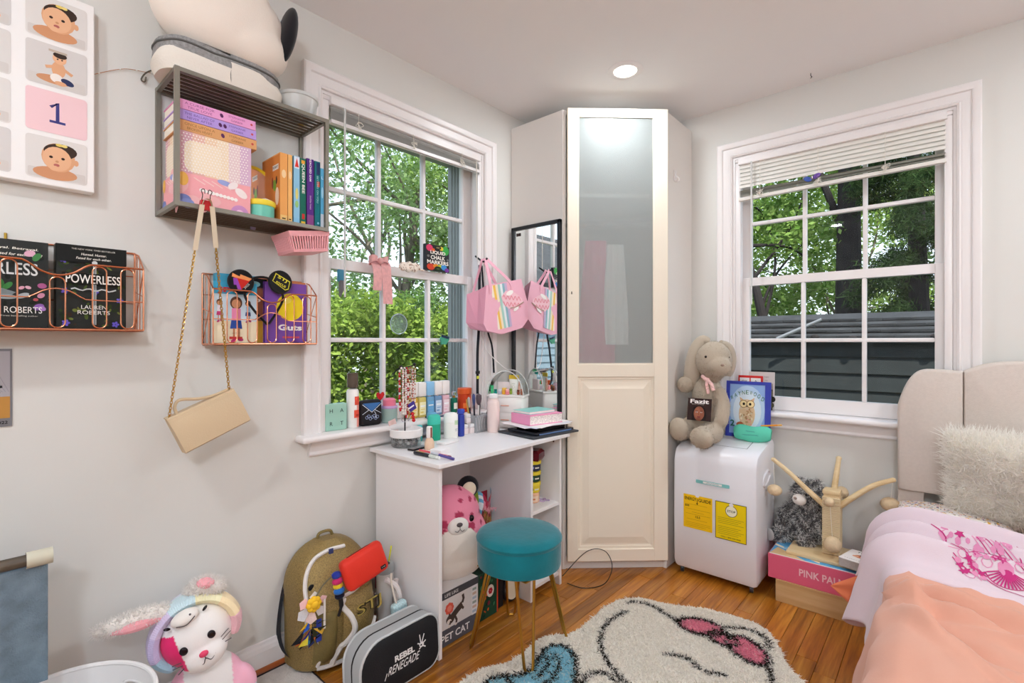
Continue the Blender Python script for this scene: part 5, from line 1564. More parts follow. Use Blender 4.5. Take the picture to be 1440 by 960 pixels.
# ------------------------------------------------------------- rose gold wire baskets
ROSEW = M('rose_wire', 'd9916f', .25, 1)
def wire_basket(label, y0, z0, W=.340):
    t = thing('wire_basket', label, 'basket', (.0, y0, z0))
    d, h = .105, .232
    hf = .175
    w = MB()
    # back and base frames
    for z in (0, h): w.tube([(.004, 0, z), (.004, W, z)], .0026, 7)
    for y in (0, W): w.tube([(.004, y, 0), (.004, y, h)], .0026, 7)
    for z in (h * .35, h * .7): w.tube([(.004, 0, z), (.004, W, z)], .0014, 5)
    for k_ in range(8): w.tube([(.004, W * (k_ + .5) / 8, 0), (.004, W * (k_ + .5) / 8, h)], .0013, 5)
    w.tube([(.004, 0, 0), (d, 0, 0), (d, W, 0), (.004, W, 0)], .0026, 7)
    for k_ in range(12): w.tube([(.004, W * k_ / 12, 0), (d, W * k_ / 12, 0)], .0014, 5)
    for k_ in range(4): w.tube([(.004 + d * k_ / 4, 0, 0), (.004 + d * k_ / 4, W, 0)], .0014, 5)
    w.obj('frame', ROSEW, t)
    MB().span((.003, 0, -.0045), (d, W, -.003)).obj('base_plate', M('dark_rose', '8a4f38', .4, .8), t, False)  # thin plate under the wires, in a darker rose
    for y in (0, W):
        s_ = MB()
        s_.tube([(.004, y, h), (.05, y, h - .012), (d, y, hf), (d, y, 0)], .0024, 7)
        s_.tube([(.004, y, h * .5), (d, y, hf * .55)], .0014, 5)
        for q in (.3, .6): s_.tube([(d * q, y, 0), (d * q, y, h - .04 * q)], .0014, 5)
        s_.tube([(.004, y, 0), (d, y, hf)], .0014, 5)
        s_.obj('side', ROSEW, t)
    f = MB()
    c = W * .53
    f.tube(spline([(d, 0, hf), (d, c - .085, hf), (d, c - .06, hf - .004), (d, c - .03, hf - .026), (d, c, hf - .034), (d, c + .03, hf - .026), (d, c + .06, hf - .004), (d, c + .085, hf), (d, W, hf)], 6), .0028, 8)
    zm = .080
    f.tube(spline([(d, 0, zm), (d, c - .07, zm), (d, c - .05, zm + .004), (d, c - .025, zm + .020), (d, c, zm + .026), (d, c + .025, zm + .020), (d, c + .05, zm + .004), (d, c + .07, zm), (d, W, zm)], 6), .0018, 7)
    f.obj('front_rail', ROSEW, t)
    for q, top in ((.055, hf), (.117, hf), (c, hf - .036), (W - .098, hf - .001), (W - .037, hf - .001)):
        l = []
        r_ = .0150; z1 = top - .003
        for i in range(9): a = PI * i / 8; l.append((d, q + r_ * math.cos(a), z1 - r_ + r_ * math.sin(a)))
        for i in range(9): a = PI + PI * i / 8; l.append((d, q + r_ * math.cos(a), .004 + r_ + r_ * math.sin(a)))
        MB().tube(l, .0018, 6, True).obj('loop', ROSEW, t)
    MB().rod((.004, W * .3, h - .002), (.004, W * .3, h + .018), .003, 8).obj('hanger', M('brass_pin', 'a98a3c', .35, 1), t)
    return t
wire_basket('rose gold wire wall basket with two dark novels, below the photo canvas', -2.812, 1.208, .389)
wire_basket('rose gold wire wall basket with comics and an eared headband, near the window', -2.243, 1.168)
def book(label, x, y0, y1, z0, z1, th, cover, art=None, tilt=0.0, edge='efe8da', nm='paperback_book', group=None):
    """front cover faces +x"""
    t = thing(nm, label, 'book', (x, y0, z0), (0, tilt, 0), group)
    w, h = y1 - y0, z1 - z0
    cm = M('cover_' + cover, cover, .45)
    MB().span((-.0012, 0, 0), (0, w, h)).obj('front_cover', cm, t, False)
    MB().span((-th, 0, 0), (-th + .0012, w, h)).obj('back_cover', cm, t, False)
    MB().span((-th, 0, 0), (0, .0014, h)).obj('spine', cm, t, False)
    MB().span((-th + .0013, .0014, .002), (-.0013, w - .002, h - .002)).obj('pages', M('page_' + edge, edge, .85), t, False)
    if art:
        k = Ink((0, 0, 0), (0, 1, 0), base=.0004); art(k, w, h); k.put(t, 'printed_cover')
    return t
R = np.random.RandomState(77)
def art_power(k, w, h):
    for i in range(70):
        k.ell(.006 + R.rand() * (w - .012), .006 + R.rand() * (h - .05), .003 + .006 * R.rand(), .002 + .005 * R.rand(), ['1f2a16', '2f3f1c', '4a5a26', '6a7434', '243018', '38281e'][i % 6], R.rand() * 180, 8)
    for x, y in ((.016, h - .042), (.135, .08), (.018, .10), (.02, .014), (.08, .10), (.125, .012)):
        for a in range(5): k.ell(x + .005 * math.cos(a * 1.26), y + .005 * math.sin(a * 1.26), .004, .003, '6a5ac0', a * 72, 8)
    k.rect(0, h - .046, w, .046, '151614')
    k.text('THE NEW YORK TIMES BESTSELLER', w * .52, h - .012, .004, 'd8d4c8', w=w * .62)
    k.text('Hunted. Hunter.', w * .52, h - .026, .0062, 'f0ece0', w=w * .36, shear=.2, bold=.01); k.text('Fated for each other.', w * .52, h - .037, .0062, 'f0ece0', w=w * .50, shear=.2, bold=.01)
    k.stroke([(w * .53, h - .05), (w * .53, .01)], .007, 'b8bcbc'); k.stroke([(w * .53, h - .05), (w * .53, .01)], .002, '5a6264'); k.stroke([(w * .53 - .016, h * .66), (w * .53 + .016, h * .66)], .004, 'c8cccc')
    k.ell(w * .53, h - .045, .006, .006, 'd0d4d4')
    k.rect(.012, h * .535, w - .02, .030, '12140f'); k.text('POWERLESS', w * .52, h * .545, .024, 'f4f2ec', w=w * .78, bold=.012)
    k.stroke([(.03 + i * .008, h * .47 + .003 * math.sin(i * 1.7)) for i in range(13)], .0035, 'c9cdcc')
    k.text('LAUREN', w * .52, h * .235, .0105, 'f2f0ea', w=w * .36); k.text('ROBERTS', w * .52, h * .17, .0105, 'f2f0ea', w=w * .46)
def art_fear(k, w, h):
    for i in range(24): k.ell(.01 + R.rand() * (w - .02), .02 + R.rand() * h * .75, .006 + .008 * R.rand(), .003 + .005 * R.rand(), ['1c1f1a', '20261c', '171a18'][i % 3], R.rand() * 180, 8)
    k.text('Loyal. Betrayal.', w - .062, h - .026, .0072, 'f0ece0', w=.085, shear=.2, bold=.01, al='c'); k.text('Fated for each other?', w - .055, h - .040, .0068, 'f0ece0', w=.085, shear=.2, bold=.01)
    k.text('FEARLESS', w - .020, h * .60, .031, 'dcdedd', w=w * .70, al='r', bold=.012)
    for (x, y, a, b, c, r) in ((w - .035, h - .032, .011, .008, 'd8a8bc', 20), (w - .022, h - .040, .012, .007, '3f7a44', 60), (w - .012, h * .49, .009, .007, 'a85a8a', 0), (w - .05, h * .455, .006, .004, 'd8a0b4', 30), (w - .038, h * .462, .006, .004, 'e0b0c0', -20), (w - .014, h * .375, .008, .006, 'c88aa4', 40), (w - .024, h * .325, .005, .004, 'b8505a', 0), (w - .018, h * .24, .011, .008, '8a5aa8', 30), (w - .012, h * .225, .008, .006, 'a87ac0', -30), (w - .092, h * .475, .012, .018, '2f6a34', 0), (w - .075, h * .47, .012, .006, '3a7a3c', 50)): k.ell(x, y, a, b, c, r, 14)
    k.poly([(w - .11, h * .40), (w - .085, h * .44), (w - .06, h * .40), (w - .07, h * .36), (w - .10, h * .36)], '7a8486'); k.ell(w - .048, h * .365, .013, .006, 'a8b0b2', 25); k.ell(w - .078, h * .345, .02, .006, '9aa2a4')
    k.text('LAUREN ROBERTS', w - .012, h * .165, .016, 'f4f2ec', w=w * .76, al='r'); k.text('#1 New York Times bestselling author', w - .02, h * .12, .0045, 'e0dcd0', w=w * .6, al='r')
book('dark green POWERLESS novel at the right of the left wire basket', .066, -2.606, -2.456, 1.212, 1.437, .034, '1b1d18', art_power)
book('black FEARLESS novel at the left of the left wire basket', .068, -2.802, -2.620, 1.212, 1.434, .034, '191c19', art_fear)
# comics in the right basket
def art_kids(k, w, h):
    k.rect(0, h * .80, w, h * .2, '3fa3c8'); k.rect(0, h * .36, w, h * .44, 'cfe2ee'); k.rect(0, 0, w, h * .36, 'efe3c4')
    k.text('JP', .012, h * .80, .022, 'c22a38', w=.040, al='l', bold=.04)
    def kid(x, s_, top, skirt):
        k.ell(x, h * .66, .015 * s_, .017 * s_, '5a3a2a'); k.ell(x, h * .645, .011 * s_, .012 * s_, 'c98f68'); k.rect(x - .011 * s_, h * .645 - .045 * s_, .022 * s_, .033 * s_, top, .003); k.poly([(x - .012 * s_, h * .645 - .044 * s_), (x + .012 * s_, h * .645 - .044 * s_), (x + .015 * s_, h * .645 - .066 * s_), (x - .015 * s_, h * .645 - .066 * s_)], skirt); k.rect(x - .008 * s_, h * .645 - .095 * s_, .005 * s_, .03 * s_, 'b97f58'); k.rect(x + .004 * s_, h * .645 - .092 * s_, .005 * s_, .028 * s_, 'b97f58'); k.ell(x - .006 * s_, h * .645 - .098 * s_, .008 * s_, .005 * s_, 'b0306a', 30); k.ell(x + .010 * s_, h * .645 - .094 * s_, .008 * s_, .005 * s_, 'b0306a', -20)
    kid(.018, .6, 'e8e0e8', 'c03a70'); kid(.105, .6, '9ac0d8', '3a4a7a'); kid(.068, 1.25, 'e58ab0', '2f4fa0')
    k.text('a graphic novel', w * .5, .03, .004, '6a5a4a'); k.rect(w * .35, .012, .04, .008, 'c23a34')
book('pale blue and cream comic with cartoon children, left in the right wire basket', .070, -2.232, -2.098, 1.172, 1.372, .022, 'dfe6e6', art_kids)
tag(MB().span((.014, -2.215, 1.173), (.040, -2.085, 1.402), r=.001, seg=1).obj('tall_blue_book', M('cover_teal', '3f9dbd', .5)), 'taller blue book standing behind the cartoon children comic', 'book')
def art_brown(k, w, h):
    k.rect(0, 0, w, h * .34, 'b58a2c'); k.rect(0, h * .34, w, h * .5, '7c4632'); k.rect(0, h * .86, w, h * .14, '17171a'); k.ell(.048, h * .91, .018, .010, '6fa0a8'); k.ell(.055, h * .66, .012, .006, 'd8cfc4'); k.ell(.055, h * .66, .005, .005, '1d120e'); k.stroke([(.035, h * .71), (.075, h * .70)], .004, '2a1812')
book('brown and mustard comic with a painted eye, between the other comics in the basket', .062, -2.150, -2.062, 1.172, 1.392, .014, '5a3426', art_brown)
def art_guts(k, w, h):
    k.rect(.002, .002, w - .004, h - .004, '74489c'); k.ell(w * .60, h * .60, .049, .049, 'f0d628'); k.ell(w * .52, h * .70, .018, .010, 'f4e060', 20)
    k.text('Guts', w * .60, h * .205, .021, 'f6f3ee', w=.085, bold=.04); k.rect(w * .42, .016, .06, .006, 'c84a5a')
book('purple Guts comic with a yellow disc, right in the right wire basket', .072, -2.075, -1.925, 1.172, 1.384, .018, '6a3f94', art_guts)
tag(MB().span((.012, -2.05, 1.173), (.045, -1.915, 1.394), r=.001, seg=1).obj('orange_spine_book', M('cover_orange', 'c87a4a', .5)), 'orange backed book standing behind the purple comic', 'book')
t = thing('eared_headband', 'black headband with two round ears and colourful lettering, hung in the right wire basket', 'headband', (.092, -2.095, 1.245))
BF = M('black_felt', '141316', .9, sheen=.2)
m = MB(); m.tube(spline([(0, .024, -.012), (0, -.02, .035), (0, -.05, .085), (0, -.036, .135), (0, .010, .150), (0, .055, .132), (0, .076, .085), (0, .055, .035), (0, .028, -.008)], 6), .0042, 7); m.obj('band', BF, t)
for sg, (cy, cz) in ((-1, (-.062, .128)), (1, (.066, .138))):
    e = MB().xf((0, cy, cz), (0, PI / 2, 0)).lathe([(0, -.006), (.038, -.006), (.041, -.002), (.041, .002), (.038, .006), (0, .006)], 32).obj('ear', BF, t)
    k = Ink((.0062, cy, cz), (0, 1, 0), base=.0008)
    if sg < 0:
        k.poly([(-.028, .022), (.030, .010), (-.002, -.028)], 'c8281e'); k.poly([(-.028, .026), (-.006, .016), (-.004, .024), (.032, .012), (.022, .004), (-.030, .014)], 'ee9a5c'); k.poly([(-.026, .010), (-.014, .010), (.0, -.028), (-.010, -.034), (-.016, -.012), (-.024, -.012)], '9a4ab8'); k.text('2025', .018, -.016, .007, 'dcd8d4', w=.022, rot=48)
    else:
        k.poly([(-.026, .010), (-.018, .030), (.032, .004), (.026, -.024), (.014, -.028), (-.030, .002)], 'd8cf3a'); k.poly([(-.023, .010), (-.016, .026), (.029, .002), (.024, -.021), (.014, -.025), (-.027, .002)], '17161a'); k.text('STJ', .002, .004, .013, 'e6dc3c', w=.034, rot=-26, bold=.02); k.text('FOCUS', -.002, -.012, .008, 'e6dc3c', w=.036, rot=-26, bold=.02)
    k.put(e, 'printed_badge')
# ------------------------------------------------------------- framed print low on the left
t = thing('photo_print', 'small grey bordered photo print dated 2022 taped low on the left wall', 'photo', (.001, -2.683, .955))
MB().span((0, -.20, 0), (.002, 0, .202)).obj('paper', M('photo_grey', '77767a', .6), t, False)
k = Ink((.002, -.2, 0), (0, 1, 0)); k.rect(.006, .022, .190, .174, 'aaa6aa'); k.rect(.006, .022, .190, .056, 'b98642')
for i in range(5): k.stroke([(.07 + i * .02, .196), (.17 + i * .006, .09)], .0015, '98949a')
k.stroke([(.15, .100), (.182, .104)], .006, '17171a'); k.stroke([(.158, .088), (.178, .090)], .005, '17171a'); k.stroke([(.160, .072), (.172, .074)], .006, '17171a'); k.text('2022', .192, .007, .008, '151515', w=.024, al='r', bold=.02); k.put(t, 'photo_image')

# ------------------------------------------------------------- the wall shelf and what it holds
SHM = M('bronze_steel', '8b877c', .42, .55)
SHD = M('dark_bronze_slat', '5a5146', .45, .5)
t = thing('wall_shelf', 'grey bronze slatted metal box shelf mounted left of the window', 'shelf', (0, 0, 0))
y0, y1, z0, z1, d = -2.372, -1.908, 1.563, 1.958, .205
bar = .013
def fr(a, b, i=0.0): MB().span([q + i for q in a], [q - i for q in b]).obj('frame_bar', SHM, t, False)
for x in (.001, d - bar):
    for y in (y0, y1 - bar): fr((x, y, z0), (x + bar, y + bar, z1))
    for z in (z0, z1 - bar): fr((x, y0, z), (x + bar, y1, z + bar), .0004)
for y in (y0, y1 - bar):
    for z in (z0, z1 - bar): fr((0, y, z), (d, y + bar, z + bar), .0008)
for z in (z0 + .004, z1 - .010):
    for k_ in range(7):
        x = .024 + k_ * .0245
        MB().rod((x, y0 + .004, z + .002), (x, y1 - .004, z + .002), .0042, 7).obj('slat', SHD, t)
fz = z0 + .0105
# boxes
def gift(label, nm, x0, x1, ya, yb, za, zb, mat, art):
    t = thing(nm, label, 'box', ((x0 + x1) / 2, (ya + yb) / 2, za))
    MB().span((x0 - (x0 + x1) / 2, -(yb - ya) / 2, 0), (x1 - (x0 + x1) / 2, (yb - ya) / 2, zb - za), r=.002, seg=1).obj('carton', mat, t, False)
    k = Ink(((x1 - x0) / 2, -(yb - ya) / 2, 0), (0, 1, 0), base=.0004); art(k, yb - ya, zb - za); k.put(t, 'printed_front')
    k = Ink((-(x1 - x0) / 2, -(yb - ya) / 2, 0), (1, 0, 0), base=.0004); art(k, x1 - x0, zb - za); k.put(t, 'printed_side')
    return t
R = np.random.RandomState(9)
def art_pink(k, w, h):
    k.rect(0, 0, w, h, 'f0a9ae')
    for i in range(4): k.ell(w * R.rand(), h * R.rand(), .03, .016, 'f3bcbc', R.rand() * 90)
    for i in range(5):
        a = w * (.2 + .12 * i); k.stroke([(min(w, a), h * .9), (min(w, a + .03), h * .75)], .003, 'f6d2cc')
    k.ell(w * .07, h * .16, .020, .016, '7a86c0'); k.ell(w * .12, h * .06, .018, .014, '8a96cc'); k.ell(w * .62, h * .93, .02, .008, '9aa4d4', -8); k.ell(w * .06, h * .8, .014, .02, 'eeb85c')
    for r_ in (.026, .020, .012): k.ell(w * .84, .002, r_, r_, ['c98fc0', 'f0c4dc', 'c98fc0'][int(r_ * 100) % 3], 0, 16, 0, 180)
    k.ell(w * .86, h * .70, .020, .012, 'f4e8e6', -35); k.ell(w * .74, h * .9, .016, .010, 'f4e8e6', 35)
    if w > .17:
        for i in range(10): k.ell(w * .3 + i * .0105, h * .55 - i * .001, .0055, .0055, 'f8f2ee')
def art_dot(k, w, h):
    bands = ['d9a9b4', 'e3b7a8', 'eccfae', 'efdcc0', 'e6cfd0', 'd6b4cc']
    for i, c in enumerate(bands): k.rect(w * i / 6, 0, w / 6 + .0005, h, c)
    k.rect(w * .06, h * .05, w * .5, h * .75, 'f2e2c8', .02)
    for i in range(int(w / .0085)):
        for j in range(int(h / .0085)):
            k.k = 8
            k.ell(.006 + i * .0083 + (.004 if j % 2 else 0), .006 + j * .0083, .0021, .0021, 'fbf4ee', 0, 6)
gift('pink patterned gift box at the bottom of the stack on the wall shelf', 'gift_box', .035, .178, -2.357, -2.160, fz, fz + .094, M('gift_pink', 'f0a9ae', .5), art_pink)
gift('cream and pink polka dot gift box on top of the pink gift box', 'gift_box', .040, .177, -2.353, -2.158, fz + .0945, fz + .2155, M('gift_dot', 'e6cbb8', .5), art_dot)
def spine_book(label, ya, yb, z, th, cov, lines, names, deco, inkc):
    t = thing('hardcover_book', label, 'book', (.105, (ya + yb) / 2, z))
    w = yb - ya
    cm = M('cover_' + cov, cov, .45)
    MB().span((-.065, -w / 2, 0), (.07, w / 2, .002)).obj('cover', cm, t, False); MB().span((-.065, -w / 2, th - .002), (.07, w / 2, th)).obj('cover', cm, t, False)
    MB().span((.068, -w / 2, 0), (.071, w / 2, th), r=.001, seg=1).obj('spine', cm, t, False)
    MB().span((-.062, -w / 2 + .003, .002), (.068, w / 2 - .003, th - .002)).obj('pages', M('page_efe8da', 'efe8da', .85), t, False)
    k = Ink((.071, -w / 2, 0), (0, 1, 0))
    k.text(lines[0], w * .27, th * .56, th * .25, inkc, w=w * .36); k.text(lines[1], w * .27, th * .18, th * .25, inkc, w=w * .30)
    k.text(names[0], w * .74, th * .58, th * .2, inkc, w=w * .22); k.text(names[1], w * .74, th * .2, th * .2, inkc, w=w * .16)
    for q in deco: k.ell(w * q, th * .5, th * .16, th * .22, '5a2a5a', 20)
    k.ell(w * .94, th * .5, th * .12, th * .12, 'c04a4a'); k.put(t, 'lettering')
    return t
bz = fz + .2165
spine_book('orange spined novel lowest of the three on the polka dot box', -2.360, -2.140, bz, .0310, 'd9a06a', ('ONCE UPON A', 'BROKEN HEART'), ('STEPHANIE', 'GARBER'), (.55,), '9a6a3a')
spine_book('lilac spined novel in the middle of the three on the polka dot box', -2.360, -2.141, bz + .0318, .0290, 'b79adf', ('THE BALLAD OF', 'NEVER AFTER'), ('STEPHANIE', 'GARBER'), (.52, .58), '6f55a0')
spine_book('pink spined novel topmost of the three on the polka dot box', -2.359, -2.143, bz + .0616, .0290, 'e9a0d0', ('A CURSE FOR', 'TRUE LOVE'), ('STEPHANIE', 'GARBER'), (.54,), 'a2568c')
# standing books, spine to the front
def stand(label, ya, yb, zt, d0, cov, spine=None, nm='standing_book', parts=None):
    t = thing(nm, label, 'book', (.11, (ya + yb) / 2, fz))
    w = yb - ya; h = zt - fz
    cm = M('cover_' + cov, cov, .45)
    for s_ in (-1, 1): MB().span((-d0, s_ * w / 2 - (.0012 if s_ > 0 else 0), 0), (.066, s_ * w / 2 + (.0012 if s_ < 0 else 0), h)).obj('cover', cm, t, False)
    MB().span((.064, -w / 2, 0), (.067, w / 2, h), r=.001, seg=1).obj('spine', cm, t, False)
    MB().span((-d0 + .003, -w / 2 + .0012, .002), (.064, w / 2 - .0012, h - .003)).obj('pages', M('page_efe8da', 'efe8da', .85), t, False)
    if parts:
        k = Ink((.067, -w / 2, 0), (0, 1, 0)); k.rect(.0003, .001, w - .0006, h - .002, cov); parts(k, w, h); k.put(t, 'printed_spine')
    return t
def vt(k, s_, w, h, z, size, c, L): k.text(s_, w * .5 - size * .5, z, size, c, w=L, rot=-90, bold=.02)
def sp_orange(k, w, h):
    k.rect(.001, .002, w - .002, h * .1, 'e8c07a'); k.rect(w * .25, .012, w * .5, .004, '3a2a1a'); k.ell(w * .5, h * .7, w * .3, .014, 'f0d0a0')
a = stand('orange patterned book with its cover turned to the room, leftmost of the standing books', -2.066, -2.042, 1.806, .075, 'e8a45c', parts=sp_orange)
k = Ink((-.075, -.0120, 0), (1, 0, 0), base=.0004); k.rect(.002, .004, .137, .224, 'd8843c'); k.rect(.085, .18, .045, .018, 'efe8e0'); k.text('FUNNY', .107, .185, .009, '2a2a2a', w=.04, bold=.02); k.ell(.10, .13, .012, .02, '7aa83a', 10); k.ell(.115, .145, .006, .014, '3a2a22'); k.ell(.085, .14, .006, .02, '8a3a2a'); k.ell(.12, .09, .014, .03, 'efd8c0'); k.put(a, 'printed_cover')
stand('second orange book right beside the first one, with a slim spine', -2.040, -2.026, 1.806, .06, 'eeb56c', parts=sp_orange)
def sp_lb(k, w, h): k.rect(.001, h * .82, w - .002, h * .17, 'dfe8f2'); k.poly([(w * .5, h * .97), (w * .85, h * .84), (w * .15, h * .84)], 'd23a34'); k.ell(w * .5, h * .45, w * .25, .02, 'd8cf7a'); k.ell(w * .5, h * .3, w * .3, .012, '9ac87a'); k.rect(.001, 0, w - .002, h * .10, '86bfe0')
stand('light blue book with a red triangle on its spine', -2.020, -2.000, 1.808, .06, '8fc3de', parts=sp_lb)
def sp_green(k, w, h): k.rect(w * .2, h * .92, w * .6, h * .05, 'e8a83a'); vt(k, 'QUEEN BEE', w, h, h * .70, .011, 'f0f0e6', h * .44); k.rect(w * .3, h * .10, w * .45, h * .08, 'c8322e'); k.rect(w * .15, .004, w * .7, h * .05, 'e0b83a')
stand('dark green QUEEN BEE book with a red and yellow spine foot', -1.998, -1.978, 1.806, .06, '1f6a58', parts=sp_green)
def sp_purple(k, w, h): vt(k, "YOU'VE REACHED SAM", w, h, h * .93, .0075, 'f4eef4', h * .52); vt(k, 'DUSTIN THAO', w, h, h * .36, .005, 'd0b8d8', h * .2); k.rect(0, 0, w, h * .18, '8a4a86')
stand("purple YOU'VE REACHED SAM novel in the row on the wall shelf", -1.974, -1.950, 1.812, .06, '5a2f86', parts=sp_purple)
def sp_teal(k, w, h): k.rect(w * .3, h * .8, w * .6, h * .18, '2a3a66'); k.rect(w * .35, h * .62, w * .5, h * .08, 'd8543a'); vt(k, 'BETTING ON YOU', w, h, h * .58, .006, '9ad0d0', h * .4); k.ell(w * .6, h * .08, w * .18, .004, '8ac0d8')
stand('teal and navy book near the right end of the shelf row', -1.946, -1.926, 1.810, .06, '17707a', parts=sp_teal)
def sp_lb2(k, w, h): k.rect(0, 0, w, h * .25, 'cfd8e0'); k.ell(w * .5, h * .6, w * .3, .02, 'a8dcee'); k.text('L', w * .5, h * .82, .01, 'ffffff')
stand('short sky blue book at the very right end of the shelf row', -1.9245, -1.912, 1.790, .06, '5fb4dc', parts=sp_lb2)
t = thing('dough_tub', 'turquoise tub with a yellow lid in front of the orange books', 'tub', (.150, -2.116, fz))
MB().lathe([(0, 0), (.036, 0), (.039, .004), (.040, .045), (0, .045)], 28).obj('tub', M('tub_turquoise', '6fc4ae', .4), t); MB().lathe([(.042, .043), (.0435, .046), (.0435, .058), (.041, .061), (0, .061)], 28).obj('lid', M('lid_yellow', 'efd83f', .4), t)
tag(MB().xf((.150, -2.112, fz + .0615), (0, 0, .5)).box((0, 0, .003), (.05, .03, .006)).obj('folded_paper', M('white_card', 'f3efee', .6)), 'folded white slip lying on the yellow tub lid', 'paper')
t = thing('hand_mirror', 'round mirror with a bright yellow rim behind the turquoise tub', 'mirror', (.055, -2.105, fz + .135), (0, PI / 2, 0))
MB().lathe([(.058, -.004), (.068, -.004), (.070, 0), (.068, .004), (.058, .004)], 40).obj('rim', M('rim_yellow', 'ecd22c', .35), t); MB().lathe([(0, -.002), (.059, -.002), (.059, .002), (0, .002)], 32).obj('glass', M('mirror_glass', 'f4f6f6', 0, 1), t)
MB().box((.105, 0, 0), (.09, .018, .008), r=.004).obj('handle', M('grey_lilac', '8a86a8', .5), t)
# on top of the shelf
tz = z1
t = thing('fabric_bag', 'cream cotton storage bag with a grey heather zip band lying on the wall shelf', 'bag', (.11, -2.225, tz))
m = MB()
def fb(u, v):
    a = 2 * PI * u
    ex = .62
    c, s_ = math.cos(a), math.sin(a)
    x = .090 * math.copysign(abs(c) ** ex, c); y = .170 * math.copysign(abs(s_) ** ex, s_)
    bul = 1 + .05 * math.sin(v * PI)
    return (x * bul + .006 * noise.noise(Vector((a * 1.3, v * 3, 1))), y * bul + .01 * noise.noise(Vector((a * 1.5, v * 2, 5))), .001 + .072 * v + (.014 * noise.noise(Vector((a, v, 3))) * v))
m.grid(fb, 48, 10); m.add([fb(i / 48, 0) for i in range(48)], [tuple(range(48))]); m.obj('body', M('cream_cotton', 'e4ddd2', .9, bump=.4, bscale=150), t)
m = MB()
def fb2(u, v):
    p = Vector(fb(u, 1.0)); q = 1.03 - .03 * v
    return (p.x * q, p.y * q, p.z - .030 + .052 * v)
m.grid(fb2, 48, 5); m.add([fb2(i / 48, 1) for i in range(48)], [tuple(range(48))]); m.obj('zip_band', M('grey_heather', '8e8d8c', .9, var=.22, vscale=120, bump=.4), t)
m = MB(); m.tube([tuple(Vector(fb2(i / 48, .72)) * 1.004) for i in range(48)], .0035, 6, True); m.obj('zip', M('zip_grey', '5a5957', .6), t)
t = thing('plush_pillow', 'big white plush cushion with a black ear lying on the cotton bag', 'plush toy', (.13, -2.215, tz + .085))
def pcol(co, n): return 'f0e6da'
m = MB(); m.ball((0, -.01, .14), (.115, .195, .145), 28, 18); m.ball((.0, -.03, .24), (.10, .16, .12), 24, 14); m.ball((.01, .06, .08), (.10, .125, .085), 24, 14)
blob('body', m, M('cream_velour', 'f0e6da', .9, sheen=.3, bump=.2, bscale=300), t, .010, 5)
m = MB(); m.ball((.055, .168, .155), (.05, .026, .10), 20, 14, (rad(-10), 0, 0)); m.obj('black_ear', M('black_plush', '17151a', .95, sheen=.3), t)
t = thing('plastic_tub', 'translucent round plastic tub standing on the right end of the wall shelf', 'tub', (.135, -1.985, tz))
FROSTP = M('frosted_plastic', 'eef0ee', .3, trans=.55)
MB().lathe([(0, .001), (.050, .001), (.056, .005), (.062, .058), (.066, .060), (.066, .070), (.0625, .070), (.059, .060), (.052, .006), (0, .005)], 32).obj('tub', FROSTP, t); MB().lathe([(0, .03), (.054, .03), (.056, .033), (0, .034)], 28).obj('filling', M('white_card', 'f3efee', .6), t)
pen('yellow pencil lying on the slats at the right end of the shelf top', (.085, -2.00, tz + .0042), (.080, -1.93, tz + .0042), .004, [('barrel', 0, .85, 'd8b43a'), ('tip', .85, 1, 'e8d8b8')], 'pencil')
pen('long white pencil lying on the shelf slats behind the tub', (.050, -2.10, tz + .0042), (.048, -1.93, tz + .0042), .004, [('barrel', 0, .92, 'e6e2d8'), ('tip', .92, 1, 'c8a878')], 'pencil')
# clip, hand bag
t = thing('binder_clip', 'red binder clip with wire handles holding the handbag strap to the shelf', 'clip', (.208, -2.297, 1.572))
MB().prism([(-.016, -.012), (.016, -.012), (.012, .016), (-.012, .016)], -.006, .010, 'x').obj('body', M('red_gloss', 'c32428', .25), t, False)
m = MB(); m.tube(spline([(.008, -.011, .015), (.012, -.010, .030), (.014, -.014, .042), (.014, -.006, .046), (.012, -.004, .034)], 4), .0013, 5); m.tube(spline([(.008, .011, .015), (.012, .010, .030), (.014, .014, .042), (.014, .006, .046), (.012, .004, .034)], 4), .0013, 5); m.obj('wire_handle', M('dark_bronze', '4a3a30', .4, .8), t)
BEI = M('beige_leather', 'c9b291', .5, bump=.1, bscale=220)
BEI2 = M('beige_strap', 'd8c8ae', .55)
GCH = M('gold_chain', 'c8a050', .28, 1)
t = thing('shoulder_bag', 'beige flap handbag with gold chain strap hanging tilted from the red clip', 'bag', (.085, -2.255, .93), (rad(23), 0, 0))
W, Hh = .196, .118
m = MB(); pf = [(.0, -Hh/2), (.040, -Hh/2 + .002), (.047, -Hh/2 + .012), (.044, .02), (.034, Hh/2 - .004), (.028, Hh/2), (.0, Hh/2)]
n = len(pf)
vs = [(x, -W/2, z) for x, z in pf] + [(x, W/2, z) for x, z in pf] 
m.add(vs, [tuple(range(n - 1, -1, -1)), tuple(range(n, 2*n))] + [(i, (i+1) % n, n + (i+1) % n, n + i) for i in range(n)]); m.obj('body', BEI, t, True, 30)
m = MB(); m.prism([(-.001, Hh/2 + .002), (.030, Hh/2 + .002), (.0475, .02), (.0525, -Hh/2 + .008), (.0495, -Hh/2 + .006), (.044, .02), (.028, Hh/2 - .002), (-.001, Hh/2 - .001)], -W/2 - .001, W/2 + .001, 'y'); m.obj('flap', BEI, t, True, 30)
m = MB(); m.tube(spline([(.02, -W/2 + .03, Hh/2), (.02, -W/2 + .033, Hh/2 + .022), (.02, -.045, Hh/2 + .036), (.02, .0, Hh/2 + .016), (.02, .04, Hh/2 + .006), (.02, W/2 - .012, Hh/2 + .004)], 6), .0048, 8); m.obj('top_handle', BEI, t)
Ri = Euler((rad(23), 0, 0)).to_matrix()
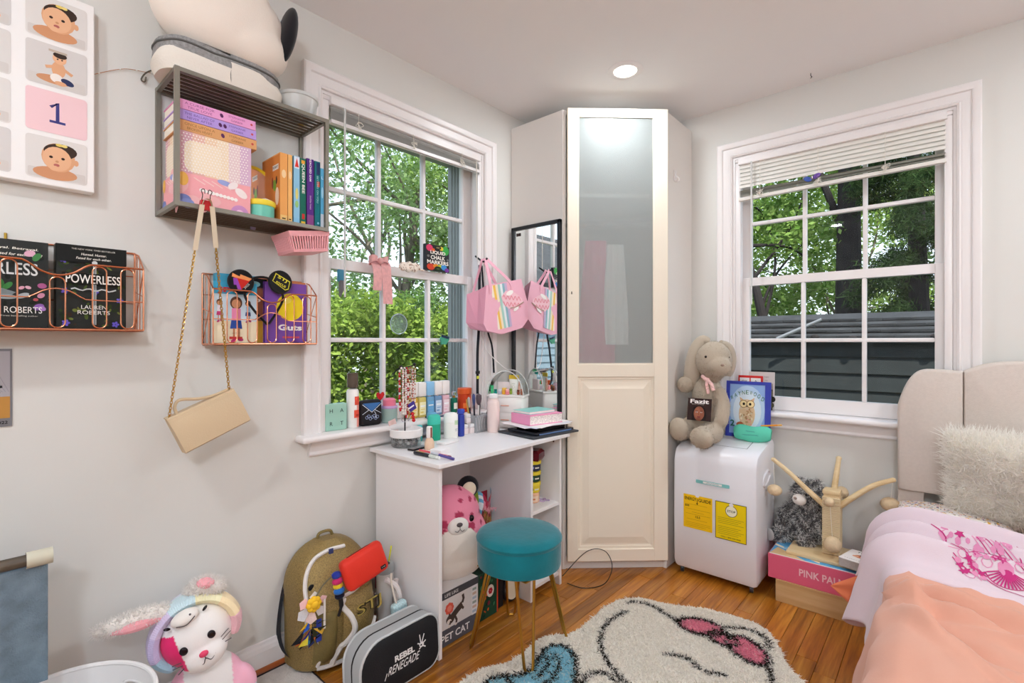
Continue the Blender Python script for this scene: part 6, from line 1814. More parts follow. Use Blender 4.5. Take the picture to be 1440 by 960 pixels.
def chain(a, b, name):
    """links from bag corner a up to b, leather band above; local space"""
    a = Vector(a); b = Vector(b); d = b - a; L = d.length; dn = d.normalized()
    s1 = dn.orthogonal().normalized(); s2 = dn.cross(s1)
    m = MB(); nl = int(L * .80 / .0085)
    for i in range(nl):
        c = a + dn * (.0085 * (i + .5)); s_ = s1 if i % 2 else s2
        m.tube([tuple(c + dn * (.0058 * math.cos(q)) + s_ * (.0036 * math.sin(q))) for q in [2*PI*j/8 for j in range(8)]], .0013, 4, True)
    stuff(m.obj('chain', GCH, t))
    m = MB(); p0 = a + dn * L * .79
    ribbon(m, [tuple(p0), tuple(a + dn * L * .9), tuple(b)], .013, tuple(Ri.inverted() @ Vector((0, 1, .1))), .0025); m.obj('strap', BEI2, t)
inv = Ri.inverted()
def loc_(x, y, z): return inv @ (Vector((x, y, z)) - Vector((.085, -2.255, .93)))
chain((.02, -W/2 + .008, Hh/2), loc_(.222, -2.309, 1.572), 'l'); chain((.02, W/2 - .010, Hh/2), loc_(.222, -2.283, 1.572), 'r')
m = MB(); ribbon(m, [tuple(loc_(.222, -2.309, 1.571)), tuple(loc_(.224, -2.303, 1.588)), tuple(loc_(.224, -2.289, 1.588)), tuple(loc_(.222, -2.283, 1.571))], .012, tuple(inv @ Vector((1, 0, 0))), .002); m.obj('strap', BEI2, t)
# pink basket under the shelf
PKP = M('pink_basket_plastic', 'eda9ae', .4)
t = thing('pink_basket', 'small pink slotted plastic basket hanging under the right end of the wall shelf', 'basket', (.125, -1.962, 1.488), (rad(9), 0, 0))
m = MB(); h = .070
def tb(x, y, z): f_ = 1 - .16 * (1 - z / h); return (x * f_, y * f_, z)
hx, hy, th = .070, .074, .003
rails = [(0, .010), (.052, .070)]
for za, zb in rails:
    for (xa, ya, xb, yb) in ((-hx, -hy, hx, -hy), (hx, -hy, hx, hy), (hx, hy, -hx, hy), (-hx, hy, -hx, -hy)):
        vs = []
        for (x, y) in ((xa, ya), (xb, yb)):
            for zz_ in (za, zb):
                p = tb(x, y, zz_); q = (p[0] * .965, p[1] * .97, p[2]); vs += [p, q]
        m.add(vs, [(0, 4, 6, 2), (1, 3, 7, 5), (2, 6, 7, 3), (0, 1, 5, 4), (0, 2, 3, 1), (4, 5, 7, 6)])
m.box((0, 0, .0015), (hx * 1.68, hy * 1.68, .003)); m.obj('body', PKP, t, False)
m = MB()
for sx in (-1, 1):
    for i in range(15):
        y = -hy * .92 + i * hy * 1.84 / 14
        a = tb(sx * hx, y, .008); b = tb(sx * hx, y, .054); m.tube([(a[0] - sx * .0015, a[1], a[2]), (b[0] - sx * .0015, b[1], b[2])], .0028, 5)
for sy in (-1, 1):
    for i in range(11):
        x = -hx * .9 + i * hx * 1.8 / 10
        a = tb(x, sy * hy, .008); b = tb(x, sy * hy, .054); m.tube([(a[0], a[1] - sy * .0015, a[2]), (b[0], b[1] - sy * .0015, b[2])], .0028, 5)
stuff(m.obj('slot_bars', PKP, t))
# ============================================================= things on the floor, left
t = thing('floor_mat', 'off white floor mat with a thin black edging along the left wall', 'mat', (.30, -2.40, 0))
MB().span((-.262, -.42, 0), (.17, .455, .008), r=.003).obj('mat', M('mat_cream', 'd9d4d0', .95, bump=.6, bscale=140, var=.08, vscale=40), t)
MB().tube([(-.262, -.42, .0085), (-.262, .455, .0085), (.17, .455, .0085)], .0030, 6).obj('edging', M('black_fabric', '1d1a1c', .8), t)
# backpack
OLIVE = M('gold_glitter_cloth', '8f7848', .42, .25, var=.35, vscale=240, bump=.5, bscale=260)
OLIVE2 = M('khaki_cloth', '77673a', .7, var=.12, vscale=30, bump=.3, bscale=200)
PIPE = M('white_piping', 'e4e0dc', .6)
t = thing('glitter_backpack', 'gold glitter backpack with white piping leaning on the left wall beside the desk', 'backpack', (.030, -1.835, .009), (0, rad(-3), rad(-4)))
def bp_half(z):   # half width by height
    return .152 * (1 - .02 * z / .43) if z < .27 else .152 * math.sqrt(max(0.02, 1 - ((z - .27) / .168) ** 2.3))
def bp_front(y, z):
    hw = bp_half(min(z, .435))
    q = max(0, 1 - abs(y / max(hw, .01)) ** 3.2)
    b = .150 + .045 * math.sin(min(1, z / .30) * PI * .85) - .10 * max(0, (z - .26) / .17) ** 1.6
    return .035 + (b - .02) * q ** .45 + .004 * noise.noise(Vector((y * 18, z * 18, 1)))
m = MB()
NZ, NY = 34, 30
def bfront(u, v):
    z = .002 + .432 * v; hw = bp_half(z); y = (2 * u - 1) * hw
    return (bp_front(y, z), y, z)
m.grid(bfront, NY, NZ)
m.grid(lambda u, v: (.015, (2 * u - 1) * bp_half(.002 + .432 * v), .002 + .432 * v), NY, NZ)
for e in (0, 1):
    m.grid(lambda u, v: (.015 + (bfront(e, v)[0] - .015) * u, bfront(e, v)[1], .002 + .432 * v), 4, NZ)
m.grid(lambda u, v: (.015 + (bfront(u, 1)[0] - .015) * v, bfront(u, 1)[1], .434), NY, 3)
m.grid(lambda u, v: (.015 + (bfront(u, 0)[0] - .015) * v, bfront(u, 0)[1], .002), NY, 3)
m.obj('body', OLIVE, t, True, 50)
def pocket(y, z):
    u, v = (y + .02) / .15, (z - .02) / .235
    return .004 + .026 * math.sin(PI * u) ** .5 * math.sin(PI * min(1, v * 1.02)) ** .5 if 0 < u < 1 and 0 < v < .98 else 0
def pipe(pts, r_=.0055, nm='piping', mat=None):
    P = [(bp_front(y, z) + .003 + pocket(y, z), y, z) for y, z in [(p.x, p.y) for p in [Vector((a, b, 0)) for a, b in spl2(pts)]]]
    return MB().tube(P, r_, 7).obj(nm, mat or PIPE, t)
def spl2(pts): return [(p.x, p.y) for p in spline([(a, b, 0) for a, b in pts], 8)]
pipe([(-.125, .17), (-.125, .26), (-.115, .335), (-.08, .385), (-.03, .405), (.04, .405)], .0075)
pipe([(-.095, .02), (-.085, .07), (-.098, .12), (-.105, .17)], .006)
pipe([(-.045, .01), (-.030, .06), (.010, .13), (.005, .18), (-.020, .225), (-.015, .25)], .010)
pipe([(.045, .03), (.065, .09), (.11, .13)], .008)
pipe([(-.02, .255), (.03, .262), (.085, .285), (.115, .30)], .007)
pipe([(-.095, .012), (-.05, .006), (.02, .006)], .008)
# pocket bulges
m = MB()
m.grid(lambda u, v: (bp_front(-.02 + .15 * u, .02 + .235 * v) + .004 + .026 * math.sin(PI * u) ** .5 * math.sin(PI * min(1, v * 1.02)) ** .5, -.02 + .15 * u, .02 + .235 * v), 16, 18); m.obj('front_pocket', OLIVE, t)
m = MB(); m.grid(lambda u, v: (bp_front(-.11 + .07 * u, .03 + .19 * v) + .003 + .014 * math.sin(PI * u) ** .6 * math.sin(PI * v) ** .4, -.11 + .07 * u, .03 + .19 * v), 10, 14); m.obj('side_pocket', OLIVE2, t)
k = Ink((.252, .012, .150), (0, 1, 0), (-.18, 0, 1), base=.0); k.text('STJ', .055, .03, .046, '2a2616', w=.10, shear=.2, bold=.05, rot=10); k.text('STJ', .055, .03, .046, 'a8924a', w=.10, shear=.2, rot=10); k.put(t, 'embroidery')
m = MB(); ribbon(m, [(.01, -.13, .33), (-.005, -.155, .24), (.0, -.168, .12), (.03, -.16, .05), (.06, -.135, .015)], .035, (1, .1, 0), .006); m.obj('shoulder_strap', MATS['black_webbing'], t)
m = MB(); ribbon(m, [(.01, .11, .36), (-.004, .14, .26), (.0, .15, .12), (.03, .14, .04)], .035, (1, .1, 0), .006); m.obj('shoulder_strap', MATS['black_webbing'], t)
m = MB(); m.tube(spline([(.03, -.03, .430), (.03, -.02, .452), (.03, .02, .452), (.03, .03, .430)], 5), .006, 8); m.obj('grab_handle', OLIVE2, t)
t.scale = (1, 1, .955)
MB().ball((bp_front(-.105, .305) + .001, -.105, .305), (.003, .012, .012), 14, 8).obj('eyelet', MATS['black_plastic'], t)
MB().box((bp_front(-.02, .40) + .004, -.015, .398), (.006, .018, .026), r=.002).obj('zip_pull', M('navy_cloth', '38406e', .7), t, label='navy cloth zip pull')
MB().box((bp_front(.04, .03) + .03, .05, .012), (.03, .03, .02), r=.006).obj('buckle', MATS['black_plastic'], t)
t2 = thing('red_pouch', 'bright red hard pouch clipped on the front of the gold backpack', 'pouch', (.268, -1.808, .372), (rad(14), rad(-12), rad(-4)))
MB().box((0, 0, 0), (.045, .165, .112), r=.018, seg=3).obj('shell', M('pouch_red', 'd8301f', .5, bump=.15, bscale=300), t2); m = MB(); m.tube([(.0, .078, -.04), (.0, .0835, -.02), (0, .0835, .03), (0, .07, .052), (0, .03, .057), (0, -.05, .057)], .0022, 5); m.obj('zip', M('dark_red', '7a1a14', .6), t2); MB().box((.0235, .055, -.036), (.002, .022, .012), r=.001, seg=1).obj('badge', MATS['black_plastic'], t2); k = Ink((.0246, .044, -.042), (0, 1, 0)); k.text('bag', .011, .004, .005, 'c8c4c0', w=.014); k.put(t2)
t3 = thing('key_charm', 'yellow flower scrunchie and pastel fabric charms hanging at the left of the backpack', 'charm', (.235, -1.985, .245))
m = MB()
for a in range(8): m.ball((.012, .016 * math.cos(a * PI / 4), .05 + .016 * math.sin(a * PI / 4)), (.010, .011, .011), 10, 7)
m.ball((.02, 0, .05), (.008, .013, .013), 10, 7); m.obj('yellow_flower', M('flower_yellow', 'f0bf2a', .8), t3)
m = MB()
R = np.random.RandomState(4)
for i, c in enumerate(['f3c9cd', 'e8e6e6', 'f3c9cd', 'd6d6da', 'f0d6d2', 'e6e2e2']):
    a = i * PI / 3 + .4; cy, cz = .042 * math.cos(a), .035 + .040 * math.sin(a)
    m.add([(.004, 0, .045), (.008, cy * 1.0 - .018 * math.sin(a), cz + .018 * math.cos(a)), (.004, cy * 1.35, .035 + (cz - .035) * 1.35), (-.002, cy + .018 * math.sin(a), cz - .018 * math.cos(a))], [(0, 1, 2, 3)], c)
m.obj('fabric_petals', PLUSH, t3, False)
m = MB(); R = np.random.RandomState(6)
for i in range(26):
    a = R.uniform(-PI, PI); L = R.uniform(.03, .055); cy, cz = -.012 + R.uniform(-.012, .012), -.025 + R.uniform(-.02, .02)
    w_ = .012
    m.add([(R.uniform(-.01, .02), cy, cz), (R.uniform(-.01, .02), cy + L * math.sin(a) - w_, cz - L * abs(math.cos(a))), (R.uniform(-.01, .02), cy + L * math.sin(a) + w_, cz - L * abs(math.cos(a)) + .006)], [(0, 1, 2)], ['16161c', '1f2f7a', 'e0b030', '17181c', '2a50a8', '30301c', 'c8602c', '3f9fd0', '121218', 'd8c840'][i % 10])
stuff(m.obj('fabric_tufts', PLUSH, t3, False)); MB().box((.004, .022, -.05), (.003, .018, .075)).obj('blue_ribbon', M('navy_ribbon', '26358a', .7), t3, False); MB().box((.008, .040, .0), (.003, .007, .10)).obj('white_cord', PIPE, t3, False)
m = MB(); m.tube(spline([(.008, .01, .07), (.012, .03, .10), (.02, .06, .125)], 5), .0025, 5); m.obj('lanyard', M('spotted_cord', '6a6450', .7), t3)
t4 = thing('scarf_charm', 'patterned magenta, yellow and blue cloth tied beside the red pouch', 'charm', (.250, -1.905, .345))
m = MB()
for i, (z, c) in enumerate(((.02, '2a3a9a'), (.0, 'c0306a'), (-.018, 'e6c832'), (-.036, '2f6fc0'), (-.055, '16162a'))): m.ball((.0 + .003 * (i % 2), .003 * i, z), (.014, .018 + .003 * (i % 2), .013), 12, 8, col=c)
m.obj('cloth', PLUSH, t4); m = MB(); m.tube(spline([(0, .012, -.05), (.004, .016, -.09), (.0, .008, -.125)], 5), [.008] * 6 + [.005] * 5, 8); m.obj('tail', MATS['black_fabric'], t4)
t5 = thing('glitter_holder', 'pale blue glitter sanitizer holder hanging at the right of the backpack', 'holder', (.292, -1.672, .150), (rad(6), 0, 0))
MB().box((0, 0, 0), (.034, .064, .095), r=.013, seg=3).obj('case', M('ice_glitter', 'b9d8de', .35, .1, var=.25, vscale=220, bump=.4, bscale=240), t5)
m = MB(); m.tube(spline([(0, -.01, .045), (-.01, -.012, .09), (-.02, -.01, .13), (-.03, .0, .15)], 5), .0035, 6); m.obj('lanyard', M('cream_cord', 'e2d6c8', .7), t5)
t6 = thing('travel_tumbler', 'white and grey lidded tumbler standing in the right backpack pocket', 'bottle', (.165, -1.650, .055))
MB().lathe([(0, 0), (.026, 0), (.033, .16), (.034, .21), (0, .21)], 24).obj('cup', M('tumbler_white', 'e6e4e0', .35), t6); MB().lathe([(.035, .208), (.036, .213), (.035, .235), (.028, .243), (0, .243)], 24).obj('lid', M('tumbler_grey', 'a9b0b2', .4), t6); MB().box((.012, 0, .247), (.03, .012, .008), r=.003).obj('flip_tab', M('tumbler_dark', '3a3e42', .4), t6); MB().tube([(.0, .012, .21), (.0, .03, .30)], .003, 6).obj('straw', M('straw_yellow', 'd8dc3a', .4), t6)
tag(MB().tube(spline([(.245, -1.70, .275), (.262, -1.665, .24), (.262, -1.648, .19), (.245, -1.644, .15), (.22, -1.640, .19), (.22, -1.636, .245)], 6), .010, 8).obj('carry_loop', M('pale_loop', 'e9e2e0', .6)), 'pale carry loop looping out beside the tumbler on the backpack', 'strap')
# lunch bag
t = thing('lunch_bag', 'black and grey lunch bag lettered REBEL RENEGADE standing before the gold backpack', 'lunch bag', (.405, -1.768, .002), (0, rad(-4), 0))
def rr(w, h, r_, n=7, tl=None):
    o = []
    for cx, cy, a0, q in ((w - r_, r_, -90, r_), (w - r_, h - r_, 0, r_), (r_, h - r_, 90, tl or r_), (r_, r_, 180, r_)):
        if q != r_: cx, cy = q, h - q
        for i in range(n + 1):
            a = rad(a0 + 90 * i / n); o.append((cx + q * math.cos(a), cy + q * math.sin(a)))
    return o
Wl, Hl = .325, .188
out = [(y - Wl / 2, z) for y, z in rr(Wl, Hl, .052, 7, .085)]
GREYC = M('lunch_grey', 'a9adae', .7, bump=.2, bscale=200)
def shell(x0, x1, s0=1.0, s1=1.0, nm='gusset', mat=None):
    m = MB(); n = len(out); cz = Hl / 2
    def ringp(x, s_): return [(x, y * s_, cz + (z - cz) * s_) for y, z in out]
    m.add(ringp(x0, s0) + ringp(x1, s1), [(i, (i + 1) % n, n + (i + 1) % n, n + i) for i in range(n)])
    return m.obj(nm, mat or GREYC, t, True, 60)
shell(-.062, -.012, .985, 1.0); shell(-.012, -.004, 1.0, 1.0, 'zip_tape', MATS['black_fabric']); shell(-.004, .040, 1.0, .985)
n = len(out)
m = MB(); m.add([(-.062, y * .985, Hl/2 + (z - Hl/2) * .985) for y, z in out], [tuple(range(n))]); m.obj('back', MATS['black_fabric'], t, False)
m = MB()
lv = [(.040, .985), (.046, .955), (.049, .90), (.050, .6)]
vs = [(x, y * s_, Hl/2 + (z - Hl/2) * s_) for x, s_ in lv for y, z in out]
m.add(vs, [(k_*n + i, k_*n + (i+1) % n, (k_+1)*n + (i+1) % n, (k_+1)*n + i) for k_ in range(3) for i in range(n)] + [tuple(3*n + i for i in range(n))]); m.obj('front', M('lunch_black', '16171a', .75, bump=.25, bscale=220), t, True, 60)
m = MB(); m.tube([(.041, y * .985, Hl/2 + (z - Hl/2) * .985) for y, z in out], .0045, 7, True); m.obj('front_piping', M('lunch_pipe', 'c2c6c7', .6), t)
m = MB(); m.tube([(-.060, y * .99, Hl/2 + (z - Hl/2) * .99) for y, z in out], .0040, 7, True); m.obj('back_piping', M('lunch_pipe', 'c2c6c7', .6), t)
k = Ink((.0506, -Wl/2, 0), (0, 1, 0), base=.0003)
k.text('REBEL', .168, .092, .020, 'e8e8e8', w=.082, bold=.04); k.text('RENEGADE', .160, .060, .026, 'e8e8e8', w=.125, shear=.35, bold=.005)
k.stroke([(.095, .072), (.085, .052)], .003, 'e8e8e8'); 
for a, b in (((.236, .108), (.232, .138)), ((.240, .108), (.252, .134)), ((.232, .106), (.222, .112)), ((.244, .104), (.258, .110)), ((.238, .096), (.228, .090)), ((.244, .096), (.256, .088))): k.stroke([a, b], .004, 'e8e8e8')
k.ell(.239, .102, .010, .009, 'e8e8e8'); k.ell(.237, .101, .004, .003, '16171a'); k.put(t, 'lettering')

# hooded bunny plush
WHB, PST = 'f1eeec', ['c3dff0', 'f3d9e4', 'f7ecc0', 'd8c8ec', 'f7c6d0']
t = thing('hooded_bunny_plush', 'white bunny plush in a pastel rainbow hood sitting by the left wall', 'plush toy', (.140, -2.285, .009), (0, 0, rad(-14)))
tilt = rad(20)
m = MB(); m.ball((0, .015, .105), (.085, .105, .108), 24, 16); m.ball((.045, -.055, .045), (.06, .045, .042), 18, 12); m.ball((.045, .075, .045), (.06, .045, .042), 18, 12); m.ball((.03, .108, .12), (.035, .035, .055), 16, 10, (rad(25), 0, 0)); m.ball((.03, -.085, .12), (.035, .035, .055), 16, 10, (rad(-25), 0, 0))
def bcol(co, n):
    if abs(co.y - .015) > .062 or co.z < .05:
        return 'f3b6cb' if co.z > .10 else ('a8d4e8' if co.z > .05 else 'eee9e6')
    return WHB
blob('body', m, VELOUR, t, .006, 5, bcol)
hd = empty('head', (.02, -.012, .300), (tilt, 0, 0), t)
m = MB(); m.ball((0, 0, 0), (.085, .100, .088), 28, 18); m.ball((.05, .0, -.045), (.050, .062, .045), 20, 12)
def hcol(co, n):
    if co.x > -.01 and co.y < -.045 and co.z > -.055 and co.z < .052: return 'e2306e'
    return WHB
blob('face', m, VELOUR, hd, .005, 5, hcol)
m = MB()
for i in range(90):
    a = rad(-35 + 250 * i / 89)
    c = [('f3c3cd'), ('f6e2b8'), ('f4efc8'), ('cfe6ee'), ('d6cbe8'), ('c3b8dc'), ('a9d2e6')][int(i / 90 * 7)]
    m.ball((.030 - .03 * abs(math.sin(a)), .104 * math.cos(a), .012 + .092 * math.sin(a)), (.036, .018, .018), 8, 6, (a, 0, 0), c)
m.ball((-.045, 0, .012), (.065, .108, .098), 24, 14, None, 'd6dcec')
me_ = m.obj('hood', PLUSH, hd)
m = MB(); m.ball((.052, -.005, .082), (.028, .036, .020), 14, 10); m.obj('hood_muzzle', M('white_plush', 'f3eee8', .95, sheen=.3), hd)
m = MB(); m.tube(spline([(.078, -.028, .080), (.080, -.005, .072), (.076, .020, .082)], 5), .0014, 5); m.ball((.078, .012, .094), .003, 8, 5); m.obj('hood_smile', M('grey_thread', '5a5254', .7), hd)
for y in (-.052, .045): MB().ball((.050, y, .076), (.006, .009, .004), 10, 6, (rad(-30 if y < 0 else 30), 0, 0)).obj('hood_eye', MATS['eye_black'], hd)
for y, z in ((-.036, .006), (.036, .008)):
    e = MB().ball((.080, y, z), (.006, .0105, .012), 14, 10).obj('eye', MATS['eye_black'], hd)
MB().ball((.101, .004, -.022), (.006, .012, .009), 14, 8).obj('nose', M('nose_pink', 'e2486e', .6), hd)
m = MB(); m.tube(spline([(.092, -.022, -.046), (.098, -.006, -.050), (.102, .004, -.036), (.098, .014, -.050), (.092, .028, -.042)], 5), .0014, 5); m.tube([(.103, .004, -.03), (.102, .004, -.038)], .0014, 5)
for sy in (-1, 1):
    for dz, L in ((-.020, .024), (-.030, .026), (-.040, .020)): MB().tube([(.080 - .01 * (sy > 0), sy * .052, dz), (.060, sy * (.052 + L), dz + .006 * sy - (.012 if L < .023 else 0))], .0013, 4).obj('whisker', M('grey_thread', '5a5254', .7), hd)
m.obj('mouth', M('grey_thread', '5a5254', .7), hd)
def earm(nm, pts, radii, inner):
    m = MB(); P = spline(pts, 6); n_ = len(P)
    m.tube([tuple(p) for p in P], [radii[0] + (radii[1] - radii[0]) * math.sin(PI * min(1, .15 + .85 * i / n_)) for i in range(n_)], 12)
    o = m.obj(nm, M('white_plush', 'f3eee8', .95, sheen=.3), hd)
    fur(o, 2600, .012, .0034, lambda p, R: np.array(lin('f2efec')) * (.95 + .05 * R.rand(len(p), 1)), o, 'fur', (0, 0, -.2), 1.3)
    m = MB(); m.tube([tuple(p + Vector(inner)) for p in P[4:-5]], [.004 + (radii[1] * .55) * math.sin(PI * i / (n_ - 10)) for i in range(n_ - 9)], 10); m.obj('inner_ear', M('pink_satin', 'f0a8b0', .6, sheen=.3), o)
earm('ear', [(.0, -.03, .095), (.01, -.065, .118), (.02, -.11, .136), (.025, -.155, .150), (.02, -.195, .158)], (.008, .024), (.014, 0, -.010))
earm('ear', [(-.01, .015, .105), (.0, .05, .120), (.01, .085, .105), (.012, .105, .092)], (.010, .026), (.010, .002, .012))
# white laundry basket in front, with an oval hand hole
t = thing('laundry_basket', 'white plastic laundry basket with an oval hand hole at the lower left', 'basket', (.335, -2.625, .009))
BW = M('basket_white', 'e9e8e8', .35)
Hb = .325
def bwall(a, z, r_): 
    f_ = .86 + .14 * z / Hb
    return (.185 * f_ * math.cos(a) * r_, .175 * f_ * math.sin(a) * r_, z)
m = MB(); NA, NZ = 96, 24
holes = [rad(112), rad(292)]
def hole(a, z):
    for h_ in holes:
        d = (a - h_ + PI) % (2 * PI) - PI
        if (abs(d) * .175 / .048) ** 3 + (abs(z - .265) / .021) ** 3 < 1: return True
    return False
for rs in (1.0, .975):
    vs = [bwall(2*PI*i/NA, Hb*j/NZ, rs) for j in range(NZ + 1) for i in range(NA)]
    fs = []
    for j in range(NZ):
        for i in range(NA):
            if hole(2*PI*(i + .5)/NA, Hb*(j + .5)/NZ): continue
            k_ = (i + 1) % NA; fs.append((j*NA + i, j*NA + k_, (j+1)*NA + k_, (j+1)*NA + i))
    m.add(vs, fs)
m.add([bwall(2*PI*i/NA, .001, .99) for i in range(NA)], [tuple(range(NA))]); m.obj('tub', BW, t)
m = MB(); m.tube([bwall(2*PI*i/60, Hb, .995) for i in range(60)], .0058, 8, True); m.obj('rim', BW, t)
for h_ in holes:
    m = MB(); pts = []
    for i in range(32):
        q = 2 * PI * i / 32; c_, s_ = math.cos(q), math.sin(q)
        da = .048 / .175 * math.copysign(abs(c_) ** .66, c_); dz = .021 * math.copysign(abs(s_) ** .66, s_)
        pts.append(bwall(h_ + da, .265 + dz, .988))
    m.tube(pts, .0042, 6, True); m.obj('hole_rim', BW, t)
# denim hamper at the left edge
DEN = M('denim', '6d7f8c', .9, var=.22, vscale=22, bump=.6, bscale=260)
t = thing('denim_hamper', 'blue denim hamper hanging from a dark bar at the lower left edge', 'hamper', (.250, -2.90, 0))
m = MB()
def dn(u, v): return (.0 + .004 * math.sin(u * 5) * v, .262 * (2 * u - 1),   .655 - .275 * v)
for x, s_ in ((0, 1), (-.10, 1)):
    m.grid(lambda u, v: (x + dn(u, v)[0], dn(u, v)[1], dn(u, v)[2] - .03 * 0), 12, 12)
m.grid(lambda u, v: (-.10 * u, .262,   .655 - .275 * v), 4, 8); m.grid(lambda u, v: (-.10 * u, -.262,   .655 - .275 * v), 4, 8); m.grid(lambda u, v: (-.1 * u, .262 * (2 * v - 1), .380), 4, 8)
m.obj('bag', DEN, t, True)
DKW = M_wood('dark_bar', '3a3128', '4a4034', '5c5040', 'y', 20, .1, .5, .1, False)
MB().rod((0, -.27, .672), (0, .262, .672), .0135, 14).obj('bar', DKW, t)
SLV = M('canvas_sleeve', 'c6c3b0', .8)
def sleeve(y):
    m = MB(); a = [(.0185 * math.sin(rad(q)), .672 + .0185 * math.cos(rad(q))) for q in range(-80, 171, 25)]
    b = [(p[0] * .93, .672 + (p[1] - .672) * .93) for p in a]
    m.prism(a + b[::-1], y, y + .045, 'y'); m.obj('sleeve', SLV, t, True)
sleeve(.225); sleeve(.10); sleeve(-.05)
for y in (-.24, .08): MB().rod((-.248, y, .672), (-.008, y, .672), .008, 10).obj('bracket', DKW, t)
# ============================================================= right side: rug, AC top, cat toy, bed
# shaggy rug: cream pile with pastel petals and dark line work
RUG = [(.618, -1.80), (.590, -1.66), (.596, -1.541), (.640, -1.45), (.645, -1.36), (.640, -1.286), (.655, -1.222), (.715, -1.14), (.722, -1.03), (.715, -.92), (.728, -.80), (.79, -.718), (.885, -.690), (.969, -.655), (1.044, -.612), (1.129, -.592), (1.224, -.582), (1.30, -.612), (1.362, -.70), (1.405, -.785), (1.459, -.842), (1.522, -.90), (1.58, -1.02), (1.58, -1.25), (1.50, -1.50), (1.36, -1.72), (1.15, -1.86), (.90, -1.92), (.72, -1.90)]
rp = [(p.x, p.y) for p in spline([(a, b, 0) for a, b in RUG], 5, True)]
t = thing('shag_rug', 'cream shag rug with pink petals, a pale blue wave and dark outlines', 'rug', (1.05, -1.25, 0))
RM = M('rug_backing', 'dcd6cc', .95)
m = MB(); m.prism([(a - 1.05, b + 1.25) for a, b in rp], .0005, .007); m.obj('backing', RM, t, False)
ra = np.array(rp)
def inpoly(P, poly):
    x, y = P[:, 0], P[:, 1]; n = len(poly); c = np.zeros(len(P), bool)
    for i in range(n):
        x1, y1 = poly[i]; x2, y2 = poly[i - 1]
        q = ((y1 > y) != (y2 > y)) & (x < (x2 - x1) * (y - y1) / (y2 - y1 + 1e-12) + x1)
        c ^= q
    return c
def dseg(P, pts, closed=False):
    d = np.full(len(P), 9.0); n = len(pts)
    for i in range(n if closed else n - 1):
        a = np.array(pts[i]); b = np.array(pts[(i + 1) % n]); ab = b - a
        tt = np.clip(((P - a) @ ab) / (ab @ ab + 1e-12), 0, 1)
        d = np.minimum(d, np.linalg.norm(P - a - tt[:, None] * ab, axis=1))
    return d
def sp(pts, closed=False): return [(p.x, p.y) for p in spline([(a, b, 0) for a, b in pts], 6, closed)]
def oval(cx, cy, a, b, rot): 
    c, s_ = math.cos(rad(rot)), math.sin(rad(rot))
    return [(cx + a*math.cos(q)*c - b*math.sin(q)*s_, cy + a*math.cos(q)*s_ + b*math.sin(q)*c) for q in [2*PI*i/28 for i in range(28)]]
R = np.random.RandomState(42)
P = np.stack([R.uniform(.56, 1.62, 160000), R.uniform(-1.95, -.56, 160000)], 1)
P = P[inpoly(P, rp)]
J = P + R.normal(size=P.shape) * .0035
col = np.tile(np.array(lin('faf7f0')), (len(P), 1))
pink = np.array(lin('f0a0b4')); blue = np.array(lin('a9dcea')); dark = np.array(lin('33302a')); yel = np.array(lin('f1d84a'))
petals = [oval(1.085, -.765, .088, .058, 18), oval(1.275, -.800, .090, .058, -38), oval(1.182, -.790, .052, .042, -10)]
wave = sp([(.700, -1.285), (.735, -1.238), (.80, -1.26), (.855, -1.33), (.90, -1.42), (.86, -1.52), (.78, -1.60), (.70, -1.60), (.66, -1.58), (.67, -1.53), (.71, -1.485), (.735, -1.43), (.715, -1.36)], True)
for q in petals: col[inpoly(J, q)] = pink
col[inpoly(J, wave)] = blue
lines = [(q, True, .0085) for q in petals[:2]] + [(petals[2], True, .0085), (wave, True, .008),
   (sp([(.745, -1.30), (.79, -1.34), (.82, -1.42), (.80, -1.50)]), False, .0075), (sp([(.735, -1.33), (.765, -1.385), (.775, -1.45)]), False, .007), (sp([(.70, -1.52), (.75, -1.53), (.80, -1.56)]), False, .007),
   (sp([(.775, -.80), (.79, -.765), (.84, -.745), (.90, -.755), (.96, -.775), (1.01, -.785)]), False, .006), (sp([(.80, -.86), (.785, -.98), (.82, -1.10), (.90, -1.20), (1.0, -1.26), (1.10, -1.27)]), False, .0065),
   (sp([(1.17, -.70), (1.24, -.655), (1.31, -.68), (1.335, -.735)]), False, .006), (sp([(1.36, -.85), (1.40, -.95), (1.42, -1.06), (1.38, -1.20)]), False, .0075),
   (sp([(.90, -1.33), (.93, -1.27), (1.0, -1.29), (1.05, -1.36), (1.0, -1.43), (.93, -1.41)], True), True, .007), (sp([(1.05, -1.03), (1.12, -1.00), (1.19, -1.03), (1.26, -1.00)]), False, .006)]
for pts, cl, w in lines: col[dseg(J, pts, cl) < w * 1.15] = dark
col = col * (.86 + .2 * R.rand(len(P), 1))
edge = np.clip(dseg(P, rp, True) / .02, 0, 1)
b = np.stack([P[:, 0] - 1.05, P[:, 1] + 1.25, np.full(len(P), .005)], 1)
d = R.normal(size=(len(P), 3)) * np.array([.009, .009, .002]) + np.array([0, 0, .008]); d[:, 2] *= (.55 + .45 * edge)
tri_cloud('pile', b, b + d, .0068, col, FURM, t)

